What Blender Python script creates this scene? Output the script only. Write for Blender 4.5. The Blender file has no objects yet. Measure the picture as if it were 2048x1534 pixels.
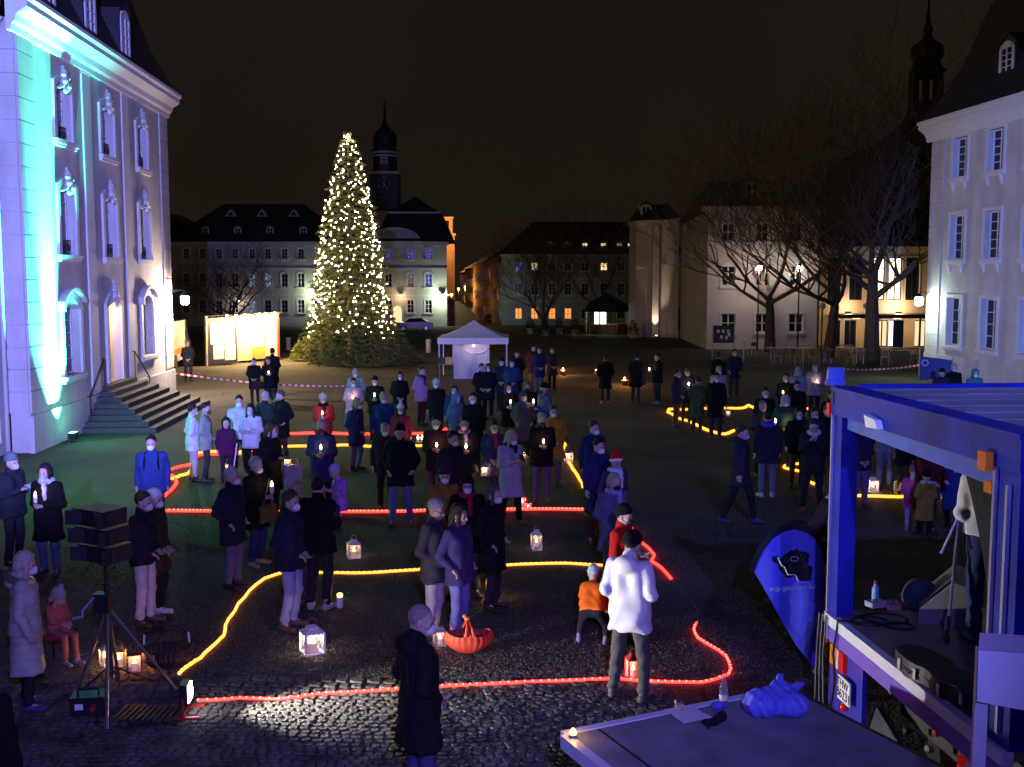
import bpy, bmesh, math, random
import numpy as np
from mathutils import Vector, Matrix, Euler
R=math.radians
rnd=random.Random(7)
sc=bpy.context.scene
col=sc.collection
# ---------------------------------------------------------------- camera
F=2185.0; CAMZ=4.45; PITCH=math.atan(214/F)
cp,sp=math.cos(PITCH),math.sin(PITCH)
cam=bpy.data.objects.new('camera',bpy.data.cameras.new('camera')); col.objects.link(cam)
cam.data.sensor_width=36; cam.data.lens=36*F/2048
cam.location=(0,0,CAMZ); cam.rotation_euler=(R(90)-PITCH,0,0)
cam.data.clip_start=.05; cam.data.clip_end=2000
sc.camera=cam
# ---------------------------------------------------------------- night sky
world=bpy.data.worlds.new('World'); sc.world=world; world.use_nodes=True
nt=world.node_tree; bg=nt.nodes['Background']
tc=nt.nodes.new('ShaderNodeTexCoord'); sx=nt.nodes.new('ShaderNodeSeparateXYZ'); rp=nt.nodes.new('ShaderNodeValToRGB')
nt.links.new(tc.outputs['Generated'],sx.inputs[0]); nt.links.new(sx.outputs['Z'],rp.inputs[0]); 
cn_=nt.nodes.new('ShaderNodeTexNoise'); cn_.inputs['Scale'].default_value=2.2; cn_.inputs['Detail'].default_value=5; nt.links.new(tc.outputs['Generated'],cn_.inputs['Vector'])
cr_=nt.nodes.new('ShaderNodeValToRGB'); cr_.color_ramp.elements[0].color=(.84,.84,.86,1); cr_.color_ramp.elements[1].color=(1.14,1.12,1.1,1); cr_.color_ramp.elements[0].position=.35; cr_.color_ramp.elements[1].position=.65; nt.links.new(cn_.outputs[0],cr_.inputs[0])
cx_=nt.nodes.new('ShaderNodeMix'); cx_.data_type='RGBA'; cx_.blend_type='MULTIPLY'; cx_.inputs[0].default_value=1; nt.links.new(rp.outputs[0],cx_.inputs[6]); nt.links.new(cr_.outputs[0],cx_.inputs[7]); nt.links.new(cx_.outputs[2],bg.inputs[0])
rp.color_ramp.elements[0].position=0.0; rp.color_ramp.elements[0].color=(.0140,.0094,.0064,1)
rp.color_ramp.elements[1].position=.35; rp.color_ramp.elements[1].color=(.0105,.0080,.0064,1)
bg.inputs[1].default_value=1.0
sc.view_settings.view_transform='Standard'; sc.view_settings.look='None'; sc.view_settings.exposure=0; sc.view_settings.gamma=1
sc.cycles.use_denoising=True
sc.cycles.max_bounces=5; sc.cycles.diffuse_bounces=2; sc.cycles.glossy_bounces=2; sc.cycles.transmission_bounces=3; sc.cycles.transparent_max_bounces=4
sc.cycles.sample_clamp_indirect=2.0; sc.cycles.sample_clamp_direct=0
sc.cycles.caustics_reflective=False; sc.cycles.caustics_refractive=False
# ---------------------------------------------------------------- pixel helpers (photo pixels 2048 x 1534)
SLOPE=.023
def gz(Y): return 0.0 if Y<48 else -SLOPE*(Y-48)
def ray(px,py):
    x=(px-1024)/F; y=(767-py)/F
    return Vector((x,cp+y*sp,-sp+y*cp))
def at_z(px,py,z):
    d=ray(px,py); return Vector((0,0,CAMZ))+d*((z-CAMZ)/d.z)
def at_Y(px,py,Y):
    d=ray(px,py); return Vector((0,0,CAMZ))+d*(Y/d.y)
def gnd(px,py,dz=0):
    d=ray(px,py)
    if d.z<0:
        t=(dz-CAMZ)/d.z
        if d.y*t<48: return Vector((d.x*t,d.y*t,dz))
    t=(48*SLOPE+dz-CAMZ)/(d.z+SLOPE*d.y)
    return Vector((d.x*t,d.y*t,CAMZ+d.z*t))
# ---------------------------------------------------------------- materials
MATS={}
def mat(name,c,rough=.7,var=.18,scale=6.0,bump=0.0,bscale=40.0,metal=0.0,emit=None,es=0.0,alpha=1.0,trans=0.0,spec=.5,detail=4.0):
    if name in MATS: return MATS[name]
    m=bpy.data.materials.new(name); m.use_nodes=True; n=m.node_tree; b=n.nodes['Principled BSDF']
    b.inputs['Roughness'].default_value=rough; b.inputs['Metallic'].default_value=metal
    b.inputs['Specular IOR Level'].default_value=spec
    c4=(c[0],c[1],c[2],1)
    if var>0:
        t=n.nodes.new('ShaderNodeTexCoord'); nz=n.nodes.new('ShaderNodeTexNoise'); nz.inputs['Scale'].default_value=scale; nz.inputs['Detail'].default_value=detail
        r=n.nodes.new('ShaderNodeValToRGB'); r.color_ramp.elements[0].position=.3; r.color_ramp.elements[1].position=.7
        r.color_ramp.elements[0].color=tuple(max(0,v*(1-var)) for v in c)+(1,); r.color_ramp.elements[1].color=tuple(min(1,v*(1+var)) for v in c)+(1,)
        n.links.new(t.outputs['Object'],nz.inputs['Vector']); n.links.new(nz.outputs[0],r.inputs[0]); n.links.new(r.outputs[0],b.inputs['Base Color'])
    else: b.inputs['Base Color'].default_value=c4
    if bump>0:
        t=n.nodes.new('ShaderNodeTexCoord'); nz=n.nodes.new('ShaderNodeTexNoise'); nz.inputs['Scale'].default_value=bscale; nz.inputs['Detail'].default_value=3
        bp=n.nodes.new('ShaderNodeBump'); bp.inputs['Strength'].default_value=bump; bp.inputs['Distance'].default_value=.02
        n.links.new(t.outputs['Object'],nz.inputs['Vector']); n.links.new(nz.outputs[0],bp.inputs['Height']); n.links.new(bp.outputs[0],b.inputs['Normal'])
    if emit is not None:
        b.inputs['Emission Color'].default_value=(emit[0],emit[1],emit[2],1); b.inputs['Emission Strength'].default_value=es
    if trans: b.inputs['Transmission Weight'].default_value=trans
    if alpha<1: b.inputs['Alpha'].default_value=alpha
    MATS[name]=m; return m
def glow(name,c,s): return mat('glow_'+name,(.05,.05,.05),var=0,emit=c,es=s)
# ---------------------------------------------------------------- object helpers
def tag(o,label,cat,group=None,kind=None):
    if label: o['label']=label
    if cat: o['category']=cat
    if group: o['group']=group
    if kind: o['kind']=kind
    return o
def empty(name,loc=(0,0,0),rz=0,label=None,cat=None,group=None):
    o=bpy.data.objects.new(name,None); col.objects.link(o); o.location=loc; o.rotation_euler=(0,0,rz); o.empty_display_size=.2
    if label: tag(o,label,cat,group)
    return o
def link(name,me,m=None,parent=None,loc=None,rot=None,scl=None):
    o=bpy.data.objects.new(name,me); col.objects.link(o)
    if parent is not None: o.parent=parent
    if m is not None:
        if len(me.materials)==0: me.materials.append(None)
        o.material_slots[0].link='OBJECT'; o.material_slots[0].material=m
    if loc is not None: o.location=loc
    if rot is not None: o.rotation_euler=rot
    if scl is not None: o.scale=scl if hasattr(scl,'__len__') else (scl,)*3
    return o
class MB:
    def __init__(s): s.v=[]; s.f=[]
    def add(s,vs,fs):
        k=len(s.v); s.v+= [tuple(v) for v in vs]; s.f+=[tuple(i+k for i in f) for f in fs]; return s
    def box(s,x0,y0,z0,x1,y1,z1):
        if x0>x1:x0,x1=x1,x0
        if y0>y1:y0,y1=y1,y0
        if z0>z1:z0,z1=z1,z0
        return s.add([(x0,y0,z0),(x1,y0,z0),(x1,y1,z0),(x0,y1,z0),(x0,y0,z1),(x1,y0,z1),(x1,y1,z1),(x0,y1,z1)],
              [(0,3,2,1),(4,5,6,7),(0,1,5,4),(1,2,6,5),(2,3,7,6),(3,0,4,7)])
    def cbox(s,c,d): return s.box(c[0]-d[0]/2,c[1]-d[1]/2,c[2]-d[2]/2,c[0]+d[0]/2,c[1]+d[1]/2,c[2]+d[2]/2)
    def quad(s,a,b,c,d): return s.add([a,b,c,d],[(0,1,2,3)])
    def bar(s,p,q,w,h=None):
        h=h or w; p=Vector(p);q=Vector(q); d=(q-p).normalized(); up=Vector((0,0,1)) if abs(d.z)<.95 else Vector((0,1,0))
        a=d.cross(up).normalized()*w/2; b=a.cross(d).normalized()*h/2
        vs=[p-a-b,p+a-b,p+a+b,p-a+b,q-a-b,q+a-b,q+a+b,q-a+b]
        return s.add(vs,[(0,1,2,3),(7,6,5,4),(0,4,5,1),(1,5,6,2),(2,6,7,3),(3,7,4,0)])
    def tube(s,pts,r,n=6,cap=True):
        pts=[Vector(p) for p in pts]; m=len(pts); rr=r if hasattr(r,'__len__') else [r]*m
        k=len(s.v); ref=None
        for i in range(m):
            d=(pts[min(i+1,m-1)]-pts[max(i-1,0)])
            if d.length<1e-9: d=Vector((0,0,1))
            d.normalize()
            if ref is None: ref=d.cross(Vector((0,0,1)) if abs(d.z)<.9 else Vector((1,0,0)))
            a=ref-d*ref.dot(d)
            if a.length<1e-4: a=d.cross(Vector((1,.3,.2)))
            a.normalize(); b=d.cross(a).normalized(); ref=a
            for j in range(n):
                t=2*math.pi*j/n; s.v.append(tuple(pts[i]+(a*math.cos(t)+b*math.sin(t))*rr[i]))
        for i in range(m-1):
            for j in range(n):
                a=k+i*n+j; b=k+i*n+(j+1)%n; s.f.append((a,b,b+n,a+n))
        if cap: s.f.append(tuple(k+j for j in range(n))[::-1]); s.f.append(tuple(k+(m-1)*n+j for j in range(n)))
        return s
    def lathe(s,prof,n=16,c=(0,0,0),ang=0,sq=False):
        k=len(s.v); m=len(prof)
        for r,z in prof:
            for j in range(n):
                t=2*math.pi*j/n+ang; s.v.append((c[0]+r*math.cos(t),c[1]+r*math.sin(t),c[2]+z))
        for i in range(m-1):
            for j in range(n):
                a=k+i*n+j; b=k+i*n+(j+1)%n; s.f.append((a,b,b+n,a+n))
        s.f.append(tuple(k+j for j in range(n))[::-1]); s.f.append(tuple(k+(m-1)*n+j for j in range(n)))
        return s
    def sphere(s,c,r,n=8,sx=1,sy=1,sz=1):
        pr=[]; mm=max(4,n//2+1)
        k=len(s.v)
        for i in range(mm+1):
            t=math.pi*i/mm
            for j in range(n):
                u=2*math.pi*j/n; s.v.append((c[0]+r*sx*math.sin(t)*math.cos(u),c[1]+r*sy*math.sin(t)*math.sin(u),c[2]-r*sz*math.cos(t)))
        for i in range(mm):
            for j in range(n):
                a=k+i*n+j; b=k+i*n+(j+1)%n; s.f.append((a,b,b+n,a+n))
        return s
    def extr(s,poly,y0,y1,axis='y'):
        # poly of (a,b) extruded; axis y: (x,z) ; axis x: (y,z) ; axis z: (x,y)
        n=len(poly); f={'y':lambda p,t:(p[0],t,p[1]),'x':lambda p,t:(t,p[0],p[1]),'z':lambda p,t:(p[0],p[1],t)}[axis]
        k=len(s.v); s.v+=[f(p,y0) for p in poly]+[f(p,y1) for p in poly]
        s.f.append(tuple(k+i for i in range(n))); s.f.append(tuple(k+n+i for i in range(n))[::-1])
        for i in range(n): j=(i+1)%n; s.f.append((k+i,k+n+i,k+n+j,k+j))
        return s
    def ribbon(s,path,w,y0,y1):
        # flat strip in the x,z plane along path (offset to the left by w), from depth y0 (front) to y1
        n=len(path); off=[]
        for i in range(n):
            p=Vector(path[i]); a=Vector(path[max(i-1,0)]); b=Vector(path[min(i+1,n-1)])
            d1=(p-a) if i>0 else (b-p); d2=(b-p) if i<n-1 else (p-a)
            d1.normalize(); d2.normalize(); n1=Vector((-d1.y,d1.x)); n2=Vector((-d2.y,d2.x)); m=(n1+n2); m.normalize()
            k=max(.4,m.dot(n1)); off.append(p+m*(w/k))
        for i in range(n-1):
            a,b,c,d=path[i],path[i+1],off[i+1],off[i]
            s.add([(a[0],y0,a[1]),(b[0],y0,b[1]),(c[0],y0,c[1]),(d[0],y0,d[1]),(a[0],y1,a[1]),(b[0],y1,b[1]),(c[0],y1,c[1]),(d[0],y1,d[1])],
                  [(0,1,2,3),(3,2,6,7),(0,4,5,1),(7,6,5,4)]+([(0,3,7,4)] if i==0 else [])+([(1,5,6,2)] if i==n-2 else []))
        return s
    def mesh(s,name,smooth=False,fix=True):
        me=bpy.data.meshes.new(name); me.from_pydata(s.v,[],s.f)
        if fix:
            bm=bmesh.new(); bm.from_mesh(me); bmesh.ops.recalc_face_normals(bm,faces=bm.faces); bm.to_mesh(me); bm.free()
        if smooth: me.shade_smooth()
        return me
    def build(s,name,m,parent=None,smooth=False,loc=None,rot=None,scl=None,fix=True):
        me=s.mesh(name,smooth,fix); me.materials.append(m)
        o=bpy.data.objects.new(name,me); col.objects.link(o)
        if parent is not None: o.parent=parent
        if loc is not None: o.location=loc
        if rot is not None: o.rotation_euler=rot
        if scl is not None: o.scale=scl if hasattr(scl,'__len__') else (scl,)*3
        return o
def lamp(kind,loc,power,c=(1,1,1),size=.1,target=None,cone=60,blend=.3,parent=None,name='lamp_light'):
    l=bpy.data.lights.new(name,kind); l.energy=power; l.color=c
    if kind in('POINT','SPOT'): l.shadow_soft_size=size
    if kind=='SPOT': l.spot_size=R(cone); l.spot_blend=blend
    if kind=='AREA': l.size=size
    o=bpy.data.objects.new(name,l); col.objects.link(o); o.location=loc
    if target is not None: o.rotation_euler=(Vector(target)-Vector(loc)).to_track_quat('-Z','Y').to_euler()
    if parent is not None:
        o.parent=parent; o.matrix_parent_inverse=parent.matrix_basis.inverted() if False else Matrix()
    return o
def plight(fixture,kind,wloc,power,c=(1,1,1),size=.1,target=None,cone=60,blend=.3):
    """lamp at a world position, held by its fixture"""
    o=lamp(kind,wloc,power,c,size,target,cone,blend)
    if fixture is not None:
        w=o.matrix_basis.copy()
        M=Matrix.LocRotScale(fixture.location,fixture.rotation_euler,fixture.scale)
        o.parent=fixture; o.matrix_parent_inverse=M.inverted()
    return o
def copy_tree(o,parent=None):
    c=o.copy(); col.objects.link(c); c.parent=parent
    for ch in o.children: copy_tree(ch,c)
    return c
# ---------------------------------------------------------------- signed distance helpers (bodies, hair, carved lumps)
def cap(P,a,b,ra,rb=None):
    rb=ra if rb is None else rb
    a=np.asarray(a,np.float32); b=np.asarray(b,np.float32); pa=P-a; ba=b-a
    h=np.clip(pa@ba/max(1e-9,float(ba@ba)),0,1); q=pa-h[:,None]*ba
    return np.sqrt((q*q).sum(1))-(ra+(rb-ra)*h)
def ell(P,c,r):
    r=np.asarray(r,np.float32); q=(P-np.asarray(c,np.float32))/r; k=np.sqrt((q*q).sum(1)); return (k-1)*float(r.min())
def smin(a,b,k=.04):
    h=np.clip(.5+.5*(b-a)/k,0,1); return b*(1-h)+a*h-k*h*(1-h)
def smax(a,b,k=.02): return -smin(-a,-b,k)
EDG=[((0,0,0),(1,0,0)),((0,1,0),(1,1,0)),((0,0,1),(1,0,1)),((0,1,1),(1,1,1)),((0,0,0),(0,1,0)),((1,0,0),(1,1,0)),((0,0,1),(0,1,1)),((1,0,1),(1,1,1)),((0,0,0),(0,0,1)),((1,0,0),(1,0,1)),((0,1,0),(0,1,1)),((1,1,0),(1,1,1))]
def nets(fn,lo,hi,h):
    lo=np.asarray(lo,np.float32); hi=np.asarray(hi,np.float32); n=np.ceil((hi-lo)/h).astype(int)+1
    G=np.stack(np.meshgrid(*[lo[i]+h*np.arange(n[i],dtype=np.float32) for i in range(3)],indexing='ij'),-1).reshape(-1,3)
    V=fn(G).reshape(n); ins=V<0
    s=np.zeros(n-1,np.int8)
    for dx in(0,1):
        for dy in(0,1):
            for dz in(0,1): s+=ins[dx:n[0]-1+dx,dy:n[1]-1+dy,dz:n[2]-1+dz]
    act=(s>0)&(s<8); ids=np.argwhere(act); idx=-np.ones(n-1,np.int64); idx[act]=np.arange(len(ids))
    acc=np.zeros((len(ids),3),np.float32); cnt=np.zeros(len(ids),np.float32)
    for o1,o2 in EDG:
        i1=ids+np.array(o1); i2=ids+np.array(o2); v1=V[tuple(i1.T)]; v2=V[tuple(i2.T)]; m=(v1<0)!=(v2<0)
        t=np.where(m,v1/np.where(m,v1-v2,1),0)[:,None]; p=np.array(o1)+(np.array(o2)-np.array(o1))*t
        acc[m]+=p[m]; cnt[m]+=1
    pos=lo+h*(ids+acc/np.maximum(cnt,1)[:,None])
    Q=[]
    for a in range(3):
        b,c=(a+1)%3,(a+2)%3
        sl0=[slice(None)]*3; sl1=[slice(None)]*3; sl0[a]=slice(0,-1); sl1[a]=slice(1,None)
        A=ins[tuple(sl0)]; B=ins[tuple(sl1)]; e=np.argwhere(A!=B)
        if len(e)==0: continue
        ok=(e[:,b]>0)&(e[:,c]>0)&(e[:,b]<n[b]-1)&(e[:,c]<n[c]-1); e=e[ok]
        fl=A[tuple(e.T)]
        def cell(db,dc):
            q=e.copy(); q[:,b]-=db; q[:,c]-=dc; return idx[tuple(q.T)]
        q=np.stack([cell(1,1),cell(0,1),cell(0,0),cell(1,0)],1)
        q[~fl]=q[~fl][:,::-1]; Q.append(q)
    Q=np.concatenate(Q) if Q else np.zeros((0,4),int)
    Q=Q[(Q>=0).all(1)]
    return pos.astype(np.float32),Q
def npmesh(name,v,q,smooth=True):
    me=bpy.data.meshes.new(name); nv,nq=len(v),len(q)
    me.vertices.add(nv); me.vertices.foreach_set('co',np.ascontiguousarray(v,np.float32).ravel())
    me.loops.add(nq*4); me.loops.foreach_set('vertex_index',np.ascontiguousarray(q,np.int32).ravel())
    me.polygons.add(nq); me.polygons.foreach_set('loop_start',np.arange(0,nq*4,4,dtype=np.int32))
    try: me.polygons.foreach_set('loop_total',np.full(nq,4,np.int32))
    except Exception: pass
    me.update(calc_edges=True); me.validate()
    if smooth: me.shade_smooth()
    return me
def stucco(name,c):
    m=bpy.data.materials.new(name); m.use_nodes=True; n=m.node_tree; b=n.nodes['Principled BSDF']; b.inputs['Roughness'].default_value=.88; b.inputs['Specular IOR Level'].default_value=.2
    t=n.nodes.new('ShaderNodeTexCoord'); mp=n.nodes.new('ShaderNodeMapping'); mp.inputs['Scale'].default_value=(1.6,1.6,.16); n.links.new(t.outputs['Object'],mp.inputs[0])
    def ramp(src,sc,v0,v1,p0,p1,d=5):
        z=n.nodes.new('ShaderNodeTexNoise'); z.inputs['Scale'].default_value=sc; z.inputs['Detail'].default_value=d; n.links.new(src,z.inputs['Vector'])
        r=n.nodes.new('ShaderNodeValToRGB'); r.color_ramp.elements[0].position=p0; r.color_ramp.elements[1].position=p1; r.color_ramp.elements[0].color=(v0,v0*.98,v0*.95,1); r.color_ramp.elements[1].color=(v1,v1,v1,1); n.links.new(z.outputs[0],r.inputs[0]); return r.outputs[0]
    def mul(a,b_):
        x=n.nodes.new('ShaderNodeMix'); x.data_type='RGBA'; x.blend_type='MULTIPLY'; x.inputs[0].default_value=1; n.links.new(a,x.inputs[6]); n.links.new(b_,x.inputs[7]); return x.outputs[2]
    rgb=n.nodes.new('ShaderNodeRGB'); rgb.outputs[0].default_value=c+(1,)
    o=mul(mul(mul(rgb.outputs[0],ramp(mp.outputs[0],1.1,.86,1.03,.32,.66)),ramp(t.outputs['Object'],.7,.86,1.05,.35,.65)),ramp(t.outputs['Object'],22,.9,1.06,.3,.7))
    n.links.new(o,b.inputs['Base Color'])
    z=n.nodes.new('ShaderNodeTexNoise'); z.inputs['Scale'].default_value=60; n.links.new(t.outputs['Object'],z.inputs['Vector']); bp=n.nodes.new('ShaderNodeBump'); bp.inputs['Strength'].default_value=.3; bp.inputs['Distance'].default_value=.02; n.links.new(z.outputs[0],bp.inputs['Height']); n.links.new(bp.outputs[0],b.inputs['Normal'])
    MATS[name]=m; return m
# ================================================================ MATERIAL SET
M_stucco=stucco('pale_stucco',(.62,.60,.58))
M_trim=mat('painted_stone_trim',(.68,.66,.63),.75,.05,3,.2,50)
M_slate=mat('dark_slate',(.022,.022,.026),.55,.3,9,.5,25)
M_glass=mat('night_window_glass',(.012,.014,.02),.06,0)
M_wframe=mat('white_window_paint',(.7,.7,.68),.5,.04)
M_iron=mat('black_iron',(.015,.015,.016),.5,.2)
M_step=mat('worn_step_stone',(.05,.046,.04),.75,.25,4,.4,30)
M_bark=mat('bare_bark',(.11,.08,.05),.9,.3,3)
M_metal=mat('galvanised_metal',(.4,.4,.42),.35,.1,metal=.9)
M_wood=mat('varnished_wood',(.30,.17,.07),.5,.3,3)
M_black=mat('black_plastic',(.012,.012,.014),.45,.1)
M_white=mat('white_lacquer',(.78,.77,.75),.45,.03)
# ================================================================ GROUND
def ground_mat():
    m=bpy.data.materials.new('square_gravel'); m.use_nodes=True; n=m.node_tree; b=n.nodes['Principled BSDF']
    t=n.nodes.new('ShaderNodeTexCoord')
    def noise(s,d=5):
        z=n.nodes.new('ShaderNodeTexNoise'); z.inputs['Scale'].default_value=s; z.inputs['Detail'].default_value=d; n.links.new(t.outputs['Object'],z.inputs['Vector']); return z
    a=noise(.35); c=noise(38,6)
    vo=n.nodes.new('ShaderNodeTexVoronoi'); vo.inputs['Scale'].default_value=26; n.links.new(t.outputs['Object'],vo.inputs['Vector'])
    r1=n.nodes.new('ShaderNodeValToRGB'); r1.color_ramp.elements[0].color=(.070,.062,.046,1); r1.color_ramp.elements[1].color=(.125,.108,.080,1); r1.color_ramp.elements[0].position=.35; r1.color_ramp.elements[1].position=.68
    r2=n.nodes.new('ShaderNodeValToRGB'); r2.color_ramp.elements[0].color=(.35,.35,.35,1); r2.color_ramp.elements[1].color=(1.5,1.5,1.5,1); r2.color_ramp.elements[0].position=.38; r2.color_ramp.elements[1].position=.66
    mx=n.nodes.new('ShaderNodeMix'); mx.data_type='RGBA'; mx.blend_type='MULTIPLY'; mx.inputs[0].default_value=1
    n.links.new(a.outputs[0],r1.inputs[0]); n.links.new(c.outputs[0],r2.inputs[0]); n.links.new(r1.outputs[0],mx.inputs[6]); n.links.new(r2.outputs[0],mx.inputs[7]); n.links.new(mx.outputs[2],b.inputs['Base Color'])
    bp=n.nodes.new('ShaderNodeBump'); bp.inputs['Strength'].default_value=.8; bp.inputs['Distance'].default_value=.03
    n.links.new(vo.outputs['Distance'],bp.inputs['Height']); n.links.new(bp.outputs[0],b.inputs['Normal'])
    b.inputs['Roughness'].default_value=.85; b.inputs['Specular IOR Level'].default_value=.25
    return m
g=MB(); 
ys=[-30,0,10,20,30,40,48,60,80,120,200,600]; 
for i in range(len(ys)-1):
    for x0,x1 in((-400,-20),(-20,0),(0,20),(20,400)):
        a,b=ys[i],ys[i+1]; g.quad((x0,a,gz(a)),(x1,a,gz(a)),(x1,b,gz(b)),(x0,b,gz(b)))
ground=g.build('ground',ground_mat()); ground['kind']='structure'
# cobbles in the foreground: the brightest 300 one by one, the rest joined
M_cob=mat('granite_setts',(.095,.088,.078),.95,.6,3.0,.5,35,spec=.08)
def cobble_mesh(seed):
    q=random.Random(seed); b=MB(); n=7; 
    top=[];mid=[]
    for j in range(n):
        t=2*math.pi*j/n; c,s_=math.cos(t),math.sin(t); k=.5/max(abs(c),abs(s_))*.93; k*=q.uniform(.88,1.0)
        mid.append((c*k,s_*k,.0)); top.append((c*k*.86,s_*k*.86,1.0+q.uniform(-.25,.1)))
    b.add([(v[0],v[1],-1) for v in mid]+[(v[0],v[1],.45) for v in mid]+top,[(j,(j+1)%n,n+(j+1)%n,n+j) for j in range(n)]+[(n+j,n+(j+1)%n,2*n+(j+1)%n,2*n+j) for j in range(n)]+[tuple(2*n+j for j in range(n))])
    return b
COB=[cobble_mesh(i) for i in range(6)]; COBM=[c.mesh('cobblestone') for c in COB]
for m_ in COBM: m_.materials.append(M_cob)
cq=random.Random(3); spots=[]
y=8.6; row=0
while y<11.75:
    dep=.085 if y<11.35 else .14
    x=-7.2+cq.uniform(0,.1)
    while x<1.6:
        w=cq.uniform(.075,.12)*(1.5 if y>=11.35 else 1)
        yy=y+.05*math.sin(x*1.4)+cq.uniform(-.008,.008)
        if not(x>.35 and y<9.4): spots.append((x+w/2,yy,w,dep*cq.uniform(.86,.97),cq.uniform(.010,.020),cq.uniform(-.12,.12),cq.randrange(6)))
        x+=w+.008
    y+=dep+.006; row+=1
best=sorted(spots,key=lambda s:(s[0]+2.2)**2*.25+(s[1]-10.9)**2)
bs=set(id(s) for s in best[:300]); rest=MB()
for s_ in spots:
    if id(s_) in bs:
        link('cobblestone',COBM[s_[6]],None,ground,(s_[0],s_[1],s_[4]*.3),(0,0,s_[5]),(s_[2],s_[3],s_[4]))
    else:
        c,si=math.cos(s_[5]),math.sin(s_[5])
        rest.add([(s_[0]+(v[0]*c*s_[2]-v[1]*si*s_[3]),s_[1]+(v[0]*si*s_[2]+v[1]*c*s_[3]),s_[4]*(.3+v[2])) for v in COB[s_[6]].v],COB[s_[6]].f)
o=rest.build('cobblestones',M_cob,ground,fix=False); o['kind']='stuff'
# loose gravel: small stones over the near part of the square
M_grav=mat('gravel_stones',(.105,.095,.080),.9,.6,9,detail=2,spec=.1)
gv=np.random.default_rng(5); NG=70000
gx=gv.uniform(-8,6.5,NG); gy=11.75+(gv.random(NG)**1.5)*9.0; gs=gv.uniform(.005,.0145,NG)
ok=~((gx>1.9)&(gy<11.0)); gx,gy,gs=gx[ok],gy[ok],gs[ok]; NG=len(gx)
base=np.array([(1,0,0),(0,1,0),(-1,0,0),(0,-1,0),(0,0,.8)],np.float32)
ga=gv.uniform(0,6.28,NG); V=np.zeros((NG,5,3),np.float32)
el=gv.uniform(.7,1.3,(NG,5,1)); bb=base[None]*el
V[:,:,0]=gx[:,None]+gs[:,None]*(bb[:,:,0]*np.cos(ga)[:,None]-bb[:,:,1]*np.sin(ga)[:,None])
V[:,:,1]=gy[:,None]+gs[:,None]*(bb[:,:,0]*np.sin(ga)[:,None]+bb[:,:,1]*np.cos(ga)[:,None])
V[:,:,2]=gs[:,None]*bb[:,:,2]+.002
tri=np.array([(0,1,4),(1,2,4),(2,3,4),(3,0,4)]); FF=(tri[None]+5*np.arange(NG)[:,None,None]).reshape(-1,3)
me=bpy.data.meshes.new('gravel'); me.from_pydata(V.reshape(-1,3).tolist(),[],FF.tolist()); me.materials.append(M_grav)
o=link('gravel',me); o['kind']='stuff'; tag(o,'loose pale gravel scattered over the near part of the square','gravel')
# ================================================================ FACADE TOOLS (local x along the wall, y inwards, z up)
def arch_pts(u0,u1,z,a,n=8):
    return [(u0+(u1-u0)*i/n, z-a+a*(1-(2*i/n-1)**2)) for i in range(n+1)]
def wall(root,u0,u1,z0,z1,ops,m,depth=.22,y=0,name='wall',back=.5):
    """front with real openings: ops=(u0,u1,z0,z1,arch)"""
    b=MB(); us=sorted(set([u0,u1]+[o[0] for o in ops]+[o[1] for o in ops])); zs=sorted(set([z0,z1]+[o[2] for o in ops]+[o[3] for o in ops]))
    for i in range(len(us)-1):
        for j in range(len(zs)-1):
            cu,cz=(us[i]+us[i+1])/2,(zs[j]+zs[j+1])/2
            if any(o[0]<cu<o[1] and o[2]<cz<o[3] for o in ops): continue
            b.quad((us[i],y,zs[j]),(us[i+1],y,zs[j]),(us[i+1],y,zs[j+1]),(us[i],y,zs[j+1]))
    for o in ops:
        a=o[4] if len(o)>4 else 0; d=y+depth
        pts=arch_pts(o[0],o[1],o[3],a) if a else [(o[0],o[3]),(o[1],o[3])]
        b.quad((o[0],y,o[2]),(o[0],d,o[2]),(o[0],d,pts[0][1]),(o[0],y,pts[0][1]))
        b.quad((o[1],y,o[2]),(o[1],y,pts[-1][1]),(o[1],d,pts[-1][1]),(o[1],d,o[2]))
        b.quad((o[0],y,o[2]),(o[1],y,o[2]),(o[1],d,o[2]),(o[0],d,o[2]))
        for p,q in zip(pts,pts[1:]):
            b.quad((p[0],y,p[1]),(p[0],d,p[1]),(q[0],d,q[1]),(q[0],y,q[1]))
            if a: b.quad((p[0],y,p[1]),(q[0],y,q[1]),(q[0],y,o[3]),(p[0],y,o[3]))
    # ends and back
    b.quad((u0,y,z0),(u0,y,z1),(u0,y+back,z1),(u0,y+back,z0)); b.quad((u1,y,z0),(u1,y+back,z0),(u1,y+back,z1),(u1,y,z1))
    b.quad((u0,y,z1),(u1,y,z1),(u1,y+back,z1),(u0,y+back,z1))
    return b.build(name,m,root,fix=False)
PANE={}
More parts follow.
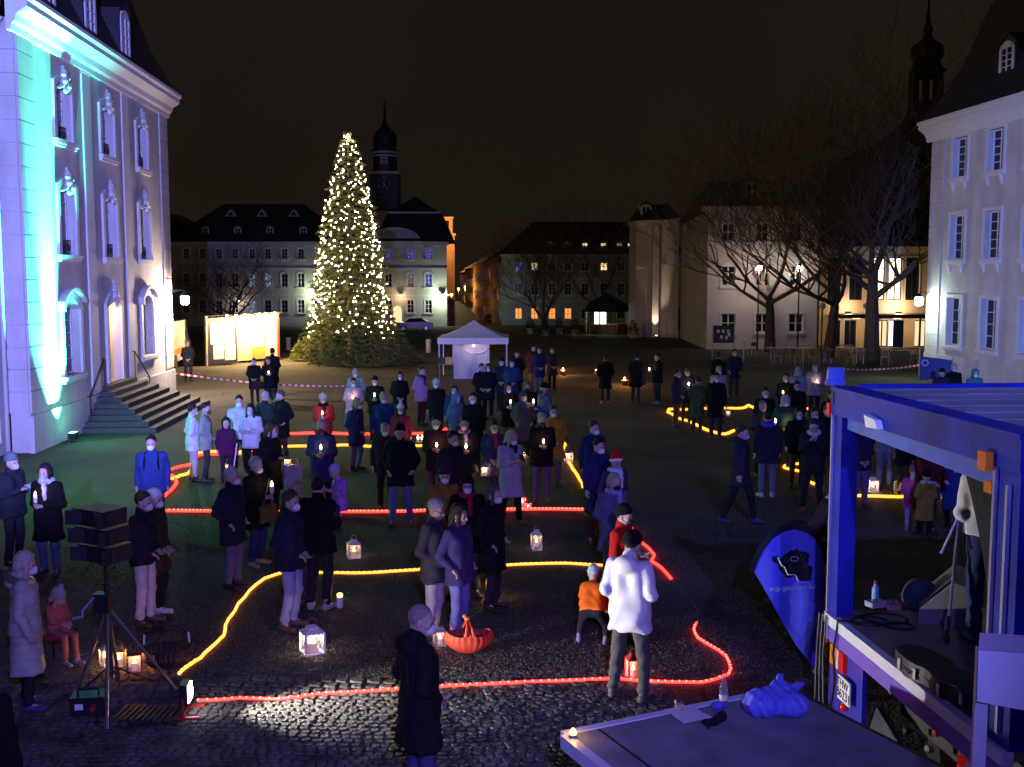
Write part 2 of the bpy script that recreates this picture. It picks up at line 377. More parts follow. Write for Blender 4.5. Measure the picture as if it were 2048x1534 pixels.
def window(root,u0,u1,z0,z1,y,nx=2,nz=4,arch=0,panes=True,glass=None,frame=None,fw=.06,mull=.07,bar=.03,trim=.13,proud=.05,wallY=0,sill=True,mtrim=None,glassname='pane',y_top=None):
    glass=glass or M_glass; frame=frame or M_wframe; mtrim=mtrim or M_trim
    b=MB(); w=u1-u0; h=z1-z0
    b.box(u0,y-.05,z0,u0+fw,y,z1); b.box(u1-fw,y-.05,z0,u1,y,z1); b.box(u0+fw,y-.05,z0,u1-fw,y,z0+fw); b.box(u0+fw,y-.05,z1-fw-arch*.55,u1-fw,y,z1)
    xs=[u0+fw+(w-2*fw)*i/nx for i in range(nx+1)]; zs=[z0+fw+(h-2*fw-arch*.55)*i/nz for i in range(nz+1)]
    for i in range(1,nx):
        ww=mull if (nx==2 or i==nx//2) else bar
        b.box(xs[i]-ww/2,y-.055,z0+fw,xs[i]+ww/2,y-.003,z1-fw)
    for j in range(1,nz): b.box(u0+fw,y-.045,zs[j]-bar/2,u1-fw,y-.006,zs[j]+bar/2)
    win=b.build('window',frame,root,fix=False)
    if panes:
        pw=xs[1]-xs[0]; ph=zs[1]-zs[0]; key=(round(pw,3),round(ph,3))
        if key not in PANE: PANE[key]=MB().box(0,0,0,pw,.008,ph).mesh('pane')
        for i in range(nx):
            for j in range(nz): link(glassname,PANE[key],glass,win,(xs[i],y-.02,zs[j]),(rnd.uniform(-.01,.01),0,rnd.uniform(-.01,.01)))
    else:
        MB().box(u0+.01,y-.015,z0+.01,u1-.01,y-.007,z1-.01).build(glassname,glass,win,fix=False)
    if trim:
        path=[(u0,z0)]+(arch_pts(u0,u1,z1,arch) if arch else [(u0,z1),(u1,z1)])+[(u1,z0)]
        path=[(p[0],p[1]) for p in path]
        MB().ribbon(path,trim,wallY-proud,wallY+.01).build('surround',mtrim,win)
    if sill:
        s=MB().box(u0-trim-.05,wallY-.14,z0-.13,u1+trim+.05,wallY+.02,z0-.015); s.box(u0-trim-.02,wallY-.10,z0-.2,u1+trim+.02,wallY+.02,z0-.13)
        s.build('sill',mtrim,win)
    return win
def cornice(root,u0,u1,z,prof,m=None,name='cornice'):
    return MB().extr(prof,u0,u1,'x').build(name,m or M_trim,root)
def lump(fn,lo,hi,h,name): v,q=nets(fn,lo,hi,h); return npmesh(name,v,q)
def _cart(P):
    d=ell(P,(0,-.05,.1),(.16,.13,.24)); q=random.Random(4)
    for i in range(16):
        a=q.uniform(0,6.28); r=q.uniform(.1,.3); d=smin(d,ell(P,(r*math.cos(a)*.9,-.06-q.random()*.06,.08+r*math.sin(a)),(q.uniform(.05,.1),.08,q.uniform(.05,.09))),.03)
    for s_ in(-1,1): d=smin(d,cap(P,(s_*.12,-.05,-.02),(s_*.46,-.04,-.16),.075,.045),.04)
    d=smin(d,cap(P,(0,-.05,.3),(0,-.03,.52),.1,.04),.05)
    return d
CART=lump(_cart,(-.6,-.25,-.35),(.6,.15,.65),.028,'keystone_ornament')
def grille(win,u0,u1,z0,y,h=.42):
    b=MB(); b.box(u0,y,z0+.02,u1,y+.02,z0+.05); b.box(u0,y,z0+h-.03,u1,y+.02,z0+h)
    n=9
    for i in range(n+1):
        x=u0+(u1-u0)*i/n; b.box(x-.009,y+.002,z0+.05,x+.009,y+.018,z0+h-.03)
    for i in range(4):
        c=(u0+(u1-u0)*(i+.5)/4,y+.01,z0+h/2); pts=[(c[0]+.09*math.cos(t),c[1],c[2]+.09*math.sin(t)) for t in [k*math.pi/5 for k in range(11)]]; b.tube(pts,.012,4,False)
    return b.build('window_grille',M_iron,win)
# ================================================================ LEFT PALACE WING
LA=gnd(65.7,906); LB=gnd(347,787); Llen=(LB-LA).to_2d().length; Lang=math.atan2(LB.y-LA.y,LB.x-LA.x)
left=empty('palace_wing',LA,Lang,'pale baroque palace wing with a teal light beam and open lit doorway','building')
bays=[3.15,7.02,10.85]; ow=.62
ops=[]
for i,u in enumerate(bays):
    ops.append((u-ow,u+ow,8.16,9.72,.16)); ops.append((u-ow,u+ow,5.05,6.98,.16))
    if i!=1: ops.append((u-ow-.05,u+ow+.05,1.72,3.80,.28))
ops.append((bays[1]-.66,bays[1]+.66,1.17,3.78,.28))
bas=[(4.55,5.2,.22,.84,.1),(12.05,12.6,.25,.86,.1)]
wall(left,0,Llen,-.3,10.75,ops+bas,M_stucco,.26)
wall(left,-22,0,-.3,10.75,[(-.95,-.35,.3,.95,0),(-3.6,-2.3,1.7,3.8,.28),(-3.6,-2.3,5.05,6.98,.16)],M_stucco,.22,y=.62,name='wall')
for u0,u1,z0,z1,a in bas: window(left,u0,u1,z0,z1,.2,2,2,panes=False,trim=0,sill=False,frame=M_iron)
w_=window(left,-.95,-.35,.3,.95,.62+.18,2,2,panes=False,trim=0,sill=False,frame=M_iron,glass=glow('warm_cellar',(1,.72,.35),1.3)); w_['label']='warm lit cellar window'
for i,u in enumerate(bays):
    for (z0,z1,a,nz) in ((8.16,9.72,.16,5),(5.05,6.98,.16,5))+(((1.72,3.80,.28,5),) if i!=1 else ()):
        dw=.05 if z0<2 else 0
        w=window(left,u-ow-dw,u+ow+dw,z0,z1,.25,2,nz,arch=a,trim=.2,proud=.07)
        if z0>2:
            grille(w,u-ow+.03,u+ow-.03,z0,.12)
            link('keystone_ornament',CART,M_trim,w,(u,-.02,z1-.05),None,(1.0,1,.95))
        else: MB().ribbon([(u-ow-dw-.2,z1-a-.02)]+[(p[0],p[1]+.02) for p in arch_pts(u-ow-dw-.2,u+ow+dw+.2,z1+.22,a+.05)],.1,-.2,.0).build('hood_mould',M_trim,w)
# doorway: a real lit vestibule behind the arch
door=MB(); u=bays[1]
path=[(u-.66,1.17)]+arch_pts(u-.66,u+.66,3.78,.28)+[(u+.66,1.17)]
dr=door.ribbon(path,.22,-.08,.01).build('doorway',M_trim,left)
link('keystone_ornament',CART,M_trim,dr,(u,-.02,3.78),None,(1.1,1,1.05))
M_vest=mat('vestibule_plaster',(.75,.66,.5),.8,.05)
v=MB(); v.quad((u-.75,.27,1.165),(u+.75,.27,1.165),(u+.75,1.8,1.165),(u-.75,1.8,1.165)); v.quad((u-.75,1.8,1.1),(u+.75,1.8,1.1),(u+.75,1.8,3.9),(u-.75,1.8,3.9)); v.quad((u-.75,.27,1.1),(u-.75,1.8,1.1),(u-.75,1.8,3.9),(u-.75,.27,3.9)); v.quad((u+.75,.27,1.1),(u+.75,.27,3.9),(u+.75,1.8,3.9),(u+.75,1.8,1.1)); v.quad((u-.75,.27,3.9),(u-.75,1.8,3.9),(u+.75,1.8,3.9),(u+.75,.27,3.9))
vb=v.build('vestibule',M_vest,dr,fix=False)
dl=MB().box(u-.5,1.74,1.17,u+.5,1.79,3.4); dl.build('inner_door',M_vest,dr)
ll=MB().lathe([(.02,0),(.13,.02),(.15,.1),(.13,.18),(.02,.2)],12,(u,1.0,3.5)).build('ceiling_lamp',glow('vestibule',(1,.75,.38),6),dr)
lamp('POINT',(u,.9,3.35),120,(1,.72,.36),.12,parent=left)
# pilasters, quoin blocks, string courses, plinth
for a0,a1 in((-.0,1.02),(13.15,Llen)):
    n=17; z=1.0
    for k in range(n):
        zz=1.02+k*.56
        if zz+.54>10.7: break
        MB().box(a0+(.0 if a0>1 else -.05),-.05,zz,a1+(.05 if a0>1 else 0),.02,zz+.535).build('quoin_block',M_stucco,left,fix=False)
for k in range(17):
    zz=1.02+k*.56
    if zz+.54<10.7: MB().box(-.052,.03,zz,.0,.66,zz+.535).build('quoin_block',M_stucco,left,fix=False)
for a0,a1 in((4.72,5.45),(8.55,9.25)):
    MB().box(a0,-.05,1.0,a1,.02,10.5).box(a0-.04,-.07,10.3,a1+.04,.02,10.5).build('pilaster',M_trim,left)
MB().box(-.08,-.09,-.3,5.6,.02,.95).box(8.4,-.09,-.3,Llen+.08,.02,.95).build('plinth',M_stucco,left)
cornice(left,-.5,Llen+.22,0,[(.02,10.35),(-.10,10.35),(-.12,10.5),(-.2,10.56),(-.24,10.72),(-.42,10.84),(-.5,10.9),(-.5,11.04),(-.58,11.1),(-.58,11.2),(.02,11.2)])
cornice(left,-22,-.5,0,[(.62,10.35),(.50,10.35),(.4,10.56),(.2,10.84),(.12,10.9),(.12,11.04),(.04,11.1),(.04,11.2),(.62,11.2)])
MB().tube([(-.25,.5,0.05),(-.25,.5,10.3),(-.3,.2,10.7)],.06,8).build('downpipe',M_trim,left,True)
# mansard roof with a hip at the far end
prof=[(-.5,11.2),(-.1,11.75),(.35,12.7),(.75,13.9),(1.05,15.3),(1.15,15.6),(4.6,18.2)]
b=MB()
for (d0,z0),(d1,z1) in zip(prof,prof[1:]):
    e0,e1=Llen-d0,Llen-d1
    b.quad((-22,d0,z0),(e0,d0,z0),(e1,d1,z1),(-22,d1,z1)); b.quad((e0,d0,z0),(e0,12-d0,z0),(e1,12-d1,z1),(e1,d1,z1)); b.quad((-22,12-d0,z0),(-22,12-d1,z1),(e1,12-d1,z1),(e0,12-d0,z0))
rf=b.build('roof',M_slate,left,fix=False)
MB().quad((Llen,0.01,-.3),(Llen,12,-.3),(Llen,12,11.2),(Llen,0.01,11.2)).build('end_wall',M_stucco,left,fix=False)
def dormer(root,roof,u,z0,w,h,y,depth=1.6,arch=.2,panes=True,glass=None,nz=4):
    b=MB(); b.extr([(u-w/2-.14,z0-.05),(u+w/2+.14,z0-.05),(u+w/2+.14,z0+h),(u,z0+h+.32),(u-w/2-.14,z0+h)],y+.03,y+depth)
    d=b.build('dormer',M_slate,roof)
    c=MB().extr([(u-w/2-.22,z0+h-.02),(u,z0+h+.33),(u+w/2+.22,z0+h-.02),(u+w/2+.22,z0+h+.06),(u,z0+h+.42),(u-w/2-.22,z0+h+.06)],y-.06,y+depth-.3).build('dormer_roof',M_slate,d)
    window(d,u-w/2,u+w/2,z0,z0+h,y+.02,2,nz,panes=False,arch=arch,trim=.10,proud=.03,wallY=y,sill=False,glass=glass)
for u in (-1.6,1.7,5.05,8.5): dormer(left,rf,u,11.42,.78,1.38,-.24)
# steps in front of the doorway
for k in range(8):
    e=7-k; MB().box(5.35-e*.27,-.30-e*.265,(.146*k-.02 if k else -.1),8.35+e*.32,-.095 if e else -.095,.146*(k+1)).build('step',M_step,left,fix=False,loc=(0,0,0))
for side,(ua,ub) in enumerate(((5.3,3.9),(8.5,10.2))):
    b=MB(); b.tube([(ua,-.12,2.0),(ua,-.2,2.0),(ub,-.2,1.0),(ub,-.12,1.0)],.022,6); b.tube([(ub,-.2,1.0),(ub,-.2,.05)],.016,6); b.tube([(ua,-.2,2.0),(ua,-.2,1.15)],.016,6)
    b.build('handrail',M_iron,left)
# wall lamp on the far corner
p=at_Y(370,600,40.9)
wl=empty('wall_lantern',(p.x,p.y,p.z),0,'glowing white wall lantern on a bracket at the palace corner by the van','lamp')
MB().lathe([(.10,-.17),(.15,-.13),(.17,.12),(.12,.16)],10).build('globe',glow('lantern',(1,.86,.72),22),wl,True)
MB().lathe([(.19,.16),(.17,.2),(.05,.3),(.02,.36)],10).build('cap',M_iron,wl)
MB().bar((-.02,0,.36),(-.75,0,.36),.03).bar((-.25,0,.36),(-.75,0,.12),.02).build('bracket',M_iron,wl)
plight(wl,'POINT',(p.x+.05,p.y-.05,p.z-.3),1500,(1,.78,.60),.15)
# teal uplighter on the ground
p=gnd(147,884); fu=empty('floodlight',(p.x,p.y,0),Lang,'small black floodlight washing the palace wall teal','lamp')
MB().box(-.17,-.09,.10,.17,.09,.26).build('housing',M_black,fu); MB().box(-.15,-.075,.262,.15,.075,.27).build('lens',glow('teal',(.25,1,.75),6),fu)
MB().tube([(-.19,0,.2),(-.19,0,.0),(.19,0,.0),(.19,0,.2)],.014,5).build('yoke',M_black,fu)
lw=left.location; ux,uy=math.cos(Lang),math.sin(Lang); inx,iny=-uy,ux
def Lw(u,y,z): return Vector((LA.x+ux*u+inx*y,LA.y+uy*u+iny*y,z))
pu=(p-LA).dot(Vector((ux,uy,0)))
src=Lw(pu-.25,-.44,.30)
plight(fu,'SPOT',src,95000,(.13,1,.80),.05,Lw(pu-.5,.36,8.0),24,1.0)
plight(fu,'SPOT',src,26000,(.08,.92,.85),.05,Lw(pu-.6,.30,8.0),70,1.0)
plight(fu,'POINT',Lw(pu,-.9,.9),22,(.06,1,.42),.1)
# ================================================================ RIGHT PALACE WING
RC=at_z(1869,250,10.9); RC.z=0; RE=Vector((RC.x+.7,RC.y-7,0)); Rang=math.atan2(RE.y-RC.y,RE.x-RC.x)
right=empty('palace_wing',RC,Rang,'pale palace wing with plain tall windows beside the bare trees','building')
rb=[2.33,5.03,7.73,10.43]; rows=[(8.5,10.1,5),(5.14,6.98,5),(1.6,3.58,4)]
ops=[(u-.58,u+.58,z0,z1,0) for u in rb for z0,z1,n in rows]
wall(right,0,26,-.5,10.6,ops,M_stucco,.26)
for u in rb:
    for z0,z1,n in rows:
        w=window(right,u-.58,u+.58,z0,z1,.25,2,n,trim=.14,proud=.06)
        if z0>2:
            for s_ in(-1,1): MB().extr([(-.13,z0-.2),(.01,z0-.2),(.01,z0-.55),(-.05,z0-.5)],u+s_*.5-.05,u+s_*.5+.05,'x').build('bracket',M_trim,w)
for k in range(19):
    zz=.95+k*.51
    if zz<10.2: MB().box(-.05,-.05,zz,1.05,.02,zz+.49).build('quoin_block',M_stucco,right,fix=False)
MB().box(-.08,-.08,-.5,26,.02,1.15).build('plinth',M_stucco,right)
cornice(right,-.45,26,0,[(.02,10.2),(-.10,10.2),(-.14,10.4),(-.24,10.55),(-.42,10.68),(-.5,10.74),(-.5,10.88),(-.58,10.94),(-.58,11.04),(.02,11.04)])
b=MB(); prof=[(-.55,11.04),(-.1,11.55),(.45,12.5),(.95,13.8),(1.4,15.3),(1.5,15.6),(4.6,18)]
for (d0,z0),(d1,z1) in zip(prof,prof[1:]):
    b.quad((d0,d0,z0),(26,d0,z0),(26,d1,z1),(d1,d1,z1)); b.quad((d0,12-d0,z0),(d0,d0,z0),(d1,d1,z1),(d1,12-d1,z1)); b.quad((26,12-d0,z0),(d0,12-d0,z0),(d1,12-d1,z1),(26,12-d1,z1))
rf=b.build('roof',M_slate,right,fix=False)
MB().quad((0,0.01,-.5),(0,0.01,11),(0,12,11),(0,12,-.5)).build('end_wall',M_stucco,right,fix=False)
for u in (4.9,8.4): dormer(right,rf,u,12.15,.85,1.15,.35)
p=at_Y(1838,602,47.3)
wl=empty('wall_lantern',p,0,'glowing white wall lantern on the corner beside the bare trees','lamp')
MB().lathe([(.10,-.2),(.17,-.15),(.19,.1),(.14,.18)],10).build('globe',glow('lantern_cool',(.92,1,.95),22),wl,True)
MB().lathe([(.20,.18),(.18,.22),(.05,.3),(.02,.38)],10).build('cap',M_iron,wl)
MB().bar((0,0,.38),(.62,0.05,.38),.03).bar((.2,0,.38),(.62,.05,.12),.02).build('bracket',M_iron,wl)
plight(wl,'POINT',(p.x-.05,p.y-.15,p.z-.25),230,(.72,1,.85),.15)
sg=empty('street_sign',RC,Rang,'small blue street name plate under the wall lantern','sign')
MB().box(.3,-.075,3.0,.95,-.052,3.22).build('plate',mat('sign_blue',(.03,.06,.4),.4,0),sg); MB().box(.36,-.08,3.08,.55,-.0755,3.15).box(.6,-.08,3.08,.72,-.0755,3.15).box(.77,-.08,3.08,.9,-.0755,3.15).build('lettering',M_white,sg)
# ================================================================ FAR BUILDINGS (facing the square)
def farroot(name,px0,Y,label,zb=None):
    x=at_Y(px0,553,Y).x; r=empty(name,(x,Y,gz(Y)),0,label,'building'); r['_y']=Y; return r
def loc(r,px,py):
    q=at_Y(px,py,r.location.y); return q.x-r.location.x,q.z-r.location.z
def farwin(r,px0,px1,py0,py1,glass=None,arch=0,nx=2,nz=3,trim=.16,frame=None,sill=True,mtrim=None):
    u0,z1=loc(r,px0,py0); u1,z0=loc(r,px1,py1)
    return (u0,u1,z0,z1,arch),dict(nx=nx,nz=nz,glass=glass,trim=trim,arch=arch,panes=False,fw=.08,mull=.09,bar=.05,frame=frame,sill=sill,mtrim=mtrim)
def put(r,wins,u0,u1,z0,z1,m,depth=.2,y=0):
    wall(r,u0,u1,z0,z1,[w[0] for w in wins],m,depth,y=y)
    for o,k in wins: window(r,o[0],o[1],o[2],o[3],y+depth-.02,wallY=y,**k)
G_warm=glow('warm_room',(1,.72,.34),1.6); G_orange=glow('orange_room',(1,.32,.05),1.3); G_blue=None
def blue_glass(name,c1,s):
    m=bpy.data.materials.new(name); m.use_nodes=True; n=m.node_tree; b=n.nodes['Principled BSDF']; b.inputs['Base Color'].default_value=(.01,.01,.02,1); b.inputs['Roughness'].default_value=.1
    t=n.nodes.new('ShaderNodeTexCoord'); v=n.nodes.new('ShaderNodeTexVoronoi'); v.inputs['Scale'].default_value=7; r=n.nodes.new('ShaderNodeValToRGB')
    r.color_ramp.elements[0].position=.12; r.color_ramp.elements[0].color=(1,1,1,1); r.color_ramp.elements[1].position=.4; r.color_ramp.elements[1].color=(.06,.06,.06,1)
    ml=n.nodes.new('ShaderNodeMath'); ml.operation='MULTIPLY'; ml.inputs[1].default_value=s
    n.links.new(t.outputs['Object'],v.inputs['Vector']); n.links.new(v.outputs['Distance'],r.inputs[0]); n.links.new(r.outputs[0],ml.inputs[0]); n.links.new(ml.outputs[0],b.inputs['Emission Strength']); b.inputs['Emission Color'].default_value=c1+(1,)
    return m
G_star=blue_glass('star_lights_blue',(.18,.16,1),2.2); G_starw=blue_glass('star_lights_white',(.55,.65,1),1.6); G_stary=blue_glass('star_lights_mixed',(1,.6,.5),1.0)
M_far=mat('town_hall_render',(.52,.50,.46),.85,.06,.6); M_fartrim=mat('town_hall_trim',(.60,.58,.53),.8,.04)
# --- town hall
Y=150; th=farroot('town_hall',338,Y,'white town hall with dark mansard roof, clock tower and blue star lights')
wins=[]; colsx=[372,405,438,470,504,536,569,602,635,668,777,821,857]
for i,x in enumerate(colsx):
    big=x>790
    wins.append(farwin(th,x-6,x+6,497,518,glass=(G_star if big or x==777 else None)))
    wins.append(farwin(th,x-7,x+7,545,574,arch=.2,glass=(G_star if x==857 else G_stary if x==821 else G_starw if x in(504,536) else None)))
    wins.append(farwin(th,x-7,x+7,600,626,glass=(G_starw if x in(504,) else None)))
u1,zt=loc(th,893,487)
put(th,wins,0,u1,-.5,zt,M_far)
for py,h in((487,.5),(537,.22),(590,.2)):
    z=loc(th,500,py)[1]; MB().box(-.3,-.22 if py==487 else -.1,z-h/2,u1+.3,.02,z+h/2).build('string_course',M_fartrim,th)
def hip(r,u0,u1,z0,z1,ins,dep,m,y0=-.4,name='roof',insy=None):
    insy=ins if insy is None else insy
    b=MB(); a=[(u0,y0,z0),(u1,y0,z0),(u1,dep,z0),(u0,dep,z0)]; c=[(u0+ins,y0+insy,z1),(u1-ins,y0+insy,z1),(u1-ins,dep-insy,z1),(u0+ins,dep-insy,z1)]
    b.add(a+c,[(0,1,5,4),(1,2,6,5),(2,3,7,6),(3,0,4,7),(4,5,6,7)]); return b.build(name,m,r)
ul=loc(th,660,400)
rf=hip(th,-.6,ul[0]+2,zt+.3,loc(th,500,402)[1],6.8,13,M_slate)
zb=loc(th,830,425)[1]; rr0=loc(th,748,400)[0]
rf2=hip(th,rr0,u1+.6,zt+.31,zb,1.6,13.2,M_slate,y0=-.45)
MB().box(rr0+1.5,.9,zb-.1,u1-.8,1.2,zb+.2).build('roof_moulding',M_fartrim,rf2)
hip(th,rr0+1.6,u1-1.0,zb+.1,loc(th,800,394)[1]+.4,3.6,11.6,M_slate,y0=1.15,name='roof')
for x in(407,472,537,604):
    u,z=loc(th,x,470); dormer(th,rf,u,z,.8,1.1,1.0,2.2,panes=False,nz=2)
for x in(449,513,578):
    u,z=loc(th,x,430); d=MB().extr([(u-.75,z),(u+.75,z),(u,z+1.0)],3.2,5).build('dormer',M_fartrim,rf); MB().extr([(u-.5,z+.1),(u+.5,z+.1),(u,z+.75)],3.17,3.2).build('pane',M_glass,d)
u,z=loc(th,839,470); dormer(th,rf2,u,z,.95,1.35,.7,2,panes=False,nz=3,glass=G_star)
# arched pediment over the entrance bay
u,z=loc(th,790,487); pts=[(u+3.6*math.cos(t),z+.2+2.0*math.sin(t)) for t in [math.pi*k/14 for k in range(15)]]
MB().extr(pts,-.3,1.2).build('pediment',M_fartrim,th)
# entrance
u,z=loc(th,795,652); z0=-.2
pt=MB().extr([(u-.9,z0),(u+.9,z0)]+[(u+.9*math.cos(t),2.2+.9*math.sin(t)) for t in [math.pi*k/8 for k in range(9)]],-.06,.02).build('entrance',M_fartrim,th)
MB().extr([(u-.6,z0),(u+.6,z0)]+[(u+.6*math.cos(t),2.2+.6*math.sin(t)) for t in [math.pi*k/8 for k in range(9)]],-.09,-.062).build('door_leaf',glow('entrance',(1,.62,.3),1.4),pt)
# tower
u,_=loc(th,762,400); Yt=5.5
def tz(py): 
    q=at_Y(762,py,Y+Yt); return q.z-th.location.z
tw=MB(); hw=1.95; tw.box(u-hw,Yt-hw,tz(420),u+hw,Yt+hw,tz(350))
t_=tw.build('tower',M_slate,th)
MB().box(u-hw-.25,Yt-hw-.25,tz(350),u+hw+.25,Yt+hw+.25,tz(345)).build('cornice',M_fartrim,t_)
MB().lathe([(1.75,tz(345)),(1.75,tz(306)),(1.95,tz(305)),(1.95,tz(300)),(1.7,tz(299.5)),(1.62,tz(294))],8,(u,Yt,0),R(22.5)).build('octagon',M_slate,t_)
for py in(305,312): MB().lathe([(1.88,tz(py)+.08),(1.97,tz(py)),(1.97,tz(py)-.15),(1.8,tz(py)-.22)],8,(u,Yt,0),R(22.5)).build('moulding',M_fartrim,t_)
MB().lathe([(1.55,tz(294)),(1.65,tz(289)),(1.68,tz(280)),(1.6,tz(272)),(1.3,tz(264)),(.85,tz(258)),(.4,tz(250)),(.22,tz(240)),(.12,tz(222)),(.05,tz(200))],16,(u,Yt,0)).build('onion_dome',M_slate,t_,True)
MB().bar((u-.5,Yt,tz(208)),(u+.5,Yt,tz(208)),.09).sphere((u,Yt,tz(221)),.22,8).bar((u-.35,Yt,tz(203)),(u+.35,Yt,tz(203)),.07).build('weathervane',M_slate,t_)
cl=MB()
for k in range(12):
    a=math.pi*k/6; cl.bar((u+.72*math.cos(a),Yt-hw-.04,tz(368)+.72*math.sin(a)),(u+.95*math.cos(a),Yt-hw-.04,tz(368)+.95*math.sin(a)),.07)
cl.bar((u,Yt-hw-.05,tz(368)-.15),(u+.1,Yt-hw-.05,tz(368)+.8),.09).bar((u,Yt-hw-.06,tz(368)),(u+.1,Yt-hw-.06,tz(368)-.5),.1)
cl.build('clock_face',M_fartrim,t_)
window(t_,u-.35,u+.35,tz(330),tz(318),Yt-1.66,2,2,panes=False,wallY=Yt-1.64,trim=.1,sill=False)
def streetlamp(name,px,py,Y,label,c,power,h,em=14,side=None):
    q=at_Y(px,py,Y); zz=gz(Y)
    r=empty(name,(q.x,Y,zz),0,label,'lamp'); hh=q.z-zz
    MB().tube([(0,0,0),(0,0,.4),(0,0,hh-.15)],[.09,.06,.045],8).build('pole',M_iron,r)
    MB().sphere((0,0,hh+.05),.22,12).build('globe',glow(name+label[:12],c,em),r,True)
    MB().lathe([(.24,hh+.2),(.12,hh+.3),(.02,hh+.34)],10).build('cap',M_iron,r)
    if power: plight(r,'POINT',(q.x,Y-.05,q.z-.3),power,c,.2)
    return r
def wallspot(root,px,py,Y,out,power,c):
    q=at_Y(px,py,Y-out); u_=q.x-root.location.x; zz=q.z-root.location.z
    f=MB().box(u_-.15,-out,zz-.1,u_+.15,-.02,zz+.05).build('wall_light',M_iron,root); MB().box(u_-.12,-out+.02,zz-.13,u_+.12,-.06,zz-.1).build('lens',glow('ws%d'%px,c,8),f)
    plight(root,'POINT',(q.x,q.y-.25,q.z-.3),power,c,.1)
wallspot(th,884,588,150,.9,620,(.80,1,.68)); wallspot(th,628,583,150,.9,420,(.85,1,.66)); wallspot(th,800,588,150,.8,110,(1,.66,.36)); wallspot(th,476,600,150,.7,60,(1,.8,.6))
# --- house in the middle
Y=156; mh=farroot('town_house',1003,Y,'three storey house with lit dormers and orange ground floor windows behind the kiosk')
M_mh=mat('house_render',(.42,.42,.38),.85,.06,.6); wins=[]
for x in(1037,1069,1104,1136,1170,1208,1242):
    wins.append(farwin(mh,x-7,x+7,525,541,nz=2,glass=G_warm if x in(1208,1069) else None,trim=.12))
    wins.append(farwin(mh,x-7,x+7,565,590,arch=.2,trim=.12))
    wins.append(farwin(mh,x-7,x+7,616,638,nz=2,trim=.1,glass=G_orange if x in(1069,1104,1136,1037) else None))
u1,zt=loc(mh,1268,511); put(mh,wins,0,u1,-.6,zt,M_mh)
for py,h in((511,.4),(557,.2),(603,.15)): z=loc(mh,1100,py)[1]; MB().box(-.2,-.18 if py==511 else -.08,z-h/2,u1+.2,.02,z+h/2).build('string_course',M_fartrim,mh)
rf=hip(mh,-.5,u1+8,zt+.2,loc(mh,1100,440)[1],5.2,14,M_slate)
for x,gl in((1102,None),(1136,None),(1170,G_warm),(1208,G_warm),(1240,glow('dim_room',(1,.7,.4),.25)),(1262,G_warm)):
    u,z=loc(mh,x,500); dormer(mh,rf,u,z,.8,1.15,.9,2,panes=False,nz=2,glass=gl)
# street side of that house and the row running away from it
prev=Vector((at_Y(1003,553,156).x,156.4,0)); rowdat=[(968,185,512,.40),(946,220,530,.36),(930,262,538,.33),(921,310,545,.3)]
SN=['first of the dark row houses behind the lit corner house','second row house down the orange lit street','third row house down the orange lit street','last row house far down the orange lit street']
M_row=[mat('row_render_%d'%k,c,.85,.08,.8) for k,c in enumerate([(.34,.28,.22),(.38,.26,.2),(.34,.25,.19),(.3,.25,.2)])]
for k,(px,Y2,py,_) in enumerate(rowdat):
    e=at_Y(px,553,Y2); L=math.hypot(e.x-prev.x,Y2-prev.y); ang=math.atan2(Y2-prev.y,e.x-prev.x)
    # local x runs away from us along the street; wall faces the street (local -y must point to -x): flip by starting at far end
    r=empty('row_house',(e.x,Y2,gz(Y2)),ang+math.pi,SN[k],'building','row houses along the street')
    h=at_Y(px,py,Y2).z-gz(Y2) if k else 9.6
    n=max(3,int(L/3)); ops=[]; 
    for i in range(n):
        uu=L*(i+.5)/n
        for z0 in(1.1,4.2,7.2):
            if z0+1.6<h-.3: ops.append((uu-.5,uu+.5,z0,z0+1.6,0))
    wall(r,0,L-.05,-.8,h,ops,M_row[k],.2)
    for q,o_ in enumerate(ops): window(r,o_[0],o_[1],o_[2],o_[3],.18,2,3,panes=False,trim=.1,glass=(G_orange if (q*7+k)%11==0 else None),sill=False)
    b=MB(); b.add([(0,-.3,h),(L-.05,-.3,h),(L-.05,5,h+3.6-k*.3),(0,5,h+3.6-k*.3),(0,10,h),(L-.05,10,h)],[(0,1,2,3),(3,2,5,4),(0,3,4),(1,5,2)]); b.build('roof',M_slate,r)
    prev=Vector((e.x,Y2+.4,0))
# orange street lamps
for k,(px,py,Y2,pw) in enumerate(((917,578,215,2600),(930,575,262,2600),(903,590,170,500))):
    streetlamp('street_lamp',px,py,Y2,['orange street lamp halfway down the narrow street','orange street lamp far down the narrow street','orange street lamp at the mouth of the narrow street'][k],(1,.42,.08),pw,6,em=16)
# garden wall on the left of the street
gw=empty('garden_wall',(at_Y(896,553,152).x,152,gz(152)),0,'brown boundary wall beside the narrow street','wall')
e=at_Y(925,553,235)
MB().extr([(0,-.3),(at_Y(958,553,152).x-gw.location.x,-.3),(at_Y(952,553,152).x-gw.location.x,1.6),(at_Y(918,553,152).x-gw.location.x,3.4),(0,3.9)],0,.4).build('wall_face',mat('brown_wall',(.16,.09,.05),.9,.2,1.2),gw)
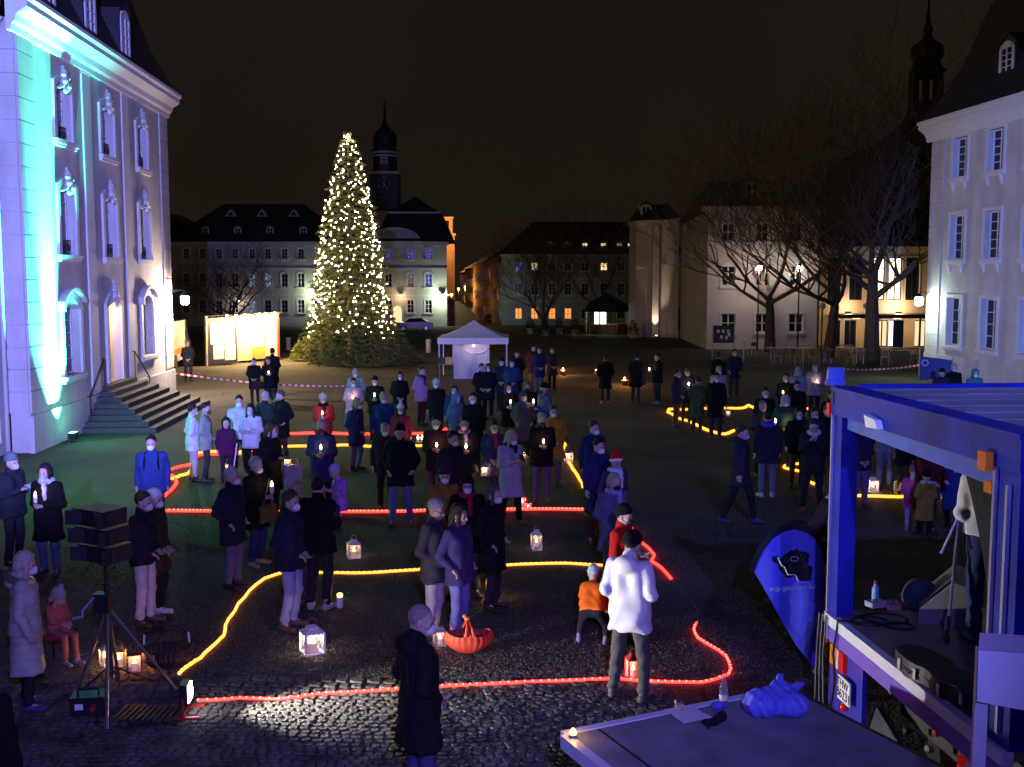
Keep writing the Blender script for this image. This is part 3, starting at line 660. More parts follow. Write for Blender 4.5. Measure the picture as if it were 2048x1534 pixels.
# far orange church tower
ct=empty('church_tower',(at_Y(897,553,330).x,330,gz(330)),0,'distant orange lit church tower beyond the town hall','building')
M_ch=mat('sandstone',(.42,.3,.2),.85,.15,.3)
def z3(py): return at_Y(897,py,330).z-gz(330)
MB().box(-2.2,-2.2,0,2.0,2.0,z3(472)).box(-2.5,-2.4,z3(472),2.4,2.4,z3(467)).box(-1.6,-1.6,z3(467),1.4,1.6,z3(438)).box(-1.9,-1.9,z3(438),1.7,1.9,z3(434)).build('shaft',M_ch,ct)
MB().box(-.5,-1.75,z3(455),.3,-1.62,z3(442)).build('belfry_opening',M_glass,ct)
plight(ct,'POINT',(ct.location.x-2,318,z3(500)),14000,(1,.4,.1),.3)
# small house far left behind the town hall
hl=empty('gable_house',(at_Y(335,553,175).x,175,gz(175)),0,'dark gabled house peeping out behind the town hall','building')
zz=at_Y(350,425,175).z-gz(175)
MB().box(-6,0,-.5,5,10,zz-3.2).build('wall',M_mh,hl); MB().extr([(-7,zz-3.2),(6,zz-3.2),(-.3,zz)],-.4,10.4).build('roof',M_slate,hl)
# ================================================================ THEATRE ON THE RIGHT
Y=77; tt=farroot('theatre',1415,Y,'pale theatre block with lit foyer wing behind the bare trees')
M_tt=mat('theatre_render',(.62,.56,.54),.85,.07,.8)
wins=[]
for x in(1457,1525,1592):
    wins.append(farwin(tt,x-14,x+14,627,665,nz=2,trim=.1)); wins.append(farwin(tt,x-13,x+13,528,572,arch=.2,nz=3,trim=.12)); wins.append(farwin(tt,x-12,x+12,446,482,nz=2,trim=.1))
u1,zt=loc(tt,1640,420); put(tt,wins,0,u1,-.8,zt,M_tt)
z=loc(tt,1500,489)[1]; MB().box(-.1,-.12,z-.15,u1+.1,.02,z+.15).build('string_course',M_fartrim,tt); MB().box(-.5,-.45,zt-.1,u1+.3,.4,zt+.25).build('cornice',M_fartrim,tt)
# side wall running back, pavilion
pv0=at_Y(1267,553,104); pv1=at_Y(1362,553,100)
sa=Vector((tt.location.x,Y,0)); 
b=MB(); q=Vector((pv1.x-sa.x,pv1.y-Y,0)); b.quad((0,0,-.8),(0,0,zt),(q.x,q.y,zt),(q.x,q.y,-1.6)); b.build('side_wall',M_tt,tt,fix=False)
zp=at_Y(1300,448,104).z-tt.location.z
a=(pv0.x-sa.x,104-Y); c=(q.x,q.y)
mid=[(a[0],a[1]+3),(a[0]+.3,a[1]+.8),(a[0]+1.2,a[1]-.1),(a[0]+3.0,a[1]-.5),(c[0]-.2,c[1]+.05),(c[0],c[1]+6),(a[0],c[1]+8)]
MB().extr(mid,-1.8,zp,'z').build('pavilion',M_tt,tt)
sc_=lambda p,k:((p[0]-(a[0]+2))*k+a[0]+2,(p[1]-(a[1]+3))*k+a[1]+3)
MB().extr([sc_(p,1.08) for p in mid],zp,zp+.35,'z').build('pavilion_cornice',M_fartrim,tt); MB().extr([sc_(p,1.05) for p in mid],zp*.60,zp*.60+.25,'z').build('pavilion_band',M_fartrim,tt)
MB().extr([sc_(p,1.03) for p in mid],-1.8,.2,'z').build('pavilion_plinth',M_tt,tt)
b=MB(); n=len(mid); lo=[(*sc_(p,1.1),zp+.35) for p in mid]; hi=[(*sc_(p,.55),zp+1.9) for p in mid]
b.add(lo+hi,[(i,(i+1)%n,n+(i+1)%n,n+i) for i in range(n)]+[tuple(n+i for i in range(n))]); pr=b.build('pavilion_roof',M_slate,tt)
u_,z_=a[0]+1.0,zp+.5
dormer(tt,pr,u_+.2,z_,.8,1.3,a[1]+.7,2,panes=False,nz=2)
# main roof: tall mansard
rf=MB(); zr=at_Y(1500,365,80).z-tt.location.z
rf.add([(-.6,-.5,zt+.25),(u1+7,-.5,zt+.25),(u1+7,22,zt+.25),(q.x-.5,22,zt+.25),(.4,2.6,zr),(u1+5,2.6,zr),(u1+5,19,zr),(q.x+.5,19,zr)],[(0,1,5,4),(1,2,6,5),(2,3,7,6),(3,0,4,7),(4,5,6,7)])
rf=rf.build('roof',M_slate,tt)
for x in(1507,1575,1630):
    u,z=loc(tt,x,400); dormer(tt,rf,u,z,.8,1.3,.55,2,panes=False,nz=2)
# uplit pilaster on the pavilion
up=at_Y(1311,600,103); uu=up.x-sa.x; 
MB().box(uu-.3,a[1]-.95,-1.6,uu+.3,a[1]+.0,zp-.2).build('pilaster',M_tt,tt)
ul_=empty('uplighter',(up.x,102.0,gz(102)),0,'ground uplighter washing the theatre pavilion pilaster','lamp'); MB().lathe([(.14,0),(.16,.18),(.12,.2)],10).build('housing',M_iron,ul_); MB().lathe([(.11,.2),(.1,.215)],10).build('lens',glow('uplighter',(1,.8,.6),20),ul_)
plight(ul_,'SPOT',(up.x,102.55,gz(102)+.4),700,(1,.74,.52),.08,(up.x,103.1,3.2),50,.8)
# foyer wing
fw_=empty('foyer_wing',(at_Y(1640,553,79).x,79,gz(79)),0,'warmly lit glazed theatre foyer with canopy','building')
M_fy=mat('foyer_render',(.62,.48,.34),.8,.05,1)
wins=[]
G_foy=glow('foyer_inside',(1,.74,.42),1.1); G_foy2=glow('foyer_bright',(1,.85,.6),3.0)
for x,gl in((1668,None),(1712,None),(1756,G_foy2),(1790,G_foy2),(1825,None)):
    wins.append(farwin(fw_,x-12,x+12,515,600,nx=2,nz=4,trim=.08,glass=gl,frame=M_iron,sill=False))
for x,gl in((1668,None),(1700,None),(1764,G_foy),(1788,G_foy2),(1840,G_foy)):
    wins.append(farwin(fw_,x-11,x+11,640,694,nx=2,nz=1,trim=.05,glass=gl,frame=M_iron,sill=False))
u1,zt=loc(fw_,1905,493); put(fw_,wins,0,u1,-.8,zt,M_fy,.15)
MB().box(-.2,-.5,zt,u1,6,zt+.35).build('flat_roof',M_slate,fw_)
zc=loc(fw_,1750,630)[1]; cn=MB().box(.8,-2.6,zc-.15,u1,-.02,zc+.12).build('canopy',M_iron,fw_)
for x in(1730,1815,1850):
    u=loc(fw_,x,630)[0]; MB().box(u-.06,-2.55,-.8,u+.06,-2.43,zc-.15).build('post',M_iron,cn)
for x in(1700,1780,1850):
    u=loc(fw_,x,630)[0]; f=MB().box(u-.25,-1.6,zc-.2,u+.25,-1.4,zc-.152).build('canopy_light',glow('canopy',(1,.7,.38),9),cn)
    lamp('POINT',(fw_.location.x+u,79-1.5,fw_.location.z+zc-.4),70,(1,.66,.34),.15)
for x,pw in((1690,110),(1790,200)):
    u=loc(fw_,x,600)[0]; f=MB().box(u-.2,-.9,zc+.14,u+.2,-.7,zc+.28).build('wall_washer',M_iron,cn)
    lamp('POINT',(fw_.location.x+u,79-.9,fw_.location.z+zc+.6),pw,(1,.68,.38),.15)
# hanging banner by the foyer door
bn=empty('standing_sign',gnd(1795,703),0,'tall dark poster stand in front of the lit foyer','sign'); MB().box(-.35,-.03,.05,.35,.03,2.1).build('panel',M_black,bn); MB().box(-.45,-.25,0,.45,.25,.05).build('foot',M_iron,bn)
# church behind the trees on the right
Y=118; cx=at_Y(1838,553,Y).x; ch=empty('church',(cx,Y,gz(Y)),0,'dark church with onion domed lantern tower above the bare trees','building')
def zc_(py): return at_Y(1838,py,Y).z-gz(Y)
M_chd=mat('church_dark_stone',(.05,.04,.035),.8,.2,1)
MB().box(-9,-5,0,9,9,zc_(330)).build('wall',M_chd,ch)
MB().lathe([(10.5,zc_(330)),(7.5,zc_(305)),(5,zc_(285)),(3.2,zc_(262)),(2.1,zc_(238)),(1.75,zc_(215))],8,(0,0,0),R(22.5)).build('bell_roof',M_slate,ch)
b=MB()
for k in range(8):
    t=R(22.5+45*k); b.bar((1.45*math.cos(t),1.45*math.sin(t),zc_(215)),(1.45*math.cos(t),1.45*math.sin(t),zc_(155)),.5)
b.lathe([(1.7,zc_(155)),(1.7,zc_(147)),(1.9,zc_(145)),(1.95,zc_(140)),(1.6,zc_(136)),(1.35,zc_(124))],8,(0,0,0),R(22.5)); b.lathe([(1.65,zc_(216)),(1.65,zc_(205))],8,(0,0,0),R(22.5)); b.build('lantern',M_slate,ch)
MB().lathe([(1.3,zc_(124)),(1.62,zc_(115)),(1.7,zc_(102)),(1.55,zc_(92)),(1.0,zc_(84)),(.55,zc_(78)),(.42,zc_(66)),(.62,zc_(60)),(.35,zc_(52)),(.2,zc_(38)),(.14,zc_(25)),(.06,zc_(-15))],16).build('onion_dome',M_slate,ch,True)
MB().sphere((0,0,zc_(33)),.28,8).build('finial',M_slate,ch)
# ================================================================ BARE TREES
def bare_tree(base,H,r0,seed,label,split=.28,spread=1.0,levels=5,fork=(4,5,4,3),droop=0.0):
    q=random.Random(seed); root=empty('bare_tree',base,0,label,'tree'); T=MB(); C=MB()
    def go(p,d,L,r,lv,M):
        n=4 if lv<3 else 3; pts=[p]; rr=[r]; dd=d.copy()
        for i in range(n):
            k=.10 if lv==0 else .22
            dd=(dd+Vector((q.uniform(-k,k),q.uniform(-k,k),q.uniform(-k*.5,k)+ (.06 if lv>0 else 0)-droop*.05))).normalized(); pts.append(pts[-1]+dd*L/n); rr.append(r*(1-.45*(i+1)/n) if lv<levels-1 else r*(1-.8*(i+1)/n))
        rr=[max(x_,.011) for x_ in rr]; M.tube(pts,rr,[8,6,5,4,3,3][lv],cap=False)
        if lv>=levels-1: return
        nb=fork[min(lv,len(fork)-1)]
        for c in range(nb):
            tpos=1.0 if c==0 else q.uniform(.35,1.0) if lv>0 else q.uniform(.72,1.0)
            k=min(n-1,int(tpos*n)); f=tpos*n-k; pp=pts[k].lerp(pts[k+1],f) if k<n else pts[-1]
            rb=(rr[k]*(1-f)+rr[min(k+1,n)]*f)*(.72 if c==0 else q.uniform(.5,.68))
            ax=Vector((q.uniform(-1,1),q.uniform(-1,1),q.uniform(-.2,.6))).normalized()
            az=2*math.pi*(c+q.uniform(-.3,.3))/nb
            side=Vector((math.cos(az),math.sin(az),0))
            base_=(dd*(.9 if c==0 else .45)+side*spread*((.45 if c==0 else 1.15) if lv<2 else (.4 if c==0 else .9))+ax*.35)
            base_.z+=(.42 if c<2 else .05) if lv==0 else .16
            go(pp,base_.normalized(),L*(q.uniform(.66,.9) if lv>0 else H*.40/L*q.uniform(.8,1.1)),rb,lv+1,C)
    go(Vector((0,0,-.2)),Vector((q.uniform(-.05,.05),0,1)),H*split,r0,0,T)
    T.build('trunk',M_bark,root,fix=False); C.build('crown',M_bark,root,fix=False); return root
bare_tree(gnd(1540,704),12.2,.42,11,'bare branching tree in front of the theatre windows',.32,1.2,6,(5,5,4,4,3))
bare_tree(gnd(1655,716),12.4,.40,23,'bare tree between the theatre block and its foyer',.34,1.1,6,(5,5,4,4,3))
bare_tree(gnd(1745,722),12.6,.50,37,'thick bare tree in front of the lit foyer',.40,1.15,6,(5,5,4,4,3))
bare_tree(gnd(470,668),9.0,.42,45,'bare tree standing before the town hall behind the info panels',.2,1.25,6,(5,5,4,3,3),.5)
bare_tree(gnd(1090,668),9.6,.36,51,'bare bushy tree in front of the orange lit windows',.2,.9,6,(5,5,4,4,3))
bare_tree(gnd(1207,668),10,.30,63,'slim bare tree rising behind the kiosk roof',.34,.9,6,(4,4,4,3,3))
# ================================================================ CHRISTMAS TREE
M_fir=mat('fir_needles',(.10,.12,.014),.75,.45,5)
def conifer(H,rad,seed,levels=26,per=13,bare=.06,fill=1.0):
    q=random.Random(seed); N=MB(); tips=[]
    for i in range(levels):
        f=i/(levels-1); z=H*(bare+(1-bare)*f**.92); Rr=rad*.96*(1-f)**.62+.08
        nb=max(4,int(per*(1-f*.6)))
        for k in range(nb):
            a=2*math.pi*(k+q.random()*.7)/nb+i*.7; L=Rr*q.uniform(.82,1.08); dz=-.22*L+q.uniform(-.1,.1)
            d=Vector((math.cos(a),math.sin(a),0)); p0=Vector((0,0,z)); p1=p0+d*L+Vector((0,0,dz)); 
            up=Vector((0,0,1)); side=d.cross(up)
            N.tube([p0,p1],[.03,.008],3,False)
            m=max(3,int(L/.16*fill))
            for j in range(m):
                t=(.22+.78*(j+1)/m); c=p0.lerp(p1,t)+Vector((0,0,.12*L*math.sin(t*3)*.5))
                for s_ in(-1,1):
                    ln=.34*(1.15-.6*t)*min(1,.5+L/2.5)*q.uniform(.7,1.25); e=c+side*s_*ln*q.uniform(.6,1)+d*ln*.75+Vector((0,0,q.uniform(-.15,.08)))
                    w=(e-c).cross(up); 
                    if w.length<1e-6: continue
                    w=w.normalized()*.045; tw=Vector((0,0,q.uniform(.03,.07)))
                    N.add([c-w,c+w,e],[(0,1,2)]); N.add([c-tw,c+tw,e],[(0,1,2)])
                    mid=c.lerp(e,.55); N.add([mid-side*s_*.02,mid+d*.16+tw*q.uniform(-1,1.5),mid+side*s_*.12-tw],[(0,1,2)])
            tips.append((p1,L,a,f))
    return N,tips
p=gnd(702,722); H=at_Y(698,268,p.y).z-p.z
xt=empty('christmas_tree',p,0,'tall decorated Christmas tree covered in warm white lights','tree')
N,tips=conifer(H,2.45,4,34,15,.13)
MB().tube([(0,0,-.3),(0,0,H*.6),(0,0,H-.1)],[.2,.11,.03],8).build('trunk',M_bark,xt); N.build('crown',M_fir,xt,fix=False)
q=random.Random(9); B=MB(); ico=MB().sphere((0,0,0),1,6)
nl=0
for k in range(560):
    f=1-(1-(k+.5)/560)**.60; f=min(.99,f+q.uniform(-.012,.012)) if f>.03 else f; z=H*(.14+.86*f**.92); Rr=(2.35*(1-f)**.62+.06)*q.uniform(.86,1.04); a=k*2.39996+q.uniform(-.3,.3)
    rr=q.choice((.019,.022,.024,.027,.031)); B.add([(Rr*math.cos(a)+v[0]*rr,Rr*math.sin(a)+v[1]*rr,z-.2*Rr+v[2]*rr) for v in ico.v],ico.f)
for k in range(4): B.add([(q.uniform(-.08,.08)+v[0]*.06,q.uniform(-.08,.08)+v[1]*.06,H-.05-k*.09+v[2]*.06) for v in ico.v],ico.f)
o=B.build('string_lights',glow('tree_bulb',(1,.72,.42),120),xt,fix=False); o['kind']='stuff'
# ring of small cut firs round its foot
firs=[]
for k,(px,py,h) in enumerate([(622,712,2.3),(645,728,2.1),(672,732,2.2),(706,733,2.1),(742,733,2.2),(778,730,2.1),(798,724,1.8),(632,700,2.6),(780,702,2.6),(612,722,1.3),(812,726,1.1)]):
    if k==0:
        N,_=conifer(2.3,1.0,31,9,11,.02,.9); firm=N.mesh('fir',fix=False)
    r=empty('fir_tree',gnd(px,py),q.uniform(0,6),'small dark fir packed round the foot of the Christmas tree','tree','firs round the Christmas tree'); 
    link('crown',firm,M_fir,r,None,None,(1,1,h/2.3)); MB().tube([(0,0,0),(0,0,h*.9)],[.05,.02],5).build('trunk',M_bark,r)
# ================================================================ STAGE LIGHTS beside the camera (blue wash over the square)
def par(loc,target,power,c,cone,blend,label):
    r=empty('stage_light',loc,0,label,'lamp')
    d=(Vector(target)-Vector(loc)).normalized(); eu=d.to_track_quat('-Z','Y').to_euler()
    MB().lathe([(.06,.16),(.10,.12),(.10,-.10),(.11,-.11)],14).build('can',M_black,r,rot=eu); MB().lathe([(.09,-.1),(.085,-.105)],14).build('lens',glow('par'+label[:18],c,3),r,rot=eu)
    MB().bar((0,0,.13),(0,0,.5),.03).build('clamp',M_black,r)
    plight(r,'SPOT',Vector(loc)+d*.16,power,c,.06,target,cone,blend)
BL=(.16,.13,1.0)
par((-1.6,-1.2,5.6),(-13,36,6.0),70000,(.25,.26,1.0),34,.6,'blue stage light on the truss aimed at the left palace wing')
par((2.4,-1.2,5.6),(21.5,41,5.2),62000,(.22,.29,1.0),22,.6,'blue stage light on the truss aimed at the right palace wing')
par((-.5,-1.2,5.6),(-2.2,47,2.2),38000,(.15,.19,1.0),13,1.0,'blue stage light on the truss aimed at the tent')
par((.6,-1.2,5.6),(-3,16,.6),4300,(.23,.20,1.0),66,.9,'blue stage light on the truss aimed at the crowd')
par((3.2,-1.2,8.6),(8.5,24,1.2),9000,(.14,.18,1.0),46,.9,'blue stage light on the tall mast aimed at the second group')
ms_=empty('mast',(3.2,-1.2,0),0,'tall aluminium mast carrying a blue stage light','mast'); MB().tube([(0,0,0),(0,0,9.1)],.05,8).build('pole',M_metal,ms_); MB().box(-.4,-.4,0,.4,.4,.06).build('base_plate',M_metal,ms_)
gs=par((-12.0,21.5,4.6),(-5,24,0),1050,(.02,1,.34),125,1.0,'green stage light on a stand beside the left palace wing')
tr=empty('truss',(0,-1.2,6.15),0,'aluminium truss bar carrying the stage lights','truss'); 
b=MB()
for yy,zz in((-.12,0),(.12,0),(0,.2)): b.tube([(-5,yy,zz),(5,yy,zz)],.024,6)
for k in range(40): b.tube([(-5+k*.25,-.12 if k%2 else .12,0),(-4.75+k*.25,0,.2)],.01,4)
b.build('chord',M_metal,tr); 
for x in(-5,5): MB().tube([(x,0,-6.1),(x,0,.2)],.05,8).build('upright',M_metal,tr)

# stand that carries the green stage light
st0=empty('lighting_stand',(-12.0,21.5,0),0,'black tripod stand holding the green stage light','stand'); MB().tube([(0,0,.3),(0,0,5.1)],.03,8).build('pole',M_black,st0)
for a in range(3): MB().tube([(0,0,.9),(.6*math.cos(a*2.1),.6*math.sin(a*2.1),.02)],.018,6).build('leg',M_black,st0)
# fallen leaves and litter over the square
q=random.Random(77); b=MB()
for k in range(1500):
    y=13+q.random()**.7*38; x=q.uniform(-.42,.5)*y; s=q.uniform(.02,.05); a=q.uniform(0,6.28); c,d=math.cos(a)*s,math.sin(a)*s; z=gz(y)+.008
    b.add([(x-c,y-d,z),(x+d*.6,y-c*.6,z+q.uniform(0,.02)),(x+c,y+d,z+q.uniform(0,.012)),(x-d*.6,y+c*.6,z+q.uniform(0,.02))],[(0,1,2,3)])
o=b.build('fallen_leaves',mat('dry_leaves',(.20,.13,.06),.7,.6,3,detail=2),fix=False); o['kind']='stuff'; tag(o,'dry fallen leaves scattered over the gravel square','leaves')
# ================================================================ PROPS
def text(parent,s,size,m,loc,rot,name='lettering',ext=.002,align='CENTER'):
    c=bpy.data.curves.new(name,'FONT'); c.body=s; c.size=size; c.extrude=ext; c.align_x=align; c.align_y='CENTER'; c.materials.append(m)
    t=bpy.data.objects.new('t',c); col.objects.link(t); bpy.context.view_layer.update(); me=bpy.data.meshes.new_from_object(t.evaluated_get(bpy.context.evaluated_depsgraph_get())); bpy.data.objects.remove(t); me.name=name
    o=bpy.data.objects.new(name,me); col.objects.link(o); o.parent=parent; o.location=loc; o.rotation_euler=rot; return o
# ---- cloth / panels
M_paper=mat('poster_paper',(.80,.74,.6),.8,.10,4); M_dkboard=mat('dark_board',(.03,.032,.036),.6,.2); M_orangeb=mat('ochre_panel',(.55,.25,.05),.6,.15); M_redp=mat('red_post',(.55,.05,.02),.5,.1); M_sand=mat('sand_panel',(.55,.42,.22),.7,.15,3)
# ---- lit info panels
b0=gnd(414,732); b1=gnd(560,720)
kp=empty('info_panels',b0,math.atan2(b1.y-b0.y,b1.x-b0.x),'brightly lit zigzag display of white posters','display'); L=(b1-b0).to_2d().length; Hh=2.5
pts=[(0,0),(.28*L,-.55),(.36*L,.35),(.58*L,-.05),(.62*L,.25),(.80*L,.1),(.86*L,.5),(1.0*L,.15)]
mm=[M_dkboard,M_sand,M_sand,M_sand,M_orangeb,M_sand,M_sand]
pan=[]
for i,((ax,ay),(bx,by)) in enumerate(zip(pts,pts[1:])):
    a=math.atan2(by-ay,bx-ax); l=math.hypot(bx-ax,by-ay)
    o=MB().box(0,-.04,.05,l-.01,.04,Hh).build('panel',mm[i],kp,loc=(ax,ay,0),rot=(0,0,a)); pan.append((o,l))
def sheet(i,x0,x1,z0,z1,m=M_paper):
    o,l=pan[i]; MB().box(l*x0,-.055,z0,l*x1,-.043,z1).build('poster',m,o)
sheet(0,.12,.92,1.12,2.25); sheet(0,.2,.55,.32,1.08); sheet(0,.58,.94,.24,1.09); sheet(2,.05,.5,.7,2.3,mat('grey_poster',(.7,.66,.5),.8,.25,5)); sheet(2,.52,.95,.3,2.35,mat('yellow_poster',(.8,.68,.32),.8,.3,6)); sheet(4,.1,.9,.75,2.3); sheet(6,.15,.8,.6,2.3)
MB().box(L-.06,.05,0,L+.06,.2,Hh+.1).build('end_post',M_redp,kp)
MB().box(-.05,-.05,.0,.05,.05,Hh+.12).build('end_post',M_sand,kp)
tb=MB().tube([(-.3,-.3,Hh+.12),(.3*L,-.75,Hh+.12),(.6*L,-.35,Hh+.12),(L+.1,-.1,Hh+.12)],.03,6).build('light_rail',M_iron,kp)
for i,(fx,fy) in enumerate(((.12,-.75),(.22,-.85),(.44,-.35),(.66,-.25),(.76,-.2),(.92,-.05))):
    MB().sphere((fx*L,fy,Hh+.08),.075,8).build('spot_bulb',glow('panel_bulb',(1,.85,.6),30),kp,True)
    c,s_=math.cos(kp.rotation_euler.z),math.sin(kp.rotation_euler.z); w=Vector((b0.x+fx*L*c-(fy-.5)*s_,b0.y+fx*L*s_+(fy-.5)*c,b0.z+Hh-.05))
    plight(kp,'POINT',w,640,(1,.66,.30),.08)
# ---- people-safe barrier tape, red and white
def tape(pa,pb,sag,label,n=60,w=.075,twist=0):
    A,B=Vector(pa),Vector(pb); r=empty('barrier_tape',A,0,label,'tape'); bb=[MB(),MB()]
    P=[A.lerp(B,i/n)-Vector((0,0,sag*4*(i/n)*(1-i/n)))-A for i in range(n+1)]
    for i in range(n):
        t=.35*math.sin(i*.35+twist); off=Vector((0,math.sin(t)*w,math.cos(t)*w)); t2=.35*math.sin((i+1)*.35+twist); off2=Vector((0,math.sin(t2)*w,math.cos(t2)*w))
        bb[i%2].quad(P[i],P[i+1],P[i+1]+off2,P[i]+off)
    bb[0].build('white_stripes',M_white,r,fix=False)['kind']='stuff'; bb[1].build('red_stripes',mat('tape_red',(.6,.03,.03),.5,.05),r,fix=False)['kind']='stuff'; return r
tape(at_Y(347,748,40.5),at_Y(877,764,46.4),.35,'red and white barrier tape running from the palace corner to the tent',90)
tape(at_Y(1685,740,45),at_Y(1860,728,47.5),.12,'red and white barrier tape tied to the right palace corner',40,twist=2)
# ---- vehicles
def car(name,loc,rz,c,label,group=None,scale=1):
    r=empty(name,loc,rz,label,'car',group)
    m=mat('car_paint_%s'%label[:10],c,.25,0)
    prof=[(-2.1,.35),(-2.15,.7),(-2.0,.92),(-1.25,1.0),(-.65,1.42),(.75,1.45),(1.45,1.05),(2.05,.95),(2.15,.65),(2.1,.32)]
    low=[(-2.1,.35),(-2.15,.7),(-2.0,.92),(-1.25,1.0),(1.45,1.05),(2.05,.95),(2.15,.65),(2.1,.32)]
    b=MB().extr(low,-.84,.84); bm=b.build('body',m,r)
    MB().add([(-1.25,-.78,1.0),(1.45,-.78,1.05),(.75,-.6,1.45),(-.65,-.6,1.42),(-1.25,.78,1.0),(1.45,.78,1.05),(.75,.6,1.45),(-.65,.6,1.42)],[(0,1,2,3),(7,6,5,4),(0,3,7,4),(1,5,6,2),(3,2,6,7)]).build('cabin',m,r)
    MB().add([(-.95,-.775,1.08),(1.15,-.775,1.1),(.68,-.64,1.37),(-.55,-.64,1.35)],[(0,1,2,3)]).add([(-.95,.775,1.08),(1.15,.775,1.1),(.68,.64,1.37),(-.55,.64,1.35)],[(3,2,1,0)]).add([(-1.2,-.68,1.04),(-1.2,.68,1.04),(-.7,.55,1.38),(-.7,-.55,1.38)],[(0,1,2,3)]).build('window',M_glass,r,fix=False)
    for x in(-1.35,1.3):
        for y in(-.8,.8):
            w=MB().lathe([(.1,-.1),(.3,-.1),(.32,-.06),(.32,.06),(.3,.1),(.1,.1)],14).build('wheel',M_black,r,loc=(x,y,.32),rot=(R(90),0,0)); MB().lathe([(.02,-.11),(.19,-.115),(.19,.115),(.02,.11)],10).build('rim',M_metal,w)
    for y in(-.6,.6):
        MB().cbox((-2.13,y,.72),(.06,.3,.14)).build('headlight',M_white,r); MB().cbox((2.12,y,.78),(.06,.25,.16)).build('tail_light',mat('tail_red',(.4,.01,.01),.3,0),r)
    return r
car('parked_car',gnd(830,661),R(4),(.16,.012,.018),'dark red car parked in front of the lit town hall corner')
car('parked_car',gnd(570,652),R(3),(.012,.013,.015),'black car parked behind the red end of the info panels')
car('parked_car',gnd(487,655),R(3),(.03,.022,.02),'dark brown car parked under the bare tree by the town hall')
for k,(px,py) in enumerate(((984,646),(975,634),(965,626),(955,618),(946,611))):
    car('parked_car',gnd(px,py),R(100),(.02,.02,.025),'dark car in the line parked along the narrow street','cars along the narrow street')
# van half hidden by the palace corner
vp=gnd(350,741); vp.x-=1.35; vp.y+=2.3
va=empty('delivery_van',vp,R(96),'white van with orange emblem parked behind the palace corner','van')
M_van=mat('van_white',(.6,.6,.58),.35,.03)
MB().extr([(-2.6,.35),(-2.6,2.2),(-2.4,2.35),(1.3,2.35),(2.0,1.4),(2.6,1.15),(2.65,.35)],-.98,.98).build('body',M_van,va)
MB().box(-2.63,-.8,1.45,-2.602,-.08,2.05).box(-2.63,.08,1.45,-2.602,.8,2.05).build('rear_window',M_glass,va); MB().box(-2.66,-.95,.32,-2.605,.95,.6).build('bumper',M_black,va)
MB().extr([(-.35,.75),(0,1.3),(.35,.75),(.18,.75),(0,1.0),(-.18,.75)],-2.625,-2.604,'x').build('emblem',mat('van_orange',(.8,.22,.02),.5,0),va)
MB().box(-2.63,-.95,.7,-2.604,-.8,1.2).build('tail_light',mat('tail_red',(.4,.01,.01),.3,0),va); MB().box(-2.63,.8,.7,-2.604,.95,1.2).build('tail_light',mat('tail_red',(.4,.01,.01),.3,0),va)
MB().box(-2.4,-.985,.7,1.0,-.982,1.0).build('stripe',mat('van_orange',(.8,.22,.02),.5,0),va)
for x in(-1.6,1.7):
    for y in(-.9,.9): MB().lathe([(.1,-.12),(.34,-.12),(.36,0),(.34,.12),(.1,.12)],14).build('wheel',M_black,va,loc=(x,y,.36),rot=(R(90),0,0))
# ---- white tent with banner
tp=at_Y(946,560,47.0); tp=Vector((tp.x,48.0,0)); te=empty('gazebo_tent',tp,0,'white pop-up tent with pointed roof and a hanging banner','tent')
M_tent=mat('tent_fabric',(.72,.72,.74),.75,.03,2); ht=at_Y(946,676,46.5).z; W=1.5; top=at_Y(946,640,48).z
b=MB(); N=10
for side in range(4):
    a=side*math.pi/2; c,s_=math.cos(a),math.sin(a)
    for i in range(N):
        t0,t1=i/N,(i+1)/N; f=lambda t:ht+(top-ht)*(t**1.45)
        r0,r1=W*(1-t0),W*(1-t1)
        v=[(-r0,-r0,f(t0)),(r0,-r0,f(t0)),(r1,-r1,f(t1)),(-r1,-r1,f(t1))]
        b.add([(x*c-y*s_,x*s_+y*c,z) for x,y,z in v],[(0,1,2,3)])
    v=[(-W-.01,-W-.01,ht-.26),(-W*.5,-W-.03,ht-.27),(0,-W-.01,ht-.26),(W*.5,-W-.03,ht-.27),(W+.01,-W-.01,ht-.26),(W+.005,-W-.005,ht+.005),(W*.5,-W-.01,ht+.005),(0,-W-.005,ht+.005),(-W*.5,-W-.01,ht+.005),(-W-.005,-W-.005,ht+.005)]
    b.add([(x*c-y*s_,x*s_+y*c,z) for x,y,z in v],[(0,1,8,9),(1,2,7,8),(2,3,6,7),(3,4,5,6)])
b.build('canopy',M_tent,te,fix=False)
for x in(-W+.06,W-.06):
    for y in(-W+.06,W-.06): MB().cbox((x,y,ht/2),(.05,.05,ht)).build('leg',mat('tent_leg',(.6,.6,.65),.4,.05),te)
bz=at_Y(946,766,47.5).z
bx0=at_Y(905,700,47.5).x-tp.x; bx1=at_Y(979,700,47.5).x-tp.x
bn=MB(); NX=14
for i in range(NX):
    x0=bx0+(bx1-bx0)*i/NX; x1=bx0+(bx1-bx0)*(i+1)/NX; w=lambda x:-.5+.03*math.sin(x*7)+.015*math.sin(x*17)
    bn.quad((x0,w(x0),bz),(x1,w(x1),bz),(x1,w(x1),ht-.3),(x0,w(x0),ht-.3))
bo=bn.build('banner',mat('banner_cloth',(.42,.44,.55),.7,.12,1.5),te,fix=False)
M_bl=mat('banner_print',(.75,.75,.8),.7,0)
arc=[(.1+.62*math.cos(t),-.56,1.55+.42*math.sin(t)) for t in [math.pi*(1.15+.75*k/14) for k in range(15)]]
MB().tube(arc,.02,4).build('banner_swoosh',M_bl,bo); text(bo,'Spirit',.26,M_bl,(.38,-.56,1.78),(R(90),R(-14),0))
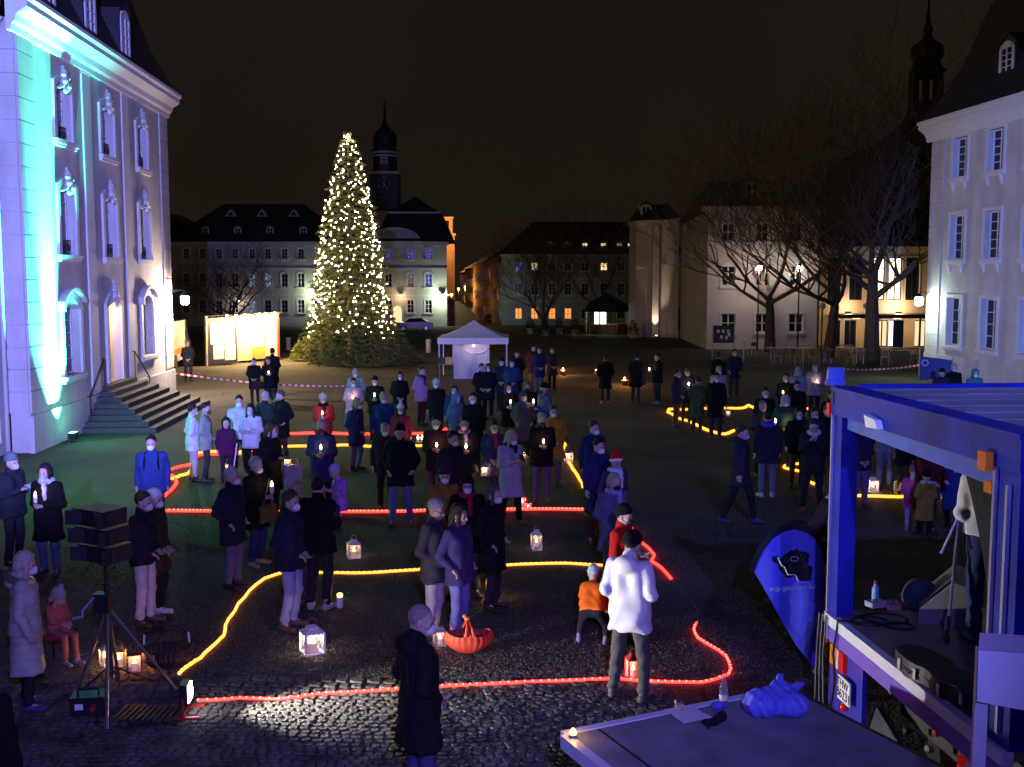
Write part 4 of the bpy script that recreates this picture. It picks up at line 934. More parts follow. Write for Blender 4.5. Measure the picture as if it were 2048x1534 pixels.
MB().sphere((.02,-.9,ht-.36),.05,8).build('bulb',glow('tent_bulb',(1,.7,.62),25),te); plight(te,'POINT',(tp.x,tp.y-1.0,ht-.45),9,(1,.72,.6),.05)
# crates beside the tent
cr=empty('table',(tp.x-1.15,tp.y-1.5,0),0,'small folding table with boxes under the tent','table'); MB().box(-.35,-.25,.7,.35,.25,.74).build('table_top',M_wood,cr)
for x in(-.3,.3): MB().box(x-.02,-.2,0,x+.02,.2,.7).build('leg',M_iron,cr)
for k,(x,y_) in enumerate(((-.2,0),(.12,.02))):
    tag(MB().cbox((0,0,.14),(.28,.26,.28)).build('cardboard_box',M_sand if k else M_dkboard,loc=(tp.x-1.15+x,tp.y-1.5+y_,.742)),['dark box on the small table under the tent','pale box on the small table under the tent'][k],'box')
# ---- round kiosk with lit hatch
kq=gnd(1213,668); ki=empty('kiosk',kq,0,'round wooden kiosk with lit serving hatch','kiosk'); ks=kq.y/2185
rad=46*ks; h1=(668-622)*ks; h2=(668-606)*ks; h3=(668-588)*ks
MB().lathe([(rad*1.12,h1-.05),(rad*1.05,h1+.05),(rad*.86,h2),(rad*.06,h3)],8,(0,0,0),R(22.5)).build('roof',M_slate,ki)
for k in range(8):
    t=R(22.5+45*k); MB().tube([(rad*.98*math.cos(t),rad*.98*math.sin(t),0),(rad*.98*math.cos(t),rad*.98*math.sin(t),h1)],.07,6).build('post',M_wood,ki)
MB().lathe([(rad*.8,0),(rad*.8,h1*.45)],8,(0,0,0),R(22.5)).build('counter',M_wood,ki)
MB().box(-rad*.55,-rad*.3,h1*.42,-rad*.05,-rad*.28,h1*.98).build('hatch_panel',glow('hatch',(.85,1,.85),2.4),ki)
plight(ki,'POINT',(kq.x-rad*.3,kq.y-rad*.5,kq.z+h1*.85),90,(.85,1,.85),.1)
# ---- globe street lamps
streetlamp('globe_lamp',1518,537,74.8,'glowing globe lamp among the bare theatre trees',(1,.80,.70),190,6,20)
streetlamp('globe_lamp',1599,538,75.8,'small bright globe lamp right of the theatre tree trunk',(1,.86,.7),90,6,12)
for k,(px,py) in enumerate(((1645,612),(1733,612))):
    q_=at_Y(px,py,70); r=empty('unlit_lamp',(q_.x,70,gz(70)),0,['unlit pale globe lamp beside the middle bare tree','unlit pale globe lamp beside the thick bare tree'][k],'lamp'); MB().tube([(0,0,0),(0,0,q_.z-gz(70))],.05,6).build('pole',M_iron,r); MB().sphere((0,0,q_.z-gz(70)),.22,10).build('globe',M_white,r,True)
# ---- notice board, chair, tables and benches under the trees
nbp=gnd(1446,716); nb=empty('notice_board',nbp,0,'dark notice board with pinned sheets on two posts','sign')
for x in(-.65,.65): MB().box(x-.03,-.03,0,x+.03,.03,2.0).build('post',M_metal,nb)
MB().box(-.62,-.03,.9,.62,.03,1.95).build('board',M_dkboard,nb); 
for x,z in((-.4,1.5),(-.1,1.5),(.2,1.5),(.25,1.3),(-.2,1.15),(.1,1.12)): MB().box(x,-.04,z,x+.16,-.033,z+.2).build('sheet',M_paper,nb)
def trestle(p,rz,label):
    r=empty('beer_table',p,rz,label,'table','folding tables under the bare trees'); MB().box(-1.1,-.25,.72,1.1,.25,.76).build('table_top',M_wood,r)
    for x in(-.85,.85): MB().tube([(x,-.22,0),(x,.22,.72)],.018,5).tube([(x,.22,0),(x,-.22,.72)],.018,5).build('leg',M_metal,r)
    return r
def bchair(p,rz,label):
    r=empty('metal_chair',p,rz,label,'chair','metal chairs stacked by the folding tables'); MB().box(-.2,-.2,.43,.2,.2,.46).build('seat',M_wood,r); MB().box(-.2,.18,.62,.2,.21,.86).build('backrest',M_wood,r)
    for x in(-.18,.18):
        for y_ in(-.18,.18): MB().tube([(x,y_,0),(x,y_,.86 if y_>0 else .44)],.014,5).build('leg',M_metal,r)
    return r
q=random.Random(12)
for k,(px,py) in enumerate(((1570,722),(1620,724),(1690,726),(1600,714),(1668,715),(1790,722),(1835,722),(1810,728))): trestle(gnd(px,py),q.uniform(-.25,.25),'folding wooden table standing among the bare trees')
for k,(px,py) in enumerate(((1555,729),(1590,731),(1628,732),(1655,728),(1700,733),(1720,728),(1770,731),(1830,733),(1503,712))): bchair(gnd(px,py),q.uniform(-3,3),'metal chair standing by the tables under the bare trees')
for k,(px,py) in enumerate(((1542,726),(1487,722),(1606,733))): MB().tube([(0,0,0),(0,0,1.05)],.035,6).sphere((0,0,1.07),.05,6).build('bollard',M_metal,loc=gnd(px,py)); tag(bpy.context.scene.objects['bollard' if k==0 else 'bollard.%03d'%k],'slim metal bollard at the edge of the tables','bollard','bollards by the tables')
# stone bollards near the Christmas tree
for k,(px,py) in enumerate(((577,700),(857,705))): tag(MB().lathe([(.16,0),(.16,.7),(.2,.72),(.2,.82),(.12,.9)],10).build('stone_bollard',mat('bollard_stone',(.4,.37,.3),.8,.2),loc=gnd(px,py)),['stone bollard beside the red end of the info panels','stone bollard between the Christmas tree and the tent'][k],'bollard')
# hedge-dark planters and parasol stands near the kiosk
for k,(px,py) in enumerate(((1060,668),(1090,672),(1118,668),(1150,672),(1266,676))):
    r=empty('planter',gnd(px,py),0,'dark shrub planter in the row before the corner house','planter','planters before the corner house'); MB().lathe([(.3,0),(.42,.55),(.45,.6),(.38,.6)],10).build('pot',M_sand,r)
    n_,_=conifer(1.1,.5,80+k,6,8,.02,.8); n_.build('shrub',M_fir,r,loc=(0,0,.5),fix=False)
# ---- blue fence banner at the right corner
fb=gnd(1840,792); fb=at_Y(1838,745,44); fb=Vector((fb.x,44,0)); r=empty('banner_fence',fb,R(-8),'blue banner with round white emblem on posts by the right palace','banner')
MB().tube([(0,0,0),(0,0,1.6)],.03,6).build('post',M_metal,r); MB().tube([(1.3,0,0),(1.3,0,1.2)],.03,6).build('post',M_metal,r)
MB().add([(0.03,0,.3),(1.27,.02,.3),(1.27,.02,1.1),(.03,0,1.25)],[(0,1,2,3)]).build('cloth',mat('banner_blue',(.03,.05,.22),.7,.1),r,fix=False); MB().tube([(.22+.12*math.cos(t),-.01,.98+.12*math.sin(t)) for t in [k*math.pi/6 for k in range(13)]],.015,4).build('emblem',M_white,r)
# ================================================================ ROPE LIGHTS
G_red=glow('red_rope',(1,.026,.016),6.5); G_yel=glow('yellow_rope',(1,.30,.03),3.6); G_bead=glow('red_bead',(1,.11,.08),7); G_beady=glow('yellow_bead',(1,.40,.12),3.6)
def rope(px,m,label,bead=None,rr=None):
    P=[gnd(x,y) for x,y in px]; out=[]
    q=random.Random(len(px)*7+int(px[0][0]))
    for i in range(len(P)-1):
        p0=P[max(i-1,0)];p1=P[i];p2=P[i+1];p3=P[min(i+2,len(P)-1)]; n=max(2,int((p2-p1).length/.25))
        for k in range(n):
            t=k/n; v=.5*((2*p1)+(p2-p0)*t+(2*p0-5*p1+4*p2-p3)*t*t+(3*p1-p0-3*p2+p3)*t**3); out.append(v)
    out.append(P[-1]); c=out[0].copy(); out=[v+Vector((q.uniform(-.012,.012),q.uniform(-.012,.012),.03)) for v in out]
    d=sum((v.y for v in out))/len(out); rad=rr or max(.013,min(.045,d*.0013))
    r=empty('rope_light',c,0,label,'rope light'); MB().tube([v-c for v in out],rad,6).build('tube',m,r,True,fix=False)
    if bead is not None:
        b=MB(); s=MB().sphere((0,0,0),1,5); acc=0
        for a,e in zip(out,out[1:]):
            L_=(e-a).length; n=max(1,int(L_/.07))
            for k in range(n):
                w=a.lerp(e,k/n)-c+Vector((0,0,.006)); b.add([(w.x+v[0]*rad*1.02,w.y+v[1]*rad*1.02,w.z+v[2]*rad*1.02) for v in s.v],s.f)
        o=b.build('led_beads',bead,r,fix=False); o['kind']='stuff'
    return r
rope([(395,1407),(480,1402),(560,1403),(640,1393),(760,1385),(900,1377),(1000,1371),(1100,1368),(1200,1363),(1240,1362),(1290,1367),(1400,1370),(1440,1360),(1463,1343),(1450,1316),(1420,1296),(1395,1280),(1388,1264),(1395,1250)],G_red,'red rope light along the edge of the cobbles past the floodlight',G_bead)
rope([(1343,1161),(1325,1140),(1303,1126),(1308,1113),(1295,1099),(1275,1078),(1258,1052)],G_red,'short red rope light curling out beside the red coat')
rope([(330,1024),(430,1025),(520,1027),(610,1025),(700,1026),(780,1026),(850,1024),(1000,1022),(1100,1021),(1172,1022)],G_red,'straight red rope light crossing the middle of the crowd',G_bead)
rope([(328,996),(342,984),(353,970),(349,957),(336,948),(345,940),(368,934),(386,929),(400,912),(436,911),(495,908),(510,902)],G_red,'red rope light looping behind the blue jacket')
rope([(333,957),(345,960),(362,953),(378,948),(386,930),(398,908),(440,905),(470,904),(497,900),(503,893),(495,886)],G_yel,'yellow rope light looping behind the blue jacket')
rope([(490,884),(520,874),(560,870),(600,869),(640,868),(720,870),(800,869),(850,869),(880,865),(897,857)],G_red,'red rope light behind the back row of the crowd')
rope([(500,901),(570,895),(620,894),(650,897),(680,892),(720,893),(760,896),(850,893),(950,890),(1040,890),(1100,889),(1130,889),(1126,900),(1131,910),(1143,935),(1158,958),(1167,976)],G_yel,'long yellow rope light crossing behind the crowd to the lantern')
rope([(360,1352),(372,1340),(392,1327),(412,1310),(447,1276),(452,1255),(478,1212),(512,1174),(556,1151),(640,1149),(740,1149),(800,1145),(880,1141),(955,1137),(1050,1132),(1130,1130),(1170,1132),(1205,1134)],G_yel,'long yellow rope light curving across the gravel in front of the crowd',G_beady)
rope([(1336,826),(1340,820),(1365,821),(1400,819),(1440,818),(1485,818),(1497,812),(1507,817),(1550,820),(1620,819)],G_yel,'back yellow rope light of the second group')
rope([(1336,826),(1345,830),(1355,838),(1380,845),(1405,858),(1430,867),(1450,870),(1468,863)],G_yel,'slanting yellow rope light left of the second group')
rope([(1540,877),(1600,876),(1700,878),(1770,880),(1850,880)],G_yel,'middle yellow rope light among the second group')
rope([(1625,930),(1590,930),(1568,934),(1572,939),(1600,945),(1611,951),(1610,961),(1640,975),(1665,985),(1697,993),(1800,996),(1870,996),(1960,997)],G_yel,'front yellow rope light before the children')
# dark cable between the red ropes
b=MB(); P=[gnd(x,y) for x,y in((1343,1161),(1358,1175),(1371,1186),(1380,1200),(1393,1216),(1397,1232),(1395,1250))]; c=P[0].copy(); b.tube([p-c+Vector((0,0,.012)) for p in P],.009,5); tag(b.build('cable',mat('green_cable',(.02,.03,.02),.5,0),loc=c),'thin dark cable joining the two red rope lights','cable')
# ================================================================ LANTERNS AND CANDLES
G_fl=glow('flame',(1,.62,.22),28); G_flw=glow('flame_white',(1,.78,.5),40); M_wax=mat('candle_wax',(.8,.74,.6),.5,.02,emit=(1,.5,.15),es=.25)
M_lg=mat('lantern_glass',(1,1,1),.05,0,alpha=.16)
_fl=MB().lathe([(.001,0),(.010,.012),(.012,.022),(.007,.04),(.001,.055)],8).mesh('flame',True)
def lantern(px,py,h,c,label,rz=0,lit=12,wide=.62,lc=(1,.55,.2),panel=False,z=0,pos=None,flame=G_fl):
    p=gnd(px,py) if pos is None else Vector(pos); w=h*wide/2; r=empty('lantern',p,rz,label,'lantern'); m=mat('lantern_paint_%d_%d'%(int(c[0]*100),int(c[2]*100)),c,.5,.06)
    bh=h*.74
    MB().box(-w,-w,0,w,w,h*.05).build('base',m,r)
    for x in(-1,1):
        for y in(-1,1): MB().box(x*w*.92-w*.09,y*w*.92-w*.09,h*.05,x*w*.92+w*.09,y*w*.92+w*.09,bh).build('post',m,r)
    MB().box(-w,-w,bh,w,w,bh+h*.04).lathe([(w*1.28,bh+h*.04),(w*.75,bh+h*.13),(w*.7,bh+h*.2),(w*.3,bh+h*.25)],4,(0,0,0),R(45)).build('roof',m,r)
    MB().tube([(w*.5*math.cos(t),0,bh+h*.2+w*.9*math.sin(t)) for t in [math.pi*k/8 for k in range(9)]],h*.012,5).build('handle',M_metal,r)
    for k in range(4):
        a=k*math.pi/2; g=MB().box(-w*.82,-.002,h*.06,w*.82,.002,bh-.005).build('pane',M_lg,r,loc=(w*.9*math.sin(a),-w*.9*math.cos(a),0),rot=(0,0,a))
        if panel: MB().box(-w*.6,-.004,h*.06,w*.6,.0,h*.2).build('lattice',m,g)
    cd=MB().lathe([(w*.42,h*.05),(w*.42,h*.05+bh*.42),(w*.3,h*.05+bh*.43)],12).build('candle',M_wax,r)
    link('flame',_fl,flame,cd,(0,0,h*.05+bh*.43),None,h*3.4)
    if lit: plight(r,'POINT',p+Vector((0,0,h*.62)),lit,lc,.02)
    return r
WH=(.78,.76,.74)
lantern(625,1305,.34,WH,'big white lantern on the gravel before the man in light jeans',.5,9,.72,(1,.72,.55),flame=G_flw)
lantern(708,1115,.30,WH,'white lantern standing alone behind the yellow rope',.3,2.2,.66)
lantern(1073,1099,.34,WH,'white lantern with dark roof beside the yellow rope',.1,1.6,.5,panel=True)
lantern(985,1197,.34,(.30,.14,.05),'copper brown lantern at the feet of the woman in black',.1,4,.52)
lantern(1266,1357,.30,(.5,.02,.02),'red lantern behind the legs of the white jacket',.2,7,.5,(1,.12,.06))
lantern(1045,1014,.27,(.5,.02,.03),'red lantern beside the red rope at the lilac coat',.2,3,.5,(1,.15,.12)); lantern(1056,1019,.17,(.5,.02,.04),'little red lantern leaning by the bigger red one',.5,1.5,.6,(1,.15,.12))
lantern(1137,927,.36,(.12,.07,.05),'dark framed lantern at the foot of the mustard coat',.2,8,.55,(1,.5,.2),flame=G_flw)
lantern(1745,985,.34,WH,'white lantern standing by the brown boots',.2,8,.55,(1,.6,.35),flame=G_flw); lantern(1801,987,.32,WH,'white lantern standing behind the pink child',.4,8,.6,(1,.6,.35),flame=G_flw)
lantern(880,1290,.24,(.25,.25,.27),'small metal lantern behind the red basket',.3,2,.6,(1,.4,.2))
lantern(270,1342,.27,(.14,.05,.03),'dark lantern with bright flame beside the black basket',.3,7,.6,(1,.35,.1)); lantern(238,1332,.25,(.3,.22,.08),'brass lantern between the tripod legs',.2,3.5,.6,(1,.5,.12)); lantern(214,1328,.24,(.5,.5,.5),'grey lantern behind the front tripod leg',.6,3.5,.6,(1,.55,.2))
lantern(455,942,.22,(.1,.04,.03),'small dark lantern by the feet of the grey green jacket',.2,2.5,.6,(1,.25,.08)); lantern(518,935,.22,(.2,.1,.05),'little lantern at the foot of the walking cane',.2,1.5,.6)
lantern(1047,918,.22,(.2,.18,.15),'small lantern beside the crouching child',.2,3,.6)
lantern(480,912,.2,(.2,.1,.06),'small dark lantern between the two rope ends',.3,2,.6,(1,.3,.1))
# grave candles on the ground
def jar_candle(px,py,h,label,c=(.7,.68,.66),lit=2):
    p=gnd(px,py); r=empty('jar_candle',p,0,label,'candle'); MB().lathe([(h*.2,0),(h*.22,.01),(h*.22,h*.7),(h*.17,h*.74)],12).build('glass',mat('jar_wax_%d'%int(c[0]*100),c,.4,0),r); MB().lathe([(h*.16,h*.74),(h*.2,h*.78),(h*.2,h*.95),(h*.1,h)],12).build('lid',glow('jar_glow',(1,.5,.18),4),r); 
    if lit: plight(r,'POINT',p+Vector((0,0,h*1.15)),lit,(1,.5,.2),.02)
jar_candle(680,1215,.2,'white jar candle standing on the gravel near the rope curve')
jar_candle(880,1186,.12,'small candle in front of the white bowl',lit=0)
# fire pots far back
for k,(px,py) in enumerate(((1097,738),(1126,750),(1249,770))):
    p=gnd(px,py); r=empty('fire_pot',p,0,['fire pot burning behind the tent beside the blue jacket','fire pot burning on the open gravel','fire pot burning by the person with the green bag'][k],'fire pot'); MB().lathe([(.10,0),(.16,.16),(.17,.2),(.13,.19)],12).build('pot',mat('terracotta',(.35,.12,.05),.8,.1),r); link('flame',_fl,glow('fire',(1,.42,.16),30),r,(0,0,.14),None,(4,4,3.6)); plight(r,'POINT',p+Vector((0,0,.55)),70,(1,.40,.10),.06)
for k,(px,py) in enumerate(((1192,748),)): jar_candle(px,py,.22,'white candle on the ground left of the dark coat far back',lit=2)
# ---- baskets, bowl
def basket(px,py,w,d,h,m,label,rim,handle,weave=True,slats=22):
    p=gnd(px,py); r=empty('basket',p,R(12),label,'basket')
    for k in range(slats):
        t0=2*math.pi*k/slats; t1=2*math.pi*(k+.82)/slats
        f=lambda t,s,z:(w*s*math.cos(t),d*s*math.sin(t),z)
        tm=(t0+t1)/2; bul=1.05
        MB().add([f(t0,.7,.01),f(t1,.7,.01),f(t1,1.0,h*.5),f(t0,1.0,h*.5),f(t1,1.02,h),f(t0,1.02,h),f(tm,.76,.012),f(tm,bul,h*.5),f(tm,1.07,h)],[(0,6,7,3),(6,1,2,7),(3,7,8,5),(7,2,4,8)]).build('slat',m,r,fix=False)
    MB().lathe([(1,.015),(.01,.02)],20).build('bottom',M_black,r,scl=(w*.7,d*.7,1))
    MB().tube([(w*1.04*math.cos(t),d*1.04*math.sin(t),h) for t in [2*math.pi*k/24 for k in range(25)]],.012,5).build('rim',rim,r)
    return r,p
M_redb=mat('red_fabric',(.62,.07,.03),.65,.15,5)
p=gnd(938,1306); r=empty('cloth_basket',p,R(8),'soft red cloth basket with gathered pleats and knotted handle','basket')
b=MB(); NT,NR=96,9
for k in range(NT):
    t=2*math.pi*k/NT; c,s_=math.cos(t),math.sin(t)
    for i in range(NR):
        f=i/(NR-1); bul=math.sin(min(1,f*1.15+.12)*math.pi*.5)**.8; pl=1+.035*math.cos(k*math.pi/2.0)*f
        rim=.21+.05*abs(c)**2; b.v.append((.29*c*bul*pl*(1-.1*(f>.95)),.17*s_*bul*pl,.012+rim*f**1.2+.06*f*f*(1-abs(c))**3))
for k in range(NT):
    for i in range(NR-1): a=k*NR+i; e=((k+1)%NT)*NR+i; b.f.append((a,e,e+1,a+1))
b.f.append(tuple(k*NR for k in range(NT)))
b.build('cloth',M_redb,r,True,fix=False)
MB().lathe([(.265,.17),(.01,.175)],24).build('dark_cloth',M_black,r,scl=(1,.58,1))
M_hnd=mat('handle_orange',(.6,.20,.05),.6,.1)
for s_ in(-1,1): MB().tube([(-.05,s_*.165,.25),(-.03,s_*.1,.34),(-.02,0,.41)],[.03,.018,.014],6).tube([(.05,s_*.165,.25),(.02,s_*.09,.34),(-.02,0,.41)],[.03,.018,.014],6).build('handle',M_redb,r,True)
MB().sphere((-.02,0,.42),.03,8,1.4,1,.9).sphere((-.05,.0,.45),.024,8,1.2,1,1).build('knot',M_hnd,r,True)
r,p=basket(335,1330,.27,.2,.2,mat('black_wicker',(.02,.018,.016),.55,.4,30),'black wicker shopping basket beside the lanterns',M_black,True,slats=30)
MB().tube([(-.25,0,.2),(-.24,0,.38),(-.1,0,.47),(.1,0,.47),(.24,0,.38),(.25,0,.2)],.014,6).build('handle',M_black,r); MB().tube([(-.25,-.012,.26),(-.243,-.012,.38)],.012,5).tube([(.25,-.012,.26),(.243,-.012,.38)],.012,5).build('handle_clip',M_white,r)
MB().lathe([(.10,0),(.16,.09),(.2,.2),(.205,.21),(.18,.2)],18).build('bowl',mat('ceramic_pale',(.55,.42,.38),.4,.1,3),loc=gnd(884,1188)); tag(sc.objects['bowl'],'pale round bowl between the old man and the woman in jeans','bowl')
# ================================================================ LED FLOODLIGHT, DRAIN, SPEAKER TRIPOD
p=gnd(384,1428); fl=empty('floodlight',p,R(6),'small LED floodlight shining white across the cobbles','lamp')
MB().box(-.10,-.10,.13,-.02,.10,.34).build('housing',M_black,fl); MB().box(-.018,-.085,.15,-.008,.085,.32).build('lens',glow('led',(1,.97,.95),60),fl)
MB().tube([(-.06,-.16,.23),(-.06,-.16,.02),(-.06,.16,.02),(-.06,.16,.23)],.012,5).box(-.2,-.17,0,.1,-.13,.03).box(-.2,.13,0,.1,.17,.03).build('stand',mat('flood_red',(.4,.02,.02),.5,.1),fl)
MB().sphere((-.02,0,.235),.085,12,.4,1,1.1).build('diffuser',glow('led2',(.98,.95,1),40),fl,True)
plight(fl,'SPOT',p+Vector((.10,0,.26)),1500,(1,.96,.90),.06,p+Vector((5,.35,1.35)),92,1.0)
dg=empty('drain_grate',gnd(300,1432),R(-4),'iron drain grate set in the cobbles beside the tripod','grate'); MB().box(-.36,-.22,0,.36,.22,.012).build('frame',M_iron,dg)
for k in range(11): MB().box(-.32+k*.06,-.19,.014,-.29+k*.06,.19,.04).build('bar',mat('rusty_iron',(.06,.035,.02),.6,.4,8),dg)
tp_=gnd(222,1395); ts=empty('speaker_stand',tp_,0,'tall winch tripod stand carrying the speaker stack','stand')
hub=Vector((0,0,.98)); zt=1.50
MB().tube([(0,0,.25),(0,0,1.25)],.035,8).tube([(0,0,1.2),(0,0,zt)],.026,8).build('pole',M_black,ts); 
feet=[gnd(214,1462)-tp_,gnd(150,1398)-tp_,gnd(352,1382)-tp_,gnd(238,1362)-tp_]
for f in feet[:3]+feet[3:]: MB().tube([hub,f+Vector((0,0,.02))],.018,6).build('leg',M_metal,ts); MB().tube([Vector((0,0,.35)),f*.72+Vector((0,0,.12))],.010,5).build('brace',M_black,ts)
MB().cbox((-.03,-.04,1.05),(.16,.14,.2)).build('winch',M_black,ts); MB().tube([(-.1,-.1,1.12),(-.22,-.12,.98),(-.22,-.12,.92),(-.32,-.13,.90)],.014,6).build('crank_handle',mat('crank_violet',(.3,.28,.5),.4,0),ts)
M_spk=mat('speaker_black',(.016,.017,.02),.55,.2,30,.3,120)
for k in range(3):
    z0=zt-.0+(2-k)*.19; off=.03*k
    s=empty('loudspeaker',(tp_.x-.05+off*.7,tp_.y,z0),R(-30),['top loudspeaker box of the stack of three','middle loudspeaker box of the stack of three','bottom loudspeaker box of the stack of three'][k],'speaker')
    s.scale=(.76,.76,.82)
    MB().extr([(-.31,-.2),(.31,-.2),(.27,.24),(-.27,.24)],0,.205,'z').build('cabinet',M_spk,s)
    MB().extr([(-.31,-.32),(-.12,-.21),(-.31,-.21)],.012,.193,'z').build('waveguide',M_spk,s); MB().extr([(.31,-.32),(.12,-.21),(.31,-.21)],.012,.193,'z').build('waveguide',M_spk,s)
    MB().box(-.34,-.12,.02,-.312,.02,.18).build('rigging_plate',M_iron,s); MB().box(.285,-.16,.02,.325,-.02,.18).build('rigging_plate',M_iron,s)
    for x in(-.19,.19): MB().lathe([(.075,0),(.07,.01),(.02,-.02)],14).build('driver',M_black,s,loc=(x,-.203,.1),rot=(R(90),0,0))
bx=empty('power_box',gnd(180,1425),R(10),'black power distribution box under the tripod','power box'); MB().box(-.17,-.12,0,.17,.12,.2).build('case',M_black,bx); MB().box(-.12,-.125,.08,-.04,-.121,.14).build('switch',M_white,bx); MB().lathe([(.03,0),(.03,.05)],8).build('plug',mat('plug_red',(.5,.02,.02),.4,0),bx,loc=(.06,-.12,.1),rot=(R(90),0,0)); MB().tube([(-.1,-.05,.2),(-.1,-.05,.27),(.1,-.05,.27),(.1,-.05,.2)],.015,5).build('handle',M_black,bx)
def cable(px,label,rr=.012,m=None,z=.012):
    P=[gnd(x,y) for x,y in px]; c=P[0].copy(); out=[]
    for i in range(len(P)-1):
        p0=P[max(i-1,0)];p1=P[i];p2=P[i+1];p3=P[min(i+2,len(P)-1)]
        for k in range(6):
            t=k/6; out.append(.5*((2*p1)+(p2-p0)*t+(2*p0-5*p1+4*p2-p3)*t*t+(3*p1-p0-3*p2+p3)*t**3)-c+Vector((0,0,z)))
    tag(MB().tube(out,rr,5).build('cable',m or M_black,loc=c,smooth=True),label,'cable')
cable([(180,1440),(165,1470),(140,1500),(110,1534),(90,1560)],'black cable running from the power box over the cobbles'); cable([(190,1435),(200,1462),(182,1480),(172,1492)],'short cable with red plug beside the power box')
# ================================================================ FEATHER FLAG
fp=gnd(1634,1345); ff=empty('feather_flag',fp,R(8),'blue teardrop flag with dark map emblem and web address','flag')
sc_f=fp.y/2185
def fxy(px,py): return ((px-1643)*sc_f,(1345-py)*sc_f*1.01)
M_flag=mat('flag_blue',(.10,.12,.75),.6,.10,2); M_flagd=mat('flag_black',(.006,.006,.012),.6,0); M_flagp=mat('flag_print',(.62,.62,.78),.6,0); M_flagg=mat('flag_green',(.02,.16,.05),.6,0)
out=[(1643,1345),(1600,1290),(1560,1225),(1525,1165),(1503,1130),(1508,1110),(1520,1085),(1540,1062),(1565,1050),(1590,1047),(1615,1055),(1632,1068),(1645,1090),(1652,1120),(1655,1160),(1653,1230),(1648,1300)]
poly=[fxy(*p) for p in out]
def wav(x,z): return .025*math.sin(z*5+x*3)+.012*math.sin(x*14)
def flagpoly(pts,m,name,y,parent,thick=.006):
    # triangulated on a fine grid so the cloth can wave
    bm=bmesh.new(); vs=[bm.verts.new((p[0],0,p[1])) for p in pts]; bm.faces.new(vs); bmesh.ops.triangulate(bm,faces=bm.faces); 
    for _ in range(3): bmesh.ops.subdivide_edges(bm,edges=[e for e in bm.edges if e.calc_length()>.09],cuts=1); bmesh.ops.triangulate(bm,faces=bm.faces)
    for v in bm.verts: v.co.y=y+wav(v.co.x,v.co.z)
    me=bpy.data.meshes.new(name); bm.to_mesh(me); bm.free(); me.materials.append(m); return link(name,me,None,parent)
sail=flagpoly(poly,M_flag,'sail',0,ff)
hem=[fxy(*p) for p in[(1503,1130),(1508,1110),(1520,1085),(1540,1062),(1565,1050),(1590,1047),(1615,1055),(1632,1068),(1645,1090),(1652,1120)]]; hem2=[(a*1.03+.045 if False else a,b) for a,b in hem]
cxm,czm=fxy(1582,1140)
hemo=[(cxm+(a-cxm)*1.16,czm+(b-czm)*1.16) for a,b in hem]
flagpoly(hem+hemo[::-1],M_flagd,'pole_sleeve',-.004,ff)
mp=[(1536,1098),(1548,1096),(1556,1104),(1560,1098),(1572,1092),(1580,1088),(1588,1088),(1592,1084),(1597,1090),(1612,1092),(1618,1098),(1616,1108),(1614,1118),(1625,1122),(1620,1132),(1616,1140),(1620,1150),(1606,1151),(1592,1149),(1588,1140),(1570,1144),(1564,1136),(1553,1124),(1548,1112),(1540,1108)]
flagpoly([fxy(*p) for p in mp],M_flagd,'emblem',-.012,ff)
riv=[fxy(*p) for p in[(1549,1099),(1557,1116),(1563,1119),(1572,1136),(1588,1137),(1595,1151)]]; MB().tube([(a,wav(a,b)-.02,b) for a,b in riv],.007,4).build('river_line',M_flagp,ff)
for ch,px,py,sz in(('G',1569,1106,.09),('U',1603,1103,.09),('S',1577,1121,.09),('R',1609,1120,.09)):
    a,b=fxy(px,py); text(ff,ch,sz,M_flagg,(a,wav(a,b)-.024,b),(R(90),0,0))
a,b=fxy(1590,1123); MB().tube([(a-.04,wav(a,b)-.022,b-.04),(a,wav(a,b)-.022,b+.04),(a+.04,wav(a,b)-.022,b-.04)],.006,4).build('letter_tent',M_flagg,ff)
a,b=fxy(1586,1105); MB().tube([(a+.045*math.cos(t),wav(a,b)-.022,b+.028*math.sin(t)) for t in [2*math.pi*k/10 for k in range(11)]],.005,4).build('letter_ring',M_flagp,ff)
a,b=fxy(1584,1163); text(ff,'vcp-gau-saar.de',.088,M_flagp,(a,wav(a,b)-.026,b),(R(90),R(-2),0),ext=.001)
for i in range(3):
    for j in range(3):
        a,b=fxy(1606+i*13,1188+j*24); a2,b2=fxy(1606+i*13+9,1188+j*24+18); MB().ribbon([(a,b2),(a,b),(a2,b),(a2,b2)],.004,-.034,-.03).build('faint_print',mat('flag_faint',(.13,.16,.85),.6,0),ff)
MB().tube([(0.0,.03,0),(.03,.03,1.2),fxy(1652,1100)[0:1]+(.03,)+fxy(1652,1100)[1:2]],.012,6).build('pole',M_black,ff); MB().lathe([(.02,-.02),(.05,.0),(.03,.06)],8).build('ground_spike',M_iron,ff)
# ================================================================ STAGE TRUCK
DZ=1.24
T1=at_z(1660,1224,DZ); T2=at_z(2022,1508,DZ); TW=(T2-T1).to_2d().length; Tang=math.atan2(T2.y-T1.y,T2.x-T1.x)
tk=empty('stage_truck',(T1.x,T1.y,0),Tang,'blue box truck opened as a stage with a black curtain','truck')
M_blue=mat('truck_blue',(.02,.028,.30),.5,.5,1.8,.2,14,spec=.15); M_deck=mat('deck_plywood',(.22,.19,.15),.6,.2,3); M_roofw=mat('truck_roof',(.34,.29,.28),.7,.3,1.2,spec=.2); M_amber=mat('amber_lens',(.6,.16,.01),.25,0,emit=(1,.3,.02),es=.06); M_redl=mat('red_lens',(.5,.015,.01),.25,0,emit=(1,.03,.01),es=.12)
ZT=3.36; DEP=6.2
MB().box(.02,.02,DZ-.07,TW-.02,DEP,DZ).build('deck',M_deck,tk)
